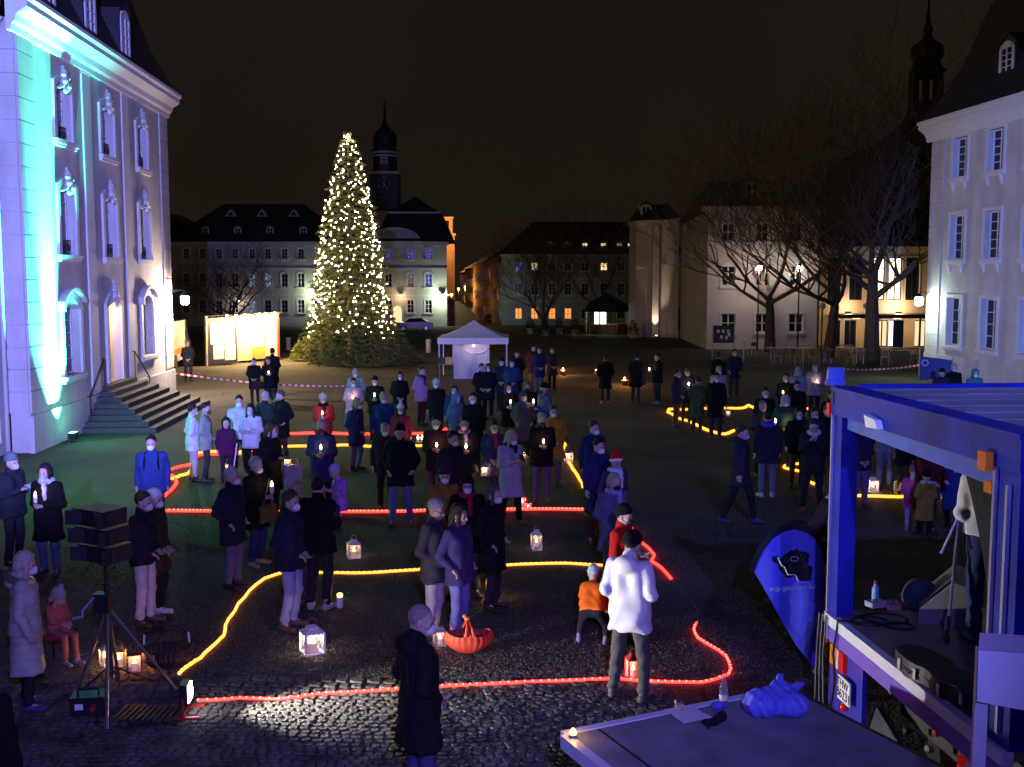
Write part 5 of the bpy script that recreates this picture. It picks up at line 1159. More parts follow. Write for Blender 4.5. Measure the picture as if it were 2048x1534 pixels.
MB().box(0,-.06,DZ-.09,TW,.019,DZ+.012).build('edge_trim',mat('edge_white',(.7,.72,.8),.35,.03),tk); MB().box(0,-.05,DZ-.24,TW,.017,DZ-.092).build('rear_beam',mat('beam_violet',(.16,.10,.55),.45,.05),tk)
for x0,x1,nm in((0.0,.20,'post'),(TW-.30,TW,'post')):
    o=MB().box(x0,-.02,DZ+.013,x1,.14,ZT-.2).build(nm,M_blue,tk); MB().box(x0+.0,-.045,DZ+.013,x0+.03,-.021,ZT-.2).build('post_edge',mat('post_grey',(.28,.28,.36),.4,0),o)
MB().box(TW-.13,-.05,DZ+.1,TW-.10,-.021,ZT-.3).build('conduit',mat('conduit_grey',(.4,.38,.5),.4,0),tk)
MB().box(-.02,-.04,ZT-.199,TW+.02,.16,ZT+.02).build('top_beam',M_blue,tk); MB().box(-.02,-.05,ZT+.021,TW+.02,.2,ZT+.06).build('roof_lip',M_blue,tk)
MB().box(-.02,.201,ZT+.0,TW+.02,DEP,ZT+.04).build('roof',M_roofw,tk)
for k in range(6): MB().box(.2+k*.42,.21,ZT+.041,.215+k*.42,DEP,ZT+.046).build('roof_seam',M_roofw,tk)
MB().box(-.03,.2,ZT-.02,.05,DEP,ZT+.075).build('roof_rail',M_blue,tk)
MB().box(TW-.05,.141,.5,TW,DEP,ZT-.001).build('side_wall',M_blue,tk)
MB().box(.05,DEP,.5,TW-.05,DEP+.06,ZT-.02).build('front_wall',M_black,tk)
MB().box(.01,.15,ZT-.17,.04,DEP,ZT-.021).build('side_rail',M_blue,tk)
# valance over the beam (plastic sheet) and lights
MB().extr([(.2,ZT-.2),(TW-.3,ZT-.2),(TW-.3,ZT-.37),(TW*.55,ZT-.345),(.2,ZT-.32)],.03,.05).build('valance',mat('valance_blue',(.08,.14,.55),.3,.25,3),tk)
MB().extr([(.85,ZT-.1),(1.08,ZT-.12),(1.12,ZT-.19),(.9,ZT-.2)],-.1,-.041).build('work_light',M_white,tk)
MB().box(TW-.41,-.10,ZT-.24,TW-.30,-.045,ZT-.11).build('marker_light',M_amber,tk); MB().box(TW-.41,-.045,ZT-.40,TW-.31,.0,ZT-.32).build('marker_light',M_amber,tk); MB().box(-.08,-.06,ZT-.22,-.021,.04,ZT-.1).build('marker_light',M_redl,tk)
bc=MB().lathe([(.12,ZT+.08),(.12,ZT+.12),(.105,ZT+.125),(.10,ZT+.22),(.09,ZT+.24)],14).build('beacon',mat('beacon_blue',(.02,.06,.35),.15,0,emit=(.12,.16,1),es=.12),tk,loc=(.02,-.02,0),scl=(.8,.8,1)); MB().lathe([(.05,ZT-.1),(.05,ZT+.08)],8).build('beacon_stem',M_black,bc)
# black curtain with folds
E0=at_z(1905,862,ZT-.21); E1=at_z(1982,1265,DZ+.06)
def Tl(w): c,s_=math.cos(-Tang),math.sin(-Tang); dx,dy=w.x-T1.x,w.y-T1.y; return Vector((dx*c-dy*s_,dx*s_+dy*c,w.z))
e0,e1=Tl(E0),Tl(E1); r0=Vector((TW-.08,.22,ZT-.21)); r1=Vector((TW-.08,.22,DZ+.06))
b=MB(); NU,NV=30,16
for i in range(NU+1):
    for j in range(NV+1):
        t=j/NV; u=i/NU; a=e0.lerp(e1,t); a.y+=.06*math.sin(t*3.1); p=a.lerp(r0.lerp(r1,t),u); p.y+=.035*math.sin(i*1.6+t)*(1-.4*t); p.x+=.02*math.sin(i*1.6); b.v.append(tuple(p))
for i in range(NU):
    for j in range(NV): k=i*(NV+1)+j; b.f.append((k,k+NV+1,k+NV+2,k+1))
b.build('curtain',mat('black_curtain',(.006,.007,.011),.95,.2,6),tk,True,fix=False)
# rear underside
MB().box(.02,.0,.34,.78,.04,DZ-.245).build('rear_panel',mat('panel_blue',(.02,.025,.38),.45,.08),tk)
l_=MB().box(.12,-.04,DZ-.45,.28,-.001,DZ-.26).build('tail_light',M_amber,tk); MB().box(.281,-.04,DZ-.45,.33,-.001,DZ-.26).build('reverse_lens',M_white,l_); MB().box(.331,-.04,DZ-.45,.44,-.001,DZ-.26).build('brake_lens',M_redl,l_)
l2=MB().box(TW-.62,-.04,DZ-.47,TW-.5,-.001,DZ-.28).build('tail_light',M_redl,tk); MB().box(TW-.499,-.04,DZ-.47,TW-.4,-.001,DZ-.28).build('reverse_lens',M_white,l2)
pl=MB().box(.36,-.055,DZ-.70,.64,-.042,DZ-.47).build('number_plate',M_white,tk); text(pl,'THW',.11,M_black,(.475,-.057,DZ-.535),(R(90),0,0)); text(pl,'86231',.125,M_black,(.50,-.057,DZ-.635),(R(90),0,0))
MB().sphere((.46,-.03,DZ-.76),.04,10).build('plate_lamp',M_redl,tk,True); MB().box(-.05,-.03,DZ-.3,-.0,.0,DZ-.12).build('side_marker',M_redl,tk)
MB().box(.8,.35,.55,TW-.1,.6,DZ-.26).build('chassis_beam',mat('chassis_grey',(.03,.028,.026),.6,.3,5),tk); MB().lathe([(.08,0),(.07,.012)],16).build('chassis_hole',M_black,tk,loc=(1.45,.345,.88),rot=(R(90),0,0))
for k,(x,y_,z) in enumerate(((.95,.3,.9),(1.05,.28,.84),(1.2,.3,.8),(.9,.25,.8),(1.62,.3,.72),(1.3,.2,.6),(1.7,.2,.62))): MB().lathe([(.03,0),(.035,.05),(.02,.06)],10).build('coupling',[M_metal,mat('cap_red',(.4,.02,.02),.4,0),M_black][k%3],tk,loc=(x,y_,z),rot=(R(90),0,0))
for k in range(2): MB().box(1.78,.3,.72+.05*k+.01*k,1.9,.34,.765+.06*k).build('label_plate',M_white,tk)
MB().box(.3,1.0,.45,TW-.2,DEP-.1,.95).build('chassis',M_black,tk); MB().add([(.85,-.05,.12),(1.25,-.1,.0),(1.3,.1,.5),(.82,.12,.62),(.85,.0,.12),(1.25,-.05,.0),(1.3,.15,.5),(.82,.17,.62)],[(0,1,2,3),(7,6,5,4),(0,4,5,1),(1,5,6,2),(2,6,7,3),(3,7,4,0)]).build('leaning_board',mat('board_grey',(.014,.018,.026),.6,.15),tk)
MB().box(.80,.62,.06,TW-.1,.66,DZ-.26).build('under_shade_sheet',M_black,tk)  # added black sheet, stands in for the shade under the deck
for y_ in(2.2,3.4):
    for x in(.3,TW-.3): w=MB().lathe([(.15,-.14),(.45,-.14),(.5,-.09),(.5,.09),(.45,.14),(.15,.14)],18).build('wheel',M_black,tk,loc=(x,y_,.5),rot=(0,R(90),0)); MB().lathe([(.03,-.145),(.26,-.15),(.26,.15),(.03,.145)],12).build('rim',M_metal,w)
for k,x in enumerate((-.06,.02,.1)): MB().tube([(x,-.08,DZ-.02+.01*k),(x-.02,-.09,.8),(x+.03*k,-.1,.3),(x+.05,-.12,.02)],.011,5).build('hanging_cable',M_black,tk)
MB().tube([(.45,.2,DZ+.02),(.35,-.065,DZ+.03),(.3,-.08,DZ-.3),(.34,-.07,.7),(.22,-.08,.2)],.012,5).build('hanging_cable',M_black,tk)
def Tw(x,y,z): c,s_=math.cos(Tang),math.sin(Tang); return Vector((T1.x+x*c-y*s_,T1.y+x*s_+y*c,z))
# truck interior work lamp: warm light over the deck as in the photograph
wlp=MB().box(TW-.9,1.2,ZT-.28,TW-.7,1.35,ZT-.2).build('ceiling_lamp',glow('truck_lamp',(1,.86,.6),4),tk)
plight(tk,'POINT',Tw(TW-.8,1.27,ZT-.36),16,(1,.86,.62),.06)
# things on the deck
gc=empty('guitar_case',at_z(1880,1372,DZ),Tang+R(4),'black guitar case with silver latches on the stage edge','case')
gm=mat('case_black',(.022,.021,.02),.55,.2,20)
ol=[]
for k in range(40):
    t=2*math.pi*k/40; x=math.cos(t); y=math.sin(t); rr=.18-.045*math.exp(-((x-.05)/.22)**2)-.05*max(0,x-.35)/.65-.02*(x>.5); 
    ol.append((x*.55,(abs(y)**.6)*math.copysign(1,y)*rr))
MB().extr(ol,.005,.15,'z').build('shell',gm,gc); MB().extr([(a*1.012,b*1.03) for a,b in ol],.07,.082,'z').build('seam',M_black,gc)
for x in(-.35,-.05,.22,.42): 
    i=min(range(20,40),key=lambda k:abs(ol[k][0]-x)); la=MB().box(ol[i][0]-.02,ol[i][1]-.016,.035,ol[i][0]+.02,ol[i][1]-.004,.12).build('latch',M_metal,gc)
MB().tube([(-.22,-.178,.06),(-.22,-.2,.07),(-.14,-.2,.07),(-.14,-.178,.06)],.007,5).build('handle',M_metal,gc)
wm=empty('stage_monitor',at_z(1895,1232,DZ),Tang+R(150),'grey wedge stage monitor on the deck','speaker')
MB().extr([(-.24,0),(.24,0),(.24,.12),(-.05,.42),(-.24,.36)],-.34,.34,'x').build('cabinet',mat('monitor_grey',(.2,.19,.18),.6,.1),wm); MB().add([(-.3,.235,.14),(.3,.235,.14),(.3,-.03,.415),(-.3,-.03,.415)],[(0,1,2,3)]).build('grille',mat('monitor_mesh',(.09,.1,.09),.7,.2,60),wm,loc=(0,.008,.008),fix=False)
gb=MB(); gb.sphere((0,0,.17),.2,10,.9,.6,.85).sphere((.1,.02,.1),.14,8,1,.8,.7); tag(gb.build('gig_bag',mat('gig_bag',(.02,.05,.075),.8,.3,8),loc=at_z(1838,1225,DZ),smooth=True),'dark teal gear bag slumped beside the stage monitor','bag')
ms=empty('microphone_stand',at_z(1893,1288,DZ),0,'chrome microphone stand with folded legs on the deck','stand')
tp2=at_Y(1920,1020,ms.location.y+.05)-ms.location; MB().tube([(0,0,0),tp2*.5,tp2],.013,6).build('pole',M_metal,ms); MB().tube([tp2,tp2+Vector((.02,0,.45))],.009,6).build('upper_tube',M_metal,ms)
for dx,dz in((-.16,-.38),(-.05,-.55)): MB().tube([tp2*.97,tp2+Vector((dx,-.03,dz))],.012,6).build('boom',M_metal,ms)
MB().sphere(tp2,.03,8).sphere((0,0,.05),.03,8).build('clutch',M_black,ms); MB().tube([(0,0,.0),(0,0,.25)],.02,6).build('foot',M_black,ms)
for k,(px,py,rr) in enumerate(((1740,1245,.16),(1770,1240,.2),(1800,1255,.13),(1715,1228,.1))):
    c=at_z(px,py,DZ); q=random.Random(k); b=MB(); b.tube([(rr*(1+.08*math.sin(i*.9+k))*math.cos(i*.42),rr*.8*math.sin(i*.42),.012+.004*(i//15)) for i in range(46)],.007,5); tag(b.build('coiled_cable',M_black,loc=c,smooth=True),['coil of black cable by the truck post','wide coil of black cable on the deck','small coil of black cable before the gear bag','tight coil of black cable at the deck corner'][k],'cable')
for k,(px,py) in enumerate(((1752,1212),(1786,1215))):
    b=MB().box(-.09,-.06,0,.09,.06,.05); b.lathe([(.012,.05),(.012,.07)],6,(-.04,0,0)); b.lathe([(.012,.05),(.012,.07)],6,(.03,0,0)); tag(b.build('effects_box',mat('pedal_%d'%k,[(.3,.32,.4),(.2,.06,.2)][k],.4,.1),loc=at_z(px,py,DZ),rot=(0,0,R(20+60*k))),['grey effects pedal among the stage cables','purple effects pedal among the stage cables'][k],'pedal')
sb=empty('spray_bottle',at_z(1750,1200,DZ),0,'little blue and red bottle on the deck','bottle'); MB().lathe([(.035,0),(.035,.12),(.015,.15),(.015,.17)],10).build('body',mat('bottle_blue',(.25,.4,.7),.3,0),sb); MB().lathe([(.02,.17),(.02,.2)],8).build('cap',mat('cap_red',(.4,.02,.02),.4,0),sb)
# ================================================================ FOREGROUND PLATFORM
PZ=.96
A=at_z(1125,1466,PZ); B=at_z(1576,1374,PZ); pw=(B-A).to_2d().length; pa=math.atan2(B.y-A.y,B.x-A.x)
pf=empty('platform',(A.x,A.y,0),pa,'grey platform board with white metal edges','platform'); PD=2.6
MB().box(.04,-PD,PZ-.04,pw-.02,-.04,PZ-.004).build('board',mat('platform_board',(.22,.22,.24),.55,.28,3.5,.25,18,detail=9),pf)
MB().box(0,-.039,PZ-.10,pw,.03,PZ+.006).build('edge_rail',mat('rail_white',(.72,.72,.76),.35,.03),pf); MB().box(-.04,-PD,PZ-.10,.039,-.04,PZ+.005).build('edge_rail',mat('rail_white',(.72,.72,.76),.35,.03),pf); MB().box(pw-.019,-PD,PZ-.10,pw+.02,-.04,PZ-.003).build('edge_rail',M_iron,pf)
MB().box(.28,-PD,PZ-.0035,.30,-.05,PZ-.001).build('seam',M_black,pf)
for x in(.2,pw-.2):
    for y_ in(-.3,-PD+.3): MB().box(x-.04,y_-.04,0,x+.04,y_+.04,PZ-.101).build('leg',M_iron,pf)
MB().box(.1,-PD+.1,.35,pw-.1,-.15,.4).build('cross_frame',M_iron,pf)
tl=at_z(1146,1475,PZ); r=empty('tea_light',tl,0,'glowing yellow tea light on the platform corner','candle'); MB().lathe([(.03,0),(.032,.03),(.025,.03)],10).build('tin',M_metal,r); MB().lathe([(.028,.03),(.022,.05),(.01,.07)],8).build('flame',glow('tea',(1,.5,.06),22),r); plight(r,'POINT',tl+Vector((0,0,.1)),.9,(1,.5,.08),.02)
pp=at_z(1375,1430,PZ); r=empty('paper_sheet',pp,pa,'crumpled white paper sheet on the platform','paper'); b=MB(); n=8
for i in range(n+1):
    for j in range(n+1): x,y_=(i/n-.5)*.26,(j/n-.5)*.30; b.v.append((x*(1+.05*math.sin(j)),y_,.006+.008*abs(math.sin(i*1.3+j*.8))))
for i in range(n):
    for j in range(n): k=i*(n+1)+j; b.f.append((k,k+n+1,k+n+2,k+1))
b.build('sheet',M_white,r,True,fix=False)
jp=at_z(1358,1424,PZ); r=empty('glass_jar',jp+Vector((0,0,.015)),0,'small glass jar with metal lid on the white paper','jar'); MB().lathe([(.03,0),(.036,.01),(.036,.06),(.03,.065)],14).build('glass',mat('jar_glass',(.5,.5,.35),.1,0,alpha=.5),r); MB().lathe([(.037,.065),(.037,.08),(.03,.083)],14).build('lid',M_metal,r)
bp_=at_z(1447,1408,PZ); r=empty('glass_bottle',bp_,0,'clear glass bottle with pale label on the platform edge','bottle'); MB().lathe([(.030,0),(.036,.01),(.036,.14),(.022,.19),(.013,.22),(.013,.27),(.015,.275)],14).build('glass',mat('bottle_glass',(.35,.34,.30),.05,0,alpha=.45),r,True); MB().lathe([(.0366,.04),(.0366,.085)],14).build('label_paper',M_paper,r); MB().lathe([(.016,.262),(.016,.285),(.01,.29)],10).build('cap',M_redl,r); MB().lathe([(.033,.008),(.033,.05)],12).build('liquid',mat('drink',(.35,.22,.04),.1,0),r)
bw=at_z(1438,1424,PZ); MB().lathe([(.025,0),(.04,.01),(.06,.06),(.062,.062),(.05,.05),(.03,.015)],16).build('plastic_bowl',mat('blue_plastic',(.10,.12,.6),.4,0),loc=bw,smooth=True); tag(sc.objects['plastic_bowl'],'small blue plastic bowl beside the bottle','bowl')
gl=at_z(1430,1448,PZ); b=MB(); 
for k in range(4): b.tube([(.0,.0,.02),(-.05-.01*k,-.06+.02*k,.022),(-.07-.012*k,-.10+.035*k,.015)],[.03,.018,.012],6)
b.tube([(0,0,.02),(.05,.06,.03),(.08,.09,.03)],[.035,.04,.042],8); tag(b.build('glove',mat('black_knit',(.008,.008,.009),.95,.2,30),loc=gl,smooth=True),'crumpled black glove on the platform','glove')
def _bag(P):
    d=ell(P,(-.08,0,.09),(.15,.14,.11)); d=smin(d,ell(P,(.14,-.02,.09),(.14,.12,.10)),.05); d=smin(d,cap(P,(.02,.06,.16),(.1,.16,.26),.05,.02),.06); d=smin(d,cap(P,(.08,.08,.16),(.26,.12,.2),.05,.02),.06)
    return d-.016*np.abs(np.sin(9*np.arctan2(P[:,1]-.03,P[:,0]-.05)+6*P[:,2]))+.010*np.abs(np.sin(34*P[:,0]+19*P[:,2]+11*P[:,1]))
tag(link('cloth_bag',lump(_bag,(-.32,-.25,.0),(.36,.3,.34),.016,'cloth_bag'),mat('bag_blue',(.14,.16,.7),.7,.1),None,at_z(1545,1428,PZ)+Vector((0,0,.0))),'crumpled blue cloth bag on the platform corner','bag')
# ================================================================ NEAR WHITE TENT CORNER
ga=at_Y(1957,1300,5.2); nt_=empty('gazebo_tent',(ga.x,5.2,0),R(-14),'white tent corner draped right beside the stage truck','tent')
zt_=ga.z; vz=at_Y(1957,1400,5.2).z
b=MB()
for i in range(14):
    x0,x1=i*.2,(i+1)*.2; w=lambda x:-.02-.02*math.sin(x*6); b.quad((x0,w(x0),vz-.04*math.sin(x0*2)),(x1,w(x1),vz-.04*math.sin(x1*2)),(x1,0,zt_),(x0,0,zt_))
b.add([(0,0,zt_+.002),(2.8,0,zt_+.002),(2.8,.3,zt_+.03),(0.04,.22,zt_+.02)],[(0,1,2,3)]); b.build('canopy',M_tent,nt_,fix=False)
MB().box(.0,.03,0,.06,.09,zt_-.01).build('leg',mat('tent_leg',(.6,.6,.65),.4,.05),nt_); MB().box(2.7,.03,0,2.76,.09,zt_-.01).build('leg',mat('tent_leg',(.6,.6,.65),.4,.05),nt_); MB().box(2.7,.2,0,2.76,.26,zt_-.01).build('leg',mat('tent_leg',(.6,.6,.65),.4,.05),nt_)
MB().box(.1,.06,zt_-.25,2.7,.09,zt_-.22).build('frame_bar',M_metal,nt_)
# blue lights that bathe the truck rear and the platform
par((.9,2.2,5.6),(2.6,9.6,1.6),190,(.09,.06,1.0),52,.8,'blue stage light on the boom aimed at the truck rear')
# ================================================================ PEOPLE
def _head(P):
    d=ell(P,(0,.012,.150),(.076,.096,.098)); d=smin(d,ell(P,(0,-.025,.085),(.062,.075,.085)),.03); d=smin(d,ell(P,(0,-.066,.026),(.03,.03,.025)),.025)
    d=smin(d,cap(P,(-.035,-.080,.136),(.035,-.080,.136),.014),.02); d=smin(d,cap(P,(0,-.093,.125),(0,-.113,.085),.008,.014),.012)
    for s in(-1,1):
        d=smin(d,ell(P,(s*.038,-.06,.09),(.03,.03,.03)),.02); d=smax(d,-(np.sqrt(((P-np.array((s*.031,-.104,.118),np.float32))**2).sum(1))-.016),.012)
        d=smin(d,ell(P,(s*.078,.008,.11),(.012,.022,.032)),.008)
    d=smin(d,cap(P,(-.02,-.091,.050),(.02,-.091,.050),.009),.012)
    return smin(d,cap(P,(0,.015,.06),(0,.02,-.07),.055,.06),.03)
def _hand(P):
    d=ell(P,(.05,0,0),(.052,.042,.019))
    for i,(y,L) in enumerate(((.031,.040),(.010,.045),(-.011,.042),(-.031,.033))):
        a=(.088-.004*abs(i-1),y,0); b=(a[0]+L*.85,y*1.05,-.014); c=(b[0]+L*.35,y*1.02,-.014-L*.62)
        d=smin(d,smin(cap(P,a,b,.0095,.009),cap(P,b,c,.009,.0075),.004),.006)
    t=smin(cap(P,(.018,.036,-.002),(.052,.062,-.014),.013,.011),cap(P,(.052,.062,-.014),(.082,.058,-.030),.0105,.009),.005)
    d=smin(d,t,.012); return smin(d,cap(P,(-.05,0,0),(.02,0,0),.027,.028),.02)
HEAD={}; HAND={}
for lod,hh,hd in((0,.0085,.0065),(1,.0155,.0125)):
    v,q=nets(_head,(-.11,-.15,-.10),(.11,.13,.27),hh)
    ev,eq=nets(lambda P:np.minimum(*[np.sqrt(((P-np.array((s*.031,-.086,.118),np.float32))**2).sum(1))-.0125 for s in(-1,1)]),(-.06,-.11,.09),(.06,-.06,.15),.006)
    HEAD[lod]=(np.concatenate([v,ev]),np.concatenate([q,eq+len(v)]),np.concatenate([np.zeros(len(q),int),np.ones(len(eq),int)]))
    HAND[lod]=nets(_hand,(-.08,-.07,-.07),(.16,.09,.04),hd)
def cut(P,y,z,a=.75,b=.66): return -((P[:,1]-y)*a+(P[:,2]-z)*b)
def strand(P,k=.004,n=46,ph=0): return k*np.sin(n*np.arctan2(P[:,0],P[:,1]-.02)+ph+18*P[:,2])
def _hshort(P): return smax(ell(P,(0,.018,.157),(.085,.106,.104)),cut(P,-.058,.185),.012)+strand(P,.0035)
def _hshorn(P): return smax(ell(P,(0,.014,.152),(.0785,.0985,.1005)),cut(P,-.05,.19),.006)
def _hbob(P):
    d=ell(P,(0,.018,.157),(.088,.108,.106)); d=smin(d,ell(P,(0,.05,.085),(.094,.075,.12)),.03); d=smax(d,cut(P,-.06,.185,.8,.6),.012)
    for s in(-1,1): d=smin(d,cap(P,(s*.074,-.03,.15),(s*.078,-.035,.0),.024,.02),.02)
    return d+strand(P,.004)
def _hlong(P):
    d=ell(P,(0,.018,.157),(.088,.108,.106)); d=smin(d,ell(P,(0,.065,.03),(.105,.07,.20)),.04); d=smax(d,cut(P,-.06,.185,.85,.5),.012)
    for s in(-1,1): d=smin(d,cap(P,(s*.074,-.03,.15),(s*.09,-.05,-.11),.026,.03),.02)
    return d+strand(P,.005,40)
def _hcurl(P): return smax(ell(P,(0,.02,.16),(.098,.115,.108)),cut(P,-.058,.18),.015)+.006*np.sin(90*P[:,0])*np.sin(85*P[:,1]+1)*np.sin(88*P[:,2])*1.6
def _bean(P):
    pl=(.135-.35*P[:,1])-P[:,2]; d=smax(ell(P,(0,.015,.165),(.091,.112,.110)),pl,.01)
    br=smax(ell(P,(0,.013,.155),(.097,.118,.112)),np.abs(pl+.028)-.028,.01); return smin(d,br,.008)+.0015*np.sin(70*np.arctan2(P[:,0],P[:,1]))
def _pom(P): return smin(_bean(P),np.sqrt(((P-np.array((0,.02,.305),np.float32))**2).sum(1))-.042+.004*np.sin(120*P[:,0])*np.sin(120*P[:,1]),.01)
def _santa(P):
    d=smax(ell(P,(0,.015,.165),(.092,.112,.112)),(.155-.35*P[:,1])-P[:,2],.01); return smin(d,smin(cap(P,(0,.03,.25),(.05,.07,.29),.06,.045),cap(P,(.05,.07,.29),(.10,.11,.20),.042,.02),.02),.03)
def _santab(P):
    pl=(.135-.35*P[:,1])-P[:,2]; d=smax(smax(ell(P,(0,.013,.155),(.105,.126,.118)),np.abs(pl+.022)-.024,.012),-ell(P,(0,.013,.155),(.08,.1,.1)),.004)
    return np.minimum(d,np.sqrt(((P-np.array((.105,.115,.185),np.float32))**2).sum(1))-.034)
def _hood(P):
    d=ell(P,(0,.02,.125),(.115,.128,.145)); d=smin(d,ell(P,(0,.06,-.02),(.12,.09,.08)),.05); return smax(d,-ell(P,(0,-.135,.10),(.078,.115,.105)),.02)
def _mask(P):
    d=ell(P,(0,-.080,.058),(.056,.052,.050)); d=smin(d,cap(P,(0,-.122,.092),(0,-.124,.036),.006,.006),.02); return smax(d,P[:,1]+.045,.01)
def _scarf(P):
    r=np.sqrt(P[:,0]**2+(P[:,1]-.015)**2); d=np.sqrt((r-.085)**2+((P[:,2]+.025+.15*P[:,1])*.8)**2)-.04; d=smin(d,cap(P,(.03,-.12,-.04),(.04,-.15,-.26),.04,.035),.03); return d+.004*np.sin(55*P[:,2]+9*np.arctan2(P[:,0],P[:,1]))
def _fur(P):
    r=np.sqrt(P[:,0]**2+(P[:,1]-.06)**2); return np.sqrt((r-.125)**2+(P[:,2]+.05-.3*(P[:,1]-.06))**2)-.045+.008*np.sin(95*P[:,0])*np.sin(90*P[:,1]+2)*np.sin(92*P[:,2])
TPL={}
for nm,fn,lo,hi in(('short',_hshort,(-.11,-.12,-.02),(.11,.15,.29)),('shorn',_hshorn,(-.1,-.12,-.02),(.1,.14,.28)),('bob',_hbob,(-.13,-.12,-.07),(.13,.16,.29)),('long',_hlong,(-.15,-.12,-.22),(.15,.17,.29)),('curl',_hcurl,(-.13,-.13,-.02),(.13,.17,.3)),('beanie',_bean,(-.12,-.13,.05),(.12,.16,.31)),('pom',_pom,(-.12,-.13,.05),(.12,.16,.37)),('santa',_santa,(-.12,-.13,.08),(.17,.19,.38)),('santab',_santab,(-.13,-.14,.05),(.16,.17,.27)),('hood',_hood,(-.15,-.15,-.13),(.15,.18,.3)),('mask',_mask,(-.08,-.15,-.01),(.08,-.02,.12)),('scarf',_scarf,(-.15,-.22,-.32),(.15,.17,.08)),('fur',_fur,(-.2,-.13,-.15),(.2,.25,.1))):
    TPL[nm]=lump(fn,lo,hi,.0095 if nm!='mask' else .007,nm)
_loops=MB()
_loops.tube([(-.079,.0,.085),(-.046,-.075,.04),(0,-.085,.045),(.046,-.075,.04),(.079,.0,.085),(.080,.004,.105),(.079,.0,.125),(.05,-.07,.075),(0,-.08,.08),(-.05,-.07,.075),(-.079,.0,.125)],.0028,4)
LOOPS=_loops.mesh('ear_loops')
_gl=MB()
for s in(-1,1): _gl.tube([(s*.033+.024*math.cos(t),-.106,.116+.019*math.sin(t)) for t in [2*math.pi*k/10 for k in range(11)]],.0028,4).tube([(s*.057,-.104,.118),(s*.08,.0,.122)],.0028,4)
_gl.tube([(-.01,-.107,.118),(.01,-.107,.118)],.0028,4); GLASSES=_gl.mesh('glasses')
def cmat(kind,c):
    return mat('%s_%02d_%02d_%02d'%(kind,int(c[0]*99),int(c[1]*99),int(c[2]*99)),c,{'cloth':.85,'hair':.6,'skin':.5,'shoe':.55,'mask':.7,'puff':.45}[kind],{'cloth':.16,'hair':.35,'skin':.06,'shoe':.2,'mask':.02,'puff':.1}[kind],{'cloth':9,'hair':60,'skin':12,'shoe':8,'mask':4,'puff':6}[kind],bump={'cloth':.25,'hair':.3,'skin':0,'shoe':0,'mask':0,'puff':.05}[kind],bscale={'hair':150}.get(kind,70),spec={'cloth':.12,'hair':.3,'skin':.35,'shoe':.4,'mask':.2,'puff':.25}[kind])
M_eye=mat('eye_dark',(.02,.015,.012),.2,0)
POSES={'side':[(.235,.05,1.14),(.245,-.03,.905)],'pocket':[(.285,.10,1.13),(.205,-.06,.975)],'front':[(.235,.02,1.12),(.055,-.235,1.13)],'low':[(.25,.07,1.13),(.075,-.15,.965)],'phone':[(.23,.0,1.12),(.06,-.25,1.21)],'cross':[(.245,-.02,1.15),(-.09,-.185,1.16)],'mouth':[(.21,-.13,1.16),(.05,-.20,1.36)],'back':[(.25,.12,1.14),(.07,.17,.98)],'reach':[(.22,-.14,1.18),(.14,-.36,1.08)]}
SKIN=(.48,.32,.25); PEOPLE=[]
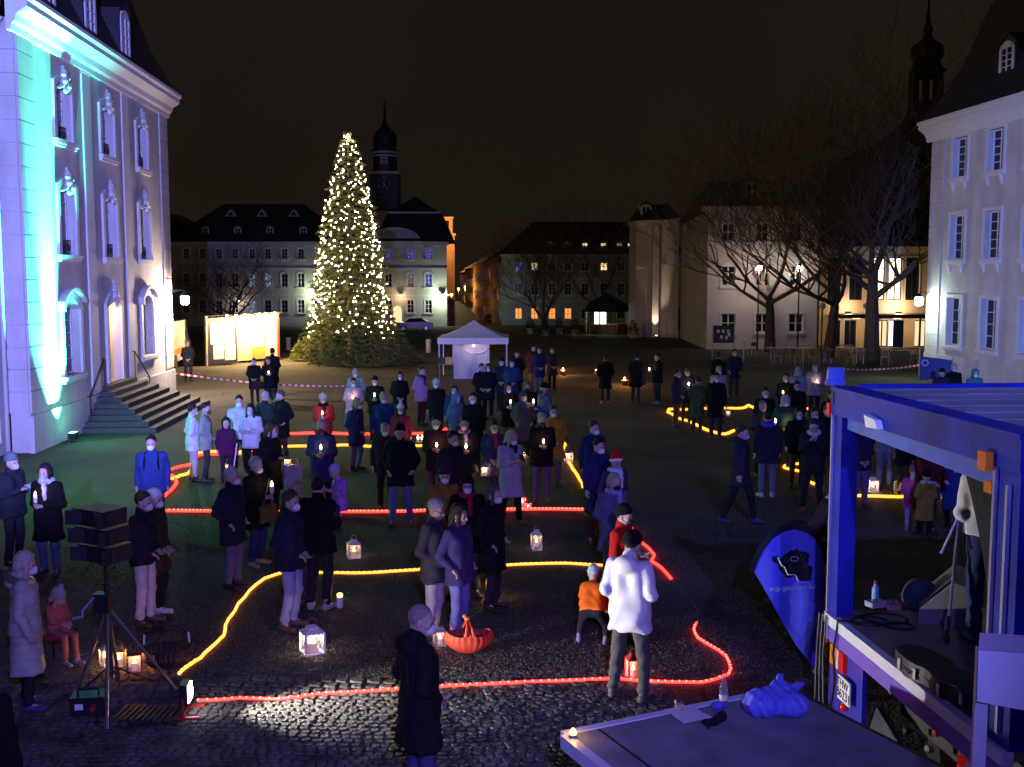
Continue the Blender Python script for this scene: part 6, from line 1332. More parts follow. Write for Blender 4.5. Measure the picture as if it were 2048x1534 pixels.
def person(px,py,H,yaw,label,pose='front',coat=(.03,.03,.035),hem=.80,kind='cloth',legs=(.03,.03,.04),shoes=(.03,.025,.02),hair=('short',(.03,.02,.015)),hat=None,mask=(.78,.78,.8),hy=0,hp=8,fat=1.1,st=.11,J=None,z0=0,at=None,scarf=None,fur=None,glasses=False,hoodback=False,flare=.045,seed=None,walk=0,group=None,puffer=False,hatrim=(.8,.8,.8),skin=SKIN,inner=None,nolegs=False,child=False):
    sd=seed if seed is not None else len(PEOPLE); q=random.Random(sd*13+5)
    s=H/1.75
    if at is not None: X,Y,Z=at
    else:
        p=at_z(px,py,H+z0)
        if p.y>48 and z0==0:
            for _ in range(8): p=at_z(px,py,gz(p.y)+H)
        X,Y=p.x,p.y; Z=z0 if z0 else gz(Y)
    ppm=F/2/max(Y,3); vox=min(.042,max(.019,1.9/ppm))/s; lod=0 if Y<15.5 else 1
    # joints (unit: a 1.75 m figure facing -y)
    lean=q.uniform(-.012,.012); j={'pelvis':(0,0,.93),'chest':(lean,-.005,1.30),'neck':(lean,.0,1.46),'head':(lean,-.005,1.50)}
    p2=pose if isinstance(pose,tuple) else (pose,pose)
    for k,sg in((0,1),(1,-1)):
        e,w=POSES[p2[k]]; n='LR'[k]; jt=lambda v,a=.012:tuple(c+q.uniform(-a,a) for c in v)
        j['sh'+n]=(sg*.178+lean,.012,1.405); j['el'+n]=jt((sg*e[0],e[1],e[2])); wx=w[0]*sg
        j['wr'+n]=jt((wx,w[1]+(.04 if pose=='cross' and k else 0),w[2]))
        wk=walk*sg
        j['hip'+n]=(sg*.088,0,.90); j['kn'+n]=(sg*(st*.55+.045),-.025-.5*wk+q.uniform(-.02,.02),.49); j['an'+n]=(sg*st+q.uniform(-.012,.012),.03-wk*.9+q.uniform(-.03,.03),.085); j['toe'+n]=(j['an'+n][0]+sg*.045,j['an'+n][1]-.16,.035)
    if J: j.update(J)
    j={k:np.array(v,np.float32) for k,v in j.items()}
    if child: j['head']=j['head']+np.array((0,0,-.0),np.float32)
    hs=1.22 if child else 1.0
    ax=j['chest']-j['pelvis']; ax=ax/np.linalg.norm(ax); side=np.array((1,0,0),np.float32)
    allp=np.array(list(j.values())); lo=allp.min(0)-.26; hi=allp.max(0)+.24
    # --- body: one continuous skin surface
    def fb(P):
        d=None
        for sg in(-1,1):
            c=cap(P,j['chest']+side*sg*.075,j['pelvis']+side*sg*.06,.088,.088); d=c if d is None else smin(d,c,.06)
        d=smin(d,cap(P,j['chest'],j['head']+np.array((0,.012,0),np.float32),.06,.052),.05)
        for n in 'LR':
            d=smin(d,cap(P,j['sh'+n],j['el'+n],.047,.040),.04); d=smin(d,cap(P,j['el'+n],j['wr'+n],.038,.029),.02)
            d=smin(d,cap(P,j['hip'+n],j['kn'+n],.075,.052),.05); d=smin(d,cap(P,j['kn'+n],j['an'+n],.05,.036),.02); d=smin(d,cap(P,j['an'+n],j['toe'+n],.034,.026),.02)
        return d
    V,Q=nets(fb,lo,hi,max(vox*1.35,.028)); Vs=[V]; Qs=[Q]; Ms=[np.zeros(len(Q),int)]; n0=len(V)
    hm=(Matrix.Translation(Vector(j['head'].tolist()))@Matrix.Rotation(R(hy),4,'Z')@Matrix.Rotation(R(hp),4,'X')@Matrix.Scale(hs,4))
    hv,hq,hmi=HEAD[lod]; A=np.array(hm); Vs.append(hv@A[:3,:3].T+A[:3,3]); Qs.append(hq+n0); Ms.append(hmi); n0+=len(hv)
    hands={}
    for n,sg in(('L',1),('R',-1)):
        d=Vector((j['wr'+n]-j['el'+n]).tolist()).normalized(); w=Vector(j['wr'+n].tolist())
        inward=Vector((-sg,0,0)); zz=Vector((sg*.2,0,1)) if abs(d.z)<.75 else Vector((sg,0,0))
        y=zz.cross(d).normalized(); z=d.cross(y).normalized()
        if abs(d.z)<.75: y=-y if y.dot(inward)<0 else y; z=d.cross(y)
        else: y=-y if y.y>0 else y; z=d.cross(y)
        m=np.array([[d.x,y.x,z.x],[d.y,y.y,z.y],[d.z,y.z,z.z]]); v,qq=HAND[lod]
        if np.linalg.det(m)<0: qq=qq[:,::-1]
        Vs.append(v@m.T*(hs*.97)+np.array(w)); Qs.append(qq+n0); Ms.append(np.zeros(len(qq),int)); n0+=len(v); hands[n]=w+d*.09
    me=npmesh('person',np.concatenate(Vs),np.concatenate(Qs)); me.materials.append(cmat('skin',skin)); me.materials.append(M_eye)
    mi=np.concatenate(Ms)
    if len(me.polygons)==len(mi): me.polygons.foreach_set('material_index',mi.astype(np.int32))
    root=link('person',me); root.location=(X,Y,Z); root.rotation_euler=(0,0,R(yaw)); root.scale=(s,s,s); tag(root,label,'person',group)
    ph=q.uniform(0,6)
    # --- jacket or coat
    def fj(P):
        d=None
        for sg in(-1,1):
            c=cap(P,j['chest']+side*sg*.082*fat,j['pelvis']+side*sg*.07*fat,.118*fat,.117*fat); d=c if d is None else smin(d,c,.07)
        d=smin(d,cap(P,j['shL']*.96+j['chest']*.04,j['shR']*.96+j['chest']*.04,.068),.06)
        base=j['pelvis']-ax*.02; L=.93-hem+.10
        for n,sg in(('L',1),('R',-1)):
            if J and 'seat' in J: break
            tgt=j['hip'+n]*.35+j['kn'+n]*.65; e=base+(-ax)*L+np.array((sg*(.075+flare*.6),(tgt[1]-base[1])*.6*min(1,L/.4),0),np.float32)
            d=smin(d,cap(P,j['pelvis']+side*sg*.06,e,.118*fat,(.108+flare)*fat),.08)
        d=smax(d,(hem-.93)*1.0-((P-j['pelvis'])@ax),.012)
        # folds
        wr_=np.sin(24*P[:,2]+9*np.sin(6*P[:,0]+ph)+7*np.sin(5*P[:,1]+ph*2)); d=d+.0075*wr_*np.abs(wr_)*np.clip((1.28-P[:,2])*2.5,.15,1)+.005*np.sin(31*P[:,0]+9*P[:,2]+ph+3*np.sin(8*P[:,2]))
        for n in 'LR':
            sl=cap(P,j['sh'+n],j['el'+n],.072*fat**.5,.060); w=j['el'+n]+(j['wr'+n]-j['el'+n])*.93
            sl=smin(sl,cap(P,j['el'+n],w,.060,.049),.03)
            sl=sl+.006*np.sin(130*((P-j['el'+n])@(j['el'+n]-j['sh'+n]))+25*P[:,0]+ph)*np.clip(1.4-6*np.sqrt(((P-j['el'+n])**2).sum(1)),.2,1)
            d=smin(d,sl,.014)
        col_=cap(P,j['neck']+np.array((0,.012,-.05),np.float32),j['head']+np.array((0,.016,.008),np.float32),.085,.074); d=smin(d,col_,.035)
        if hoodback: d=smin(d,ell(P,j['neck']+np.array((0,.115,-.02),np.float32),(.13,.075,.09)),.05)
        if puffer: d=d-.012*np.abs(np.sin(math.pi*P[:,2]/.085))+.006
        return d
    jl=lo.copy(); jl[2]=max(lo[2],hem-.32) if not J else lo[2]
    v,qq=nets(fj,jl,hi,vox); o=link('jacket' if hem>.7 else 'coat',npmesh('jacket',v,qq),cmat(kind,coat),root)
    # --- trousers
    if not nolegs:
        def ft(P):
            d=None
            for n in 'LR':
                a=j['an'+n]+(j['kn'+n]-j['an'+n])*.10
                c=smin(cap(P,j['hip'+n]+np.array((0,0,.03),np.float32),j['kn'+n],.096*fat**.6,.069),cap(P,j['kn'+n],a,.068,.060),.03); c=c+.0065*np.sin(52*P[:,2]+22*P[:,0]+14*P[:,1]+ph)*np.clip(1.2-4*np.abs(P[:,2]-.2),.2,1)+.004*np.sin(30*P[:,2]+40*P[:,0]+ph)
                d=c if d is None else smin(d,c,.012)
            for sg in(-1,1): d=smin(d,cap(P,j['pelvis']+side*sg*.06,j['pelvis']+side*sg*.06+ax*.08,.094*fat,.09*fat),.05)
            return d
        th=hi.copy(); 
        if not J: th[2]=1.12
        v,qq=nets(ft,lo,th,vox); link('trousers',npmesh('trousers',v,qq),cmat('cloth',legs),root)
        def fs(P):
            d=None
            for n in 'LR':
                a=j['an'+n]; t=j['toe'+n]; f=(t-a); f[2]=0; f=f/max(1e-6,np.linalg.norm(f)); hz=np.array((a[0],a[1],max(a[2]-.04,.0)),np.float32)
                fl=a[2]-.085
                c=smin(cap(P,hz+f*(-.035)+np.array((0,0,.005),np.float32),np.array((t[0],t[1],fl+.035),np.float32),.046,.040),cap(P,hz,a+np.array((0,0,.06),np.float32),.046,.048),.02); c=smax(c,fl-P[:,2],.008); d=c if d is None else np.minimum(d,c)
            return d
        sl=lo.copy(); sh_=hi.copy(); sh_[2]=max(j['anL'][2],j['anR'][2])+.16
        v,qq=nets(fs,(sl[0],sl[1],min(0,lo[2]+.2)-.06),sh_,min(vox,.026)); link('shoes',npmesh('shoes',v,qq),cmat('shoe',shoes),root)
    le=hm.to_euler(); lt=hm.to_translation()
    def onhead(nm,t,m): return link(nm,TPL[t] if isinstance(t,str) else t,m,root,lt,le,hs)
    if hair and hat not in('hood',): onhead('hair',hair[0],cmat('hair',hair[1]))
    if hat:
        hk,hc=hat if isinstance(hat,tuple) else (hat,coat)
        h_=onhead('hat' if hk!='hood' else 'hood',hk,cmat('cloth',hc))
        if hk=='santa': link('fur_trim',TPL['santab'],cmat('cloth',hatrim),h_)
    if mask:
        mk=onhead('face_mask','mask',cmat('mask',mask)); link('ear_loops',LOOPS,cmat('mask',mask),mk)
    if scarf: onhead('scarf','scarf',cmat('cloth',scarf))
    if fur: onhead('fur_collar','fur',cmat('hair',fur))
    if glasses: onhead('glasses',GLASSES,M_black)
    MW=Matrix.LocRotScale(root.location,root.rotation_euler,root.scale)
    d=dict(root=root,M=MW,L=MW@hands['L'],R=MW@hands['R'],mid=MW@((hands['L']+hands['R'])/2),s=s,j=j,yaw=yaw); PEOPLE.append(d); return d
_cup=MB().lathe([(.022,0),(.026,.005),(.03,.085),(.027,.09)],10).mesh('cup',True); _wax=MB().lathe([(.024,.05),(.026,.082),(.004,.084)],10).mesh('wax',True)
NC=[0]
def candle(pos,label,k=1.0,lit=1.1,c=(.78,.74,.68),big=1.6):
    r=empty('held_candle',Vector(pos)-Vector((0,0,.04)),0,label,'candle'); link('cup',_cup,cmat('mask',c),r,None,None,k); link('flame',_fl,G_flw if NC[0]%2 else G_fl,r,(0,0,.085*k),None,big); NC[0]+=1
    if lit: plight(r,'POINT',Vector(pos)+Vector((0,0,.14)),lit,(1,.52,.22),.015)
def bag(pos,yaw,w,h,d,c,label,strap=None,kind='bag'):
    r=empty('shoulder_bag' if strap else 'carrier_bag',pos,R(yaw),label,'bag'); m=cmat('cloth',c)
    v,qq=nets(lambda P:np.maximum(np.maximum(np.abs(P[:,0])-w/2,np.abs(P[:,1])-d/2),np.abs(P[:,2])-h/2)+.006*np.sin(30*P[:,0]+20*P[:,2])-.01,(-w,-d,-h),(w,d,h),max(.02,w/14)); link('body',npmesh('bag_body',v,qq),m,r)
    MB().tube([(-w*.4,0,h*.48),(-w*.3,0,h*.8 if not strap else h*.6),(w*.3,0,h*.8 if not strap else h*.6),(w*.4,0,h*.48)],.009,5).build('handle',m,r)
    if strap: MB().tube([Vector((-w*.4,0,h*.45)),Vector(strap)],.011,5).build('strap',m,r)
def backpack(P_,c,label):
    M=P_['M']; r=empty('backpack',M@Vector((0,.20,1.20)),R(P_['yaw']),label,'backpack'); s=P_['s']
    v,qq=nets(lambda P:smin(ell(P,(0,0,0),(.155,.09,.24)),ell(P,(0,.06,-.07),(.12,.06,.12)),.04),(-.2,-.14,-.3),(.2,.18,.3),.026); link('body',npmesh('backpack_body',v,qq),cmat('cloth',c),r,None,None,s)
    for sg in(-1,1): MB().tube([(sg*.09*s,-.08*s,.2*s),(sg*.10*s,-.22*s,.27*s),(sg*.11*s,-.335*s,.12*s),(sg*.12*s,-.30*s,-.12*s),(sg*.12*s,-.08*s,-.2*s)],.018*s,5).build('strap',cmat('cloth',c),r)
NAVY=(.025,.035,.09); BLK=(.007,.007,.008); DKG=(.018,.03,.024); JEAN=(.07,.10,.24); LJEAN=(.24,.26,.36); GREY=(.12,.12,.13); WHT=(.62,.62,.62); BRN=(.07,.045,.03)
HBL=(.012,.01,.009); HBR=(.045,.025,.014); HGR=(.30,.29,.28); HBD=(.34,.24,.12); HWH=(.55,.53,.5)
# ---- left edge and speaker area
P=person(20,906,1.76,70,'man in dark jacket and grey beanie holding a tablet by the palace wall','phone',(.02,.022,.03),.78,hat=('beanie',(.10,.14,.14)),hair=('short',HBL),legs=(.02,.025,.03),mask=(.5,.5,.6))
tb=empty('tablet',P['mid']+Vector((.10,0,.02)),R(70),'flat tablet in the hands of the man by the palace wall','tablet'); MB().box(-.13,-.1,-.005,.13,.1,.005).build('case',M_black,tb,rot=(R(25),0,0)); MB().box(-.12,-.09,.0055,.12,.09,.008).build('screen',mat('tablet_white',(.6,.6,.65),.4,0),tb,rot=(R(25),0,0))
P=person(92,926,1.70,-8,'woman in black knee coat and jeans holding a candle beside the speaker stack','front',BLK,.56,legs=JEAN,shoes=(.03,.03,.05),hair=('bob',HBL),mask=(.35,.4,.55),scarf=(.45,.45,.5)); candle(P['mid']+Vector((0,-.03,.10)),'candle in the hands of the woman in the black knee coat')
P=person(303,870,1.80,10,'man in bright blue jacket with backpack standing alone before the rope loop','side',(.025,.045,.17),.80,legs=NAVY,hair=('short',HBL),hp=4); backpack(P,BLK,'black backpack worn over the bright blue jacket')
P=person(306,978,1.70,78,'person in pale beanie and brown coat behind the man in light trousers','low',(.05,.035,.02),.62,hat=('beanie',(.5,.52,.52)),hair=('short',HBR),legs=(.015,.02,.02),shoes=(.55,.55,.55))
P=person(284,982,1.74,80,'man in dark jacket and light trousers turned sideways behind the speakers','low',(.02,.02,.03),.82,hair=('short',HBR),legs=(.50,.48,.50),shoes=BRN)
P=person(44,1103,1.66,112,'blonde woman in long pale quilted coat with fur hood','side',(.40,.40,.33),.44,'puff',puffer=True,hair=('bob',(.5,.44,.34)),fur=(.10,.08,.06),hoodback=True,legs=(.02,.02,.03),shoes=(.05,.04,.12),hy=-14,hp=12,fat=1.2)
# seated child
sp_=gnd(112,1330); st_=empty('stool',(sp_.x-.02,sp_.y+.05,0),0,'low dark red stool under the seated child','stool'); MB().lathe([(.17,.32),(.18,.34),(.18,.38),(.16,.39)],16).build('seat',mat('stool_red',(.25,.02,.02),.6,.1),st_)
for a in range(3): MB().tube([(.12*math.cos(a*2.1),.12*math.sin(a*2.1),.33),(.16*math.cos(a*2.1),.16*math.sin(a*2.1),0)],.016,5).build('leg',M_iron,st_)
JS=dict(pelvis=(0,.0,.72),chest=(0,-.03,1.08),neck=(0,-.04,1.22),head=(0,-.05,1.25),shL=(.165,-.02,1.17),shR=(-.165,-.02,1.17),elL=(.2,-.1,.93),elR=(-.2,-.1,.93),wrL=(.08,-.28,.86),wrR=(-.08,-.28,.86),hipL=(.09,0,.68),hipR=(-.09,0,.68),knL=(.11,-.38,.60),knR=(-.11,-.36,.62),anL=(.11,-.42,.12),anR=(-.10,-.34,.13),toeL=(.13,-.6,.09),toeR=(-.12,-.52,.10),seat=(0,0,.7))
P=person(0,0,1.02,62,'seated child in salmon coat and grey bobble hat holding something in its lap','front',(.42,.11,.08),.66,J=JS,at=(sp_.x,sp_.y+.05,0.0),hat=('pom',(.33,.33,.36)),hair=('long',(.4,.32,.2)),legs=(.32,.12,.09),shoes=(.35,.25,.25),mask=None,child=True,hp=25)
P=person(-46,1330,1.75,60,'person in black coat at the frame edge beside the blonde woman','side',BLK,.6)
# ---- left middle group
P=person(383,808,1.70,118,'person in white jacket and pale pink trousers seen from behind','low',(.52,.54,.55),.70,legs=(.42,.34,.36),hair=('short',HBL),fat=1.1,mask=(.5,.5,.55))
P=person(409,805,1.74,100,'person in grey green jacket standing close to the white jacket','low',(.22,.26,.21),.72,legs=(.03,.03,.035),hair=('short',HBL),mask=(.05,.05,.06),hy=-20)
P=person(451,838,1.38,20,'short child in dark purple jacket beside the man in white','side',(.06,.012,.05),.72,legs=(.04,.015,.04),hair=('bob',HBL),mask=None,child=True)
P=person(478,790,1.80,14,'man in pale blue white anorak with black trousers','side',(.42,.46,.56),.78,legs=BLK,hair=('short',HBL))
P=person(501,808,1.66,-4,'long haired woman in pale jacket next to the walking cane','front',(.42,.45,.46),.72,legs=BLK,hair=('long',HBL),mask=(.4,.5,.55))
cn=P['mid']; r=empty('walking_cane',(cn.x-.25,cn.y-.1,0),0,'white walking cane leaning in front of the long haired woman','cane'); MB().tube([(-.08,0,0),(.05,0,.85)],.014,6).build('shaft',M_white,r); MB().tube([(.05,0,.85),(.05,0,.92),(-.02,0,.94)],.016,6).build('handle',M_black,r)
P=person(530,783,1.74,150,'grey haired man in dark green coat with his back turned','low',DKG,.62,hair=('short',HGR),mask=None)
P=person(562,780,1.72,-40,'person in dark coat with brown shoulder bag near the red rope end','pocket',BLK,.58,legs=(.05,.03,.02),hair=('short',(.06,.07,.06)),mask=(.2,.3,.3),hy=-20); bag(P['R']+Vector((.02,-.12,-.18)),0,.28,.26,.1,(.14,.06,.02),'brown shoulder bag on the dark coat near the red rope end',strap=(.1,.1,.6))
P=person(540,848,1.74,60,'woman in long black coat carrying a white carrier bag and lantern','front',BLK,.5,legs=BLK,hair=('bob',HBR),mask=(.35,.3,.4),hy=25); lantern(0,0,.2,(.2,.1,.06),'glowing lantern held by the woman with the carrier bag',0,3,.6,pos=P['mid']+Vector((.06,0,-.16))); bag(P['L']+Vector((.16,-.05,-.3)),30,.30,.38,.1,(.42,.36,.5),'white carrier bag on the arm of the woman in black')
P=person(462,933,1.76,74,'elderly grey man in dark overcoat and jeans facing the woman with olive bag','pocket',(.018,.022,.04),.66,legs=(.12,.11,.18),hair=('short',HGR),fat=1.1)
P=person(510,914,1.70,62,'grey haired woman in black coat with olive shoulder bag holding a candle','front',BLK,.62,legs=NAVY,shoes=(.35,.27,.14),hair=('curl',HGR),fat=1.05); candle(P['mid']+Vector((.02,0,.10)),'tall candle of the woman with the olive bag',1.2); bag(P['M']@Vector((.05,-.2,.86)),60,.30,.24,.08,(.14,.11,.03),'olive shoulder bag hanging on the grey haired woman',strap=(.1,.05,.52))
P=person(592,963,1.70,150,'blonde woman in olive parka behind the man in light jeans','low',(.08,.085,.045),.5,hair=('bob',HBD),legs=(.03,.02,.05),mask=None)
P=person(578,981,1.78,74,'man in navy jacket and light blue jeans near the big white lantern','low',(.018,.020,.045),.78,legs=(.30,.31,.48),shoes=(.10,.05,.05),hair=('curl',(.05,.04,.035)),hy=-6)
# man carrying a child
P=person(636,954,1.80,165,'man in black jacket carrying a child in a purple jacket','cross',BLK,.76,hair=('short',HBL),legs=(.02,.02,.025),shoes=(.25,.25,.32),mask=None)
pc=P['M']@Vector((-.20,-.10,0))
JC=dict(pelvis=(0,0,.90),chest=(0,-.04,1.28),neck=(0,-.06,1.44),head=(0,-.08,1.48),knL=(.14,-.2,.66),knR=(-.14,-.2,.66),anL=(.13,-.12,.30),anR=(-.13,-.12,.30),toeL=(.15,-.26,.22),toeR=(-.15,-.26,.22))
P=person(0,0,1.02,-55,'little child in purple jacket and patterned hat carried on the arm','cross',(.34,.14,.52),.74,'puff',J=JC,at=(pc.x+.06,pc.y,.93),hat=('beanie',(.35,.38,.6)),hair=None,legs=(.05,.03,.08),mask=None,child=True,hp=18)
P=person(646,787,1.68,0,'white haired woman in red jacket holding a candle','front',(.42,.03,.03),.74,hair=('curl',HWH),mask=None,scarf=BLK,legs=BLK); candle(P['mid']+Vector((.03,0,.09)),'candle of the woman in the red jacket')
P=person(643,839,1.78,4,'man in royal blue coat holding a candle between the ropes','front',(.025,.035,.15),.62,legs=NAVY,hair=('short',HGR),mask=(.03,.03,.04),hoodback=True); candle(P['mid']+Vector((.02,0,.08)),'candle of the man in the royal blue coat')
P=person(711,737,1.74,0,'person in pale green jacket behind the woman in pink','side',(.22,.36,.34),.74,hair=('short',HGR))
P=person(706,756,1.66,8,'dark haired woman in pale pink jacket with candle and round lantern','front',(.52,.38,.46),.72,hair=('short',HBL)); candle(P['mid'],'candle of the woman in the pale pink jacket'); lantern(0,0,.24,(.35,.08,.05),'round glowing lantern hanging from the pale pink sleeve',0,5,.7,(1,.35,.15),pos=P['L']+Vector((.15,-.1,-.28)),flame=G_flw)
P=person(750,752,1.76,5,'man in black jacket and beanie holding a small candle','front',BLK,.74,hat=('beanie',BLK),hair=None); candle(P['mid']+Vector((0,-.02,.06)),'small candle of the man in the black beanie')
P=person(799,743,1.70,12,'woman in open black coat with a green bag','low',BLK,.6,hair=('bob',HBL)); bag(P['R']+Vector((-.12,-.05,-.28)),0,.3,.3,.1,(.03,.12,.07),'green bag of the woman in the open black coat')
P=person(842,733,1.78,55,'person in lilac jacket with brown scarf','low',(.34,.28,.40),.74,hair=('short',HBR),mask=(.4,.3,.6),scarf=(.06,.03,.03),legs=(.03,.015,.02))
P=person(873,758,1.70,0,'white haired person in plain black coat','side',BLK,.6,hair=('curl',HWH),fat=1.1)
P=person(712,796,1.68,60,'blonde woman with teal backpack in dark blue coat','low',(.035,.035,.10),.6,hair=('bob',HBD),legs=(.12,.12,.2),shoes=BLK,hy=10); backpack(P,(.05,.16,.26),'teal patterned backpack of the blonde woman')
P=person(766,784,1.80,20,'tall man in blue rain jacket with grey hair','side',(.03,.07,.22),.74,hair=('short',HGR),legs=BLK,fat=1.1)
P=person(801,808,1.58,0,'girl in white bobble hat and crimson jacket','side',(.34,.03,.07),.72,hat=('pom',(.7,.7,.68)),hair=('long',HBR),legs=(.3,.02,.03),fat=.95)
r=gnd(826,868); b_=empty('lantern_tray',P['L']+Vector((.22,-.05,-.02)),0,'small wooden tray with two candles beside the crimson jacket','tray'); MB().box(-.1,-.08,-.02,.1,.08,0).build('tray_board',M_wood,b_)
for dx in(-.045,.045): link('flame',_fl,G_flw,b_,(dx,0,.07),None,1.6); MB().lathe([(.025,0),(.027,.06),(.01,.07)],8,(dx,0,0)).build('candle_stub',M_wax,b_)
P=person(770,846,1.68,10,'grey haired person in dark green jacket with cane behind the man in black','side',DKG,.74,hair=('short',HGR),legs=BLK)
P=person(800,849,1.84,0,'tall man in black jacket and jeans astride the red rope','pocket',(.010,.010,.013),.72,hat=('beanie',BLK),hair=None,mask=None,legs=(.10,.12,.30),shoes=BRN,fat=1.12,st=.15,hp=0)
P=person(909,771,1.68,0,'masked woman behind the teal coat','side',NAVY,.6,hair=('bob',HBL))
P=person(912,786,1.66,50,'woman in long teal grey coat with hood','low',(.10,.15,.20),.5,hat=('hood',(.10,.15,.20)),hair=None,mask=None)
P=person(946,785,1.80,0,'man in dark suit coat with open collar','side',BLK,.64,hair=('short',HBL),inner=1)
P=person(873,831,1.80,0,'dark haired man in brown black jacket shielding a candle','front',(.022,.014,.012),.72,hair=('short',HBL),legs=(.06,.05,.10)); candle(P['mid']+Vector((.02,0,.05)),'candle shielded by the man in the brown black jacket',.7)
P=person(930,833,1.78,0,'dark haired man with lilac scarf holding a candle','front',(.015,.012,.018),.68,hair=('short',HBL),scarf=(.25,.18,.30)); candle(P['mid']+Vector((.02,0,.05)),'candle of the man with the lilac scarf',.7)
P=person(903,862,1.78,42,'dark haired man in black coat turned to the right between two candle holders','side',(.012,.014,.022),.55,hair=('short',HBL),hy=5)
P=person(989,842,1.66,4,'woman in navy coat with red collar','low',(.03,.04,.11),.6,hair=('short',HBL),scarf=(.3,.02,.05)); lantern(0,0,.24,(.16,.1,.06),'bright lantern hanging between the dark haired men and the navy coat',0,6,.6,pos=P['R']+Vector((-.18,-.1,-.25)),flame=G_flw)
P=person(1021,860,1.72,28,'blonde woman in lilac grey coat looking at her phone','phone',(.34,.32,.40),.52,hair=('long',(.4,.36,.2)),scarf=(.03,.025,.06),legs=BLK,hy=12,hp=16,walk=.14)
r=empty('phone',P['mid']+Vector((.06,-.02,.05)),R(20),'dark phone held by the woman in the lilac grey coat','phone'); MB().cbox((0,0,0),(.075,.15,.01)).build('case',M_black,r,rot=(R(35),0,0)); MB().cbox((0,0,.006),(.065,.135,.002)).build('screen',mat('phone_screen',(.05,.05,.08),.1,0),r,rot=(R(35),0,0))
JK=dict(pelvis=(0,.05,.45),chest=(0,-.12,.80),neck=(0,-.17,.93),head=(0,-.19,.96),shL=(.17,-.13,.90),shR=(-.17,-.13,.90),elL=(.22,-.28,.70),elR=(-.22,-.28,.70),wrL=(.08,-.45,.62),wrR=(-.08,-.45,.62),hipL=(.09,.05,.44),hipR=(-.09,.05,.44),knL=(.15,-.33,.52),knR=(-.15,-.33,.50),anL=(.13,-.06,.085),anR=(-.13,-.06,.085),toeL=(.16,-.24,.035),toeR=(-.16,-.24,.035),seat=(0,0,0))
P=person(0,0,1.25,10,'child crouching in dark clothes beside a small lantern','front',(.04,.05,.05),.42,J=JK,at=tuple(gnd(1050,912)),hair=('short',(.1,.12,.1)),legs=(.14,.08,.06),mask=None,hp=25)
P=person(1017,766,1.72,8,'woman in black coat and brown trousers with raised candle','front',BLK,.6,hair=('long',HBL),legs=(.14,.07,.035)); candle(P['mid']+Vector((.02,-.02,.08)),'candle of the woman in brown trousers')
P=person(1056,763,1.72,-5,'person with furry hood behind the brown parka','side',BLK,.6,hat=('hood',(.12,.09,.05)),hair=None,mask=(.02,.02,.03))
P=person(1047,784,1.66,6,'woman in brown parka with blue scarf and dark beanie','pocket',(.11,.075,.06),.5,hat=('beanie',(.02,.06,.07)),hair=('bob',HBR),mask=None,scarf=(.04,.07,.16),fat=1.1); candle(P['mid']+Vector((.22,0,.5)),'candle held up beside the blue scarf')
P=person(1090,766,1.80,-60,'man in blue padded jacket and beanie looking left','front',(.035,.05,.17),.72,'puff',hat=('beanie',BLK),hair=None,mask=(.04,.04,.05),fat=1.1)
P=person(1108,811,1.74,0,'person in mustard yellow coat with white mask','low',(.42,.19,.02),.6,hair=('short',HBR),legs=(.12,.09,.12),hoodback=True)
P=person(1084,826,1.78,4,'grey haired man in black jacket holding a candle before the mustard coat','front',BLK,.72,hair=('short',HGR),mask=(.02,.02,.03),legs=(.07,.055,.13)); candle(P['mid']+Vector((0,-.01,.05)),'candle of the grey haired man before the mustard coat',.8)
P=person(1186,841,1.80,30,'man in dark navy jacket standing behind the man in the navy coat','side',(.02,.025,.07),.68,hair=('short',HBR),hy=8)
P=person(1196,876,1.78,32,'man in long navy coat with hands at his sides','side',(.018,.024,.085),.58,hair=('short',HBL),legs=(.05,.02,.05),hy=6)
P=person(1231,908,1.66,30,'woman in Santa hat and glasses with white scarf','low',(.05,.03,.09),.62,hat=('santa',(.5,.01,.01)),hair=('short',HBL),glasses=True,mask=None,scarf=(.6,.58,.7),legs=(.1,.05,.1))
P=person(1227,946,1.68,28,'blonde woman in two tone grey jacket with black mask','low',(.10,.10,.17),.60,hair=('bob',(.32,.30,.18)),mask=(.03,.02,.04),scarf=(.30,.24,.48),legs=(.08,.1,.22))
P=person(1246,1009,1.70,62,'person in long red coat standing behind the white jacket','front',(.42,.015,.012),.42,hair=('short',HBL),hat=('beanie',BLK),mask=(.03,.03,.03),legs=(.08,.1,.2),flare=.05)
P=person(1262,1064,1.80,152,'man in white padded jacket and grey trousers seen from behind, lit by the floodlight','low',(.72,.70,.66),.74,'puff',hat=('beanie',BLK),hair=('short',HBL),legs=(.085,.08,.075),shoes=(.06,.055,.05),hoodback=True,hy=-10,hp=18,st=.17,fat=1.1,mask=(.4,.5,.3))
# toddler bending down
JT=dict(pelvis=(0,.10,.62),chest=(.03,-.14,.93),neck=(.06,-.26,1.03),head=(.08,-.31,1.05),shL=(.21,-.17,.98),shR=(-.15,-.17,.98),elL=(.30,-.30,.76),elR=(-.26,-.28,.74),wrL=(.24,-.42,.58),wrR=(-.18,-.42,.56),hipL=(.12,.10,.58),hipR=(-.12,.10,.58),knL=(.23,-.04,.34),knR=(-.23,-.04,.34),anL=(.25,.08,.085),anR=(-.25,.08,.085),toeL=(.3,-.09,.035),toeR=(-.3,-.09,.035),seat=(0,0,0))
g_=gnd(1186,1284)
P=person(0,0,1.16,163,'toddler in bright orange jacket bending over the gravel','front',(.75,.14,.015),.90,'puff',J=JT,at=(g_.x,g_.y,0),hat=('beanie',(.35,.55,.6)),hair=None,legs=(.02,.02,.025),shoes=(.2,.18,.4),mask=None,child=True,hp=22,fat=1.3,hoodback=True)
P=person(889,933,1.66,10,'woman in mustard poncho with dark red beanie','side',(.22,.13,.025),.6,hat=('beanie',(.06,.012,.03)),hair=None,hp=10)
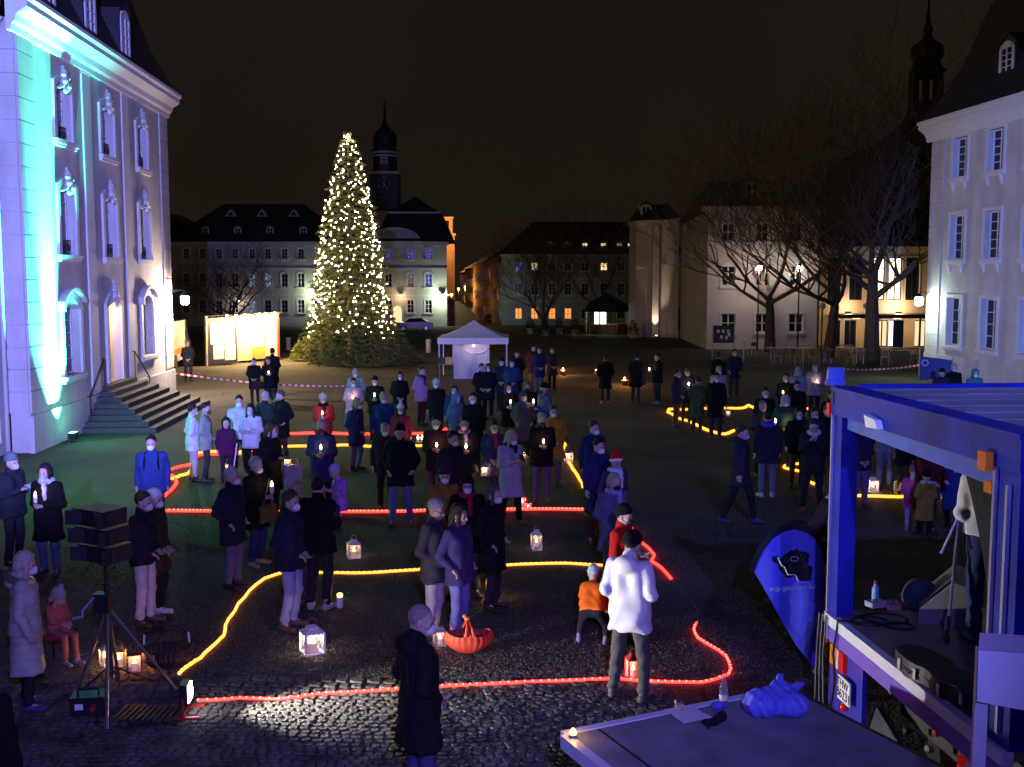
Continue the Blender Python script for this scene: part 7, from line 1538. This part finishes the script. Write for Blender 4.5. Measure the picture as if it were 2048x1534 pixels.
P=person(936,950,1.72,4,'woman in black beanie with lilac top and red neckerchief','side',BLK,.66,hat=('beanie',BLK),hair=('bob',HBL),scarf=(.32,.02,.04),glasses=True)
P=person(872,978,1.30,60,'child in striped blue beanie between the poncho and the old man','side',(.05,.06,.12),.7,hat=('beanie',(.25,.34,.6)),hair=None,mask=None,child=True)
P=person(985,969,1.70,68,'dark haired woman in black coat with beaded scarf beside the copper lantern','pocket',(.010,.010,.012),.55,hair=('bob',(.07,.07,.06)),hy=-10)
P=person(867,996,1.76,72,'old grey haired man with glasses in grey jacket and pale trousers','low',(.055,.05,.06),.74,hair=('short',HGR),glasses=True,mask=None,legs=(.46,.42,.46),shoes=BRN,hp=16,hy=-6,fat=1.08)
P=person(917,1009,1.68,58,'woman with long dark hair in violet jacket and jeans','pocket',(.05,.04,.13),.74,hair=('long',(.035,.02,.012)),mask=None,legs=(.17,.16,.42),shoes=BRN,hy=5)
P=person(836,1209,1.78,118,'balding man in long black coat with white mask seen from behind','low',(.009,.009,.011),.58,hair=('shorn',(.25,.19,.16)),legs=(.05,.05,.14),hoodback=True,hy=-28,hp=10,fat=1.08,mask=(.75,.75,.62))
# ---- by the tent and far back
for a in((963,727,1.74,20,'person in black jacket in front of the tent banner','short',BLK,None),(976,727,1.74,0,'masked person in black coat beside the tent banner','bob',BLK,(.6,.7,.78)),(1003,716,1.76,0,'masked person in dark beanie under the tent corner','beanie',(.02,.02,.03),(.6,.65,.8)),(1024,719,1.74,0,'masked person right of the tent leg','short',NAVY,(.5,.6,.7)),(1034,702,1.74,0,'dark figure behind the tent leg','short',BLK,(.3,.3,.4)),(1066,690,1.72,30,'person in dark red coat and orange skirt behind the post','short',(.12,.02,.02),None),(1079,694,1.76,10,'person in dark blue jacket and light jeans near the fire pot','short',(.02,.02,.06),None),(1104,694,1.70,20,'faint figure in brown coat beyond the fire pots','short',(.05,.025,.02),None)):
    P=person(a[0],a[1],a[2],a[3],a[4],'low',a[6],.6,hair=(a[5] if a[5]!='beanie' else 'short',HBL),hat=('beanie',BLK) if a[5]=='beanie' else None,mask=a[7],legs=JEAN if 'jeans' in a[4] else (.35,.13,.02) if 'orange' in a[4] else BLK)
P=person(1211,710,1.72,180,'person in dark hooded coat seen from behind far back','pocket',BLK,.55,hair=('short',HBL),mask=None,hoodback=True,shoes=(.25,.18,.08))
P=person(1272,708,1.74,150,'person with green shoulder bag by the fire pot','front',BLK,.58,hair=('short',HBL),mask=None,hat=('beanie',DKG)); bag(P['M']@Vector((-.12,-.2,.8)),0,.3,.3,.1,(.03,.09,.06),'green shoulder bag near the fire pot',strap=(.1,.05,.55))
P=person(1316,706,1.80,-75,'slim man in black with teal shoes holding a candle far back','front',BLK,.74,hair=('short',HBL),mask=None,shoes=(.05,.3,.3)); candle(P['mid'],'candle of the slim man in black far back')
P=person(375,682,1.72,20,'person with pale shoulder bag standing behind the van','low',(.03,.03,.03),.7,hair=('short',HBD),mask=None)
P=person(508,716,1.62,10,'masked woman in black with a basket on the lit gravel','low',BLK,.6,hair=('short',HBL)); bag(P['L']+Vector((.12,-.1,-.16)),0,.34,.24,.2,(.03,.02,.018),'dark basket of the masked woman on the lit gravel')
P=person(544,696,1.86,175,'tall man in black coat with his back turned before the info panels','low',BLK,.55,hair=('short',HBL),mask=None)
P=person(537,715,1.62,10,'woman in black with a candle beside the tall man','front',BLK,.58,hair=('short',(.08,.02,.03)),mask=None); candle(P['mid'],'candle of the woman beside the tall man')
# ---- second group inside the right yellow rope
P=person(1353,738,1.74,70,'person in dark jacket and brown trousers at the rope corner','low',(.03,.03,.05),.72,hair=('short',HBL),legs=(.14,.06,.03))
P=person(1374,736,1.68,5,'woman in olive beanie with a candle','front',(.03,.025,.045),.62,hat=('beanie',(.12,.10,.04)),hair=('short',HBR),mask=None,legs=(.06,.05,.02)); candle(P['mid']+Vector((-.02,0,.05)),'candle of the woman in the olive beanie')
P=person(1396,753,1.62,160,'person in olive parka with fur hood seen from behind','low',(.05,.06,.03),.45,hair=('short',HBL),mask=None,fur=(.14,.11,.08))
P=person(1438,732,1.74,10,'person in pale jacket behind the man in black with a lantern','side',(.30,.33,.36),.7,hair=('short',HGR))
P=person(1433,745,1.84,0,'tall man in open black coat with a small lantern in his hand','side',BLK,.6,hair=('short',HBL),legs=(.025,.025,.05)); lantern(0,0,.2,(.25,.24,.22),'small lantern in the hand of the tall man in the black coat',0,1.5,.6,pos=P['L']+Vector((.05,-.05,-.2)))
P=person(1438,706,1.74,150,'dark figure turned away in front of the notice board','side',BLK,.6,hair=('short',HBR),mask=None)
P=person(1469,698,1.80,0,'man in dark blue jacket standing alone near the notice board','pocket',(.015,.02,.06),.72,hair=('short',HBL),fat=1.1)
P=person(1573,746,1.76,-20,'man in black cupping a red glowing candle','front',BLK,.72,hair=('short',HBL)); candle(P['mid']+Vector((-.05,0,.03)),'red glowing candle cupped by the man in black',.8,1.2,(.5,.1,.05))
P=person(1598,734,1.72,0,'person in pale blue hooded jacket','low',(.24,.32,.40),.72,hat=('hood',(.24,.32,.40)),hair=None,mask=(.4,.45,.5))
P=person(1630,726,1.76,0,'person in lilac grey hoodie with a candle','front',(.32,.27,.36),.74,hair=('short',(.06,.1,.12)),legs=(.03,.015,.02),mask=(.3,.6,.7)); candle(P['mid'],'candle of the person in the lilac grey hoodie',.8,1.2,(.5,.1,.1))
P=person(1594,762,1.72,0,'masked person in black in front of the pale blue jacket','side',BLK,.66,hair=('short',HBL),mask=(.4,.6,.7))
P=person(1531,775,1.76,0,'masked man in black jacket in the middle of the second group','side',BLK,.7,hair=('short',HBL))
P=person(1571,790,1.72,0,'person with white rimmed hood and green trim','low',(.02,.06,.05),.7,hat=('hood',(.30,.32,.36)),hair=None,mask=(.45,.65,.78)); candle(P['mid']+Vector((.05,-.03,.1)),'candle below the white rimmed hood',.8)
P=person(1525,800,1.72,25,'balding man in brown jacket','low',(.05,.035,.03),.7,hair=('shorn',(.18,.15,.12)),mask=None); candle(P['mid']+Vector((.15,0,.3)),'candle of the balding man in brown',.8)
P=person(1537,822,1.76,175,'man in dark jacket with bright blue hood lining seen from behind','side',(.022,.02,.032),.7,hair=('short',HBL),mask=None,legs=(.12,.13,.17),shoes=(.4,.4,.4),scarf=(.05,.06,.5))
P=person(1597,816,1.70,0,'masked woman in black top and mauve trousers','side',BLK,.76,hair=('bob',HBL),mask=(.4,.55,.75),legs=(.12,.06,.09))
P=person(1629,815,1.72,0,'masked person behind the man with red shoes','side',DKG,.7,hair=('short',HBL),mask=(.45,.6,.7))
P=person(1655,810,1.72,0,'masked person in dark jacket beside the truck post','side',BLK,.66,hair=('short',HBL),mask=(.4,.6,.8))
P=person(1662,779,1.74,20,'dark figure with pale face behind the beacon','side',BLK,.66,hair=('short',HBL),mask=(.5,.55,.6))
P=person(1628,836,1.80,-15,'man in dark jacket over white shirt with red shoes, hands at his mouth','mouth',(.02,.018,.02),.72,hair=('short',HBL),mask=None,legs=(.015,.013,.016),shoes=(.4,.02,.03),hp=22,st=.16,scarf=(.55,.53,.6))
P=person(1483,850,1.80,62,'man in dark hooded jacket walking across the open gravel','side',(.025,.028,.035),.68,hair=('short',HBR),mask=(.3,.4,.55),legs=(.012,.012,.016),shoes=(.03,.03,.08),walk=.30,hoodback=True)
# ---- seen through the truck frame
P=person(1728,808,1.74,0,'masked man in grey green jacket seen under the truck beam','side',(.06,.08,.09),.7,hair=('short',HBL),legs=JEAN)
P=person(1773,815,1.72,-5,'masked person in pale jacket and jeans with white bag','front',(.14,.17,.22),.78,hair=('short',HBL),legs=(.08,.12,.22)); bag(P['L']+Vector((.22,-.1,-.25)),0,.28,.32,.12,(.25,.2,.28),'pale bag beside the jeans under the truck beam')
P=person(1724,845,1.66,10,'woman in dark vest with mauve trousers and brown boots','low',(.04,.025,.07),.78,hair=('bob',HBR),mask=(.55,.45,.75),legs=(.18,.12,.24),shoes=(.14,.06,.02))
P=person(1815,820,1.74,0,'dark figure with a red light at the chest under the truck beam','front',BLK,.6,hair=('short',HBL),mask=None)
P=person(1884,851,1.70,0,'person in grey quilted jacket with folded arms','cross',(.16,.16,.16),.66,'puff',puffer=True,hat=('hood',(.12,.11,.11)),hair=None,mask=(.04,.03,.05),fat=1.15)
P=person(1858,884,1.62,15,'woman in pale blue beanie and dark red jacket leaning over the children','reach',(.10,.012,.02),.66,hat=('beanie',(.16,.22,.5)),hair=None,mask=None,hp=38)
P=person(1826,934,1.15,150,'girl in pink jacket and striped leggings seen from behind','low',(.36,.03,.22),.66,'puff',hat=('pom',(.2,.06,.16)),hair=None,mask=None,legs=(.3,.16,.36),shoes=(.16,.1,.3),child=True)
P=person(1853,944,1.16,172,'child in mustard coat with white hood seen from behind','low',(.28,.17,.03),.5,hat=('beanie',BLK),hair=None,mask=None,legs=BLK,child=True,scarf=(.5,.5,.52),hoodback=True)
P=person(1908,914,1.34,178,'child in royal blue coat seen from behind','side',(.03,.045,.18),.56,hair=('short',HBL),mask=None,legs=BLK,child=True)
JP=dict(JK); pg=gnd(1632,1120)
P=person(0,0,1.75,70,'photographer crouching with a camera behind the blue flag','mouth',(.035,.025,.03),.42,J=JK,at=(pg.x,pg.y,0),hair=('short',HBL),mask=None,hp=0,legs=BLK)
r=empty('camera',P['M']@Vector((0,-.42,1.0)),R(70),'dark camera held by the crouching photographer','camera'); MB().cbox((0,0,0),(.13,.07,.09)).build('body',M_black,r); MB().lathe([(.035,0),(.035,.1),(.03,.1)],12).build('lens',M_black,r,rot=(R(90),0,0),loc=(0,-.03,0))
P=person(0,0,1.80,170,'musician in white shirt and jeans standing on the truck stage behind the curtain','front',(.62,.60,.66),.95,hair=('short',HBL),mask=None,legs=(.035,.045,.12),shoes=(.02,.03,.06),z0=DZ,at=tuple(at_z(1972,1288,DZ)))
# ---- behind the truck roof
for a in((1884,737,1.70,'person in dark cap behind the blue banner','beanie',(.03,.03,.06),None),(1909,727,1.76,'grey haired masked man in black by the right palace wall','short',BLK,(.5,.6,.6)),(1951,738,1.70,'person with teal hood and bright mask by the right palace wall','hood',(.05,.16,.16),(.5,.8,.8))):
    hk=a[4]; P=person(a[0],a[1],a[2],0,a[3],'side',a[5],.66,hair=('short',HGR),hat=('beanie',BLK) if hk=='beanie' else ('hood',a[5]) if hk=='hood' else None,mask=a[6])
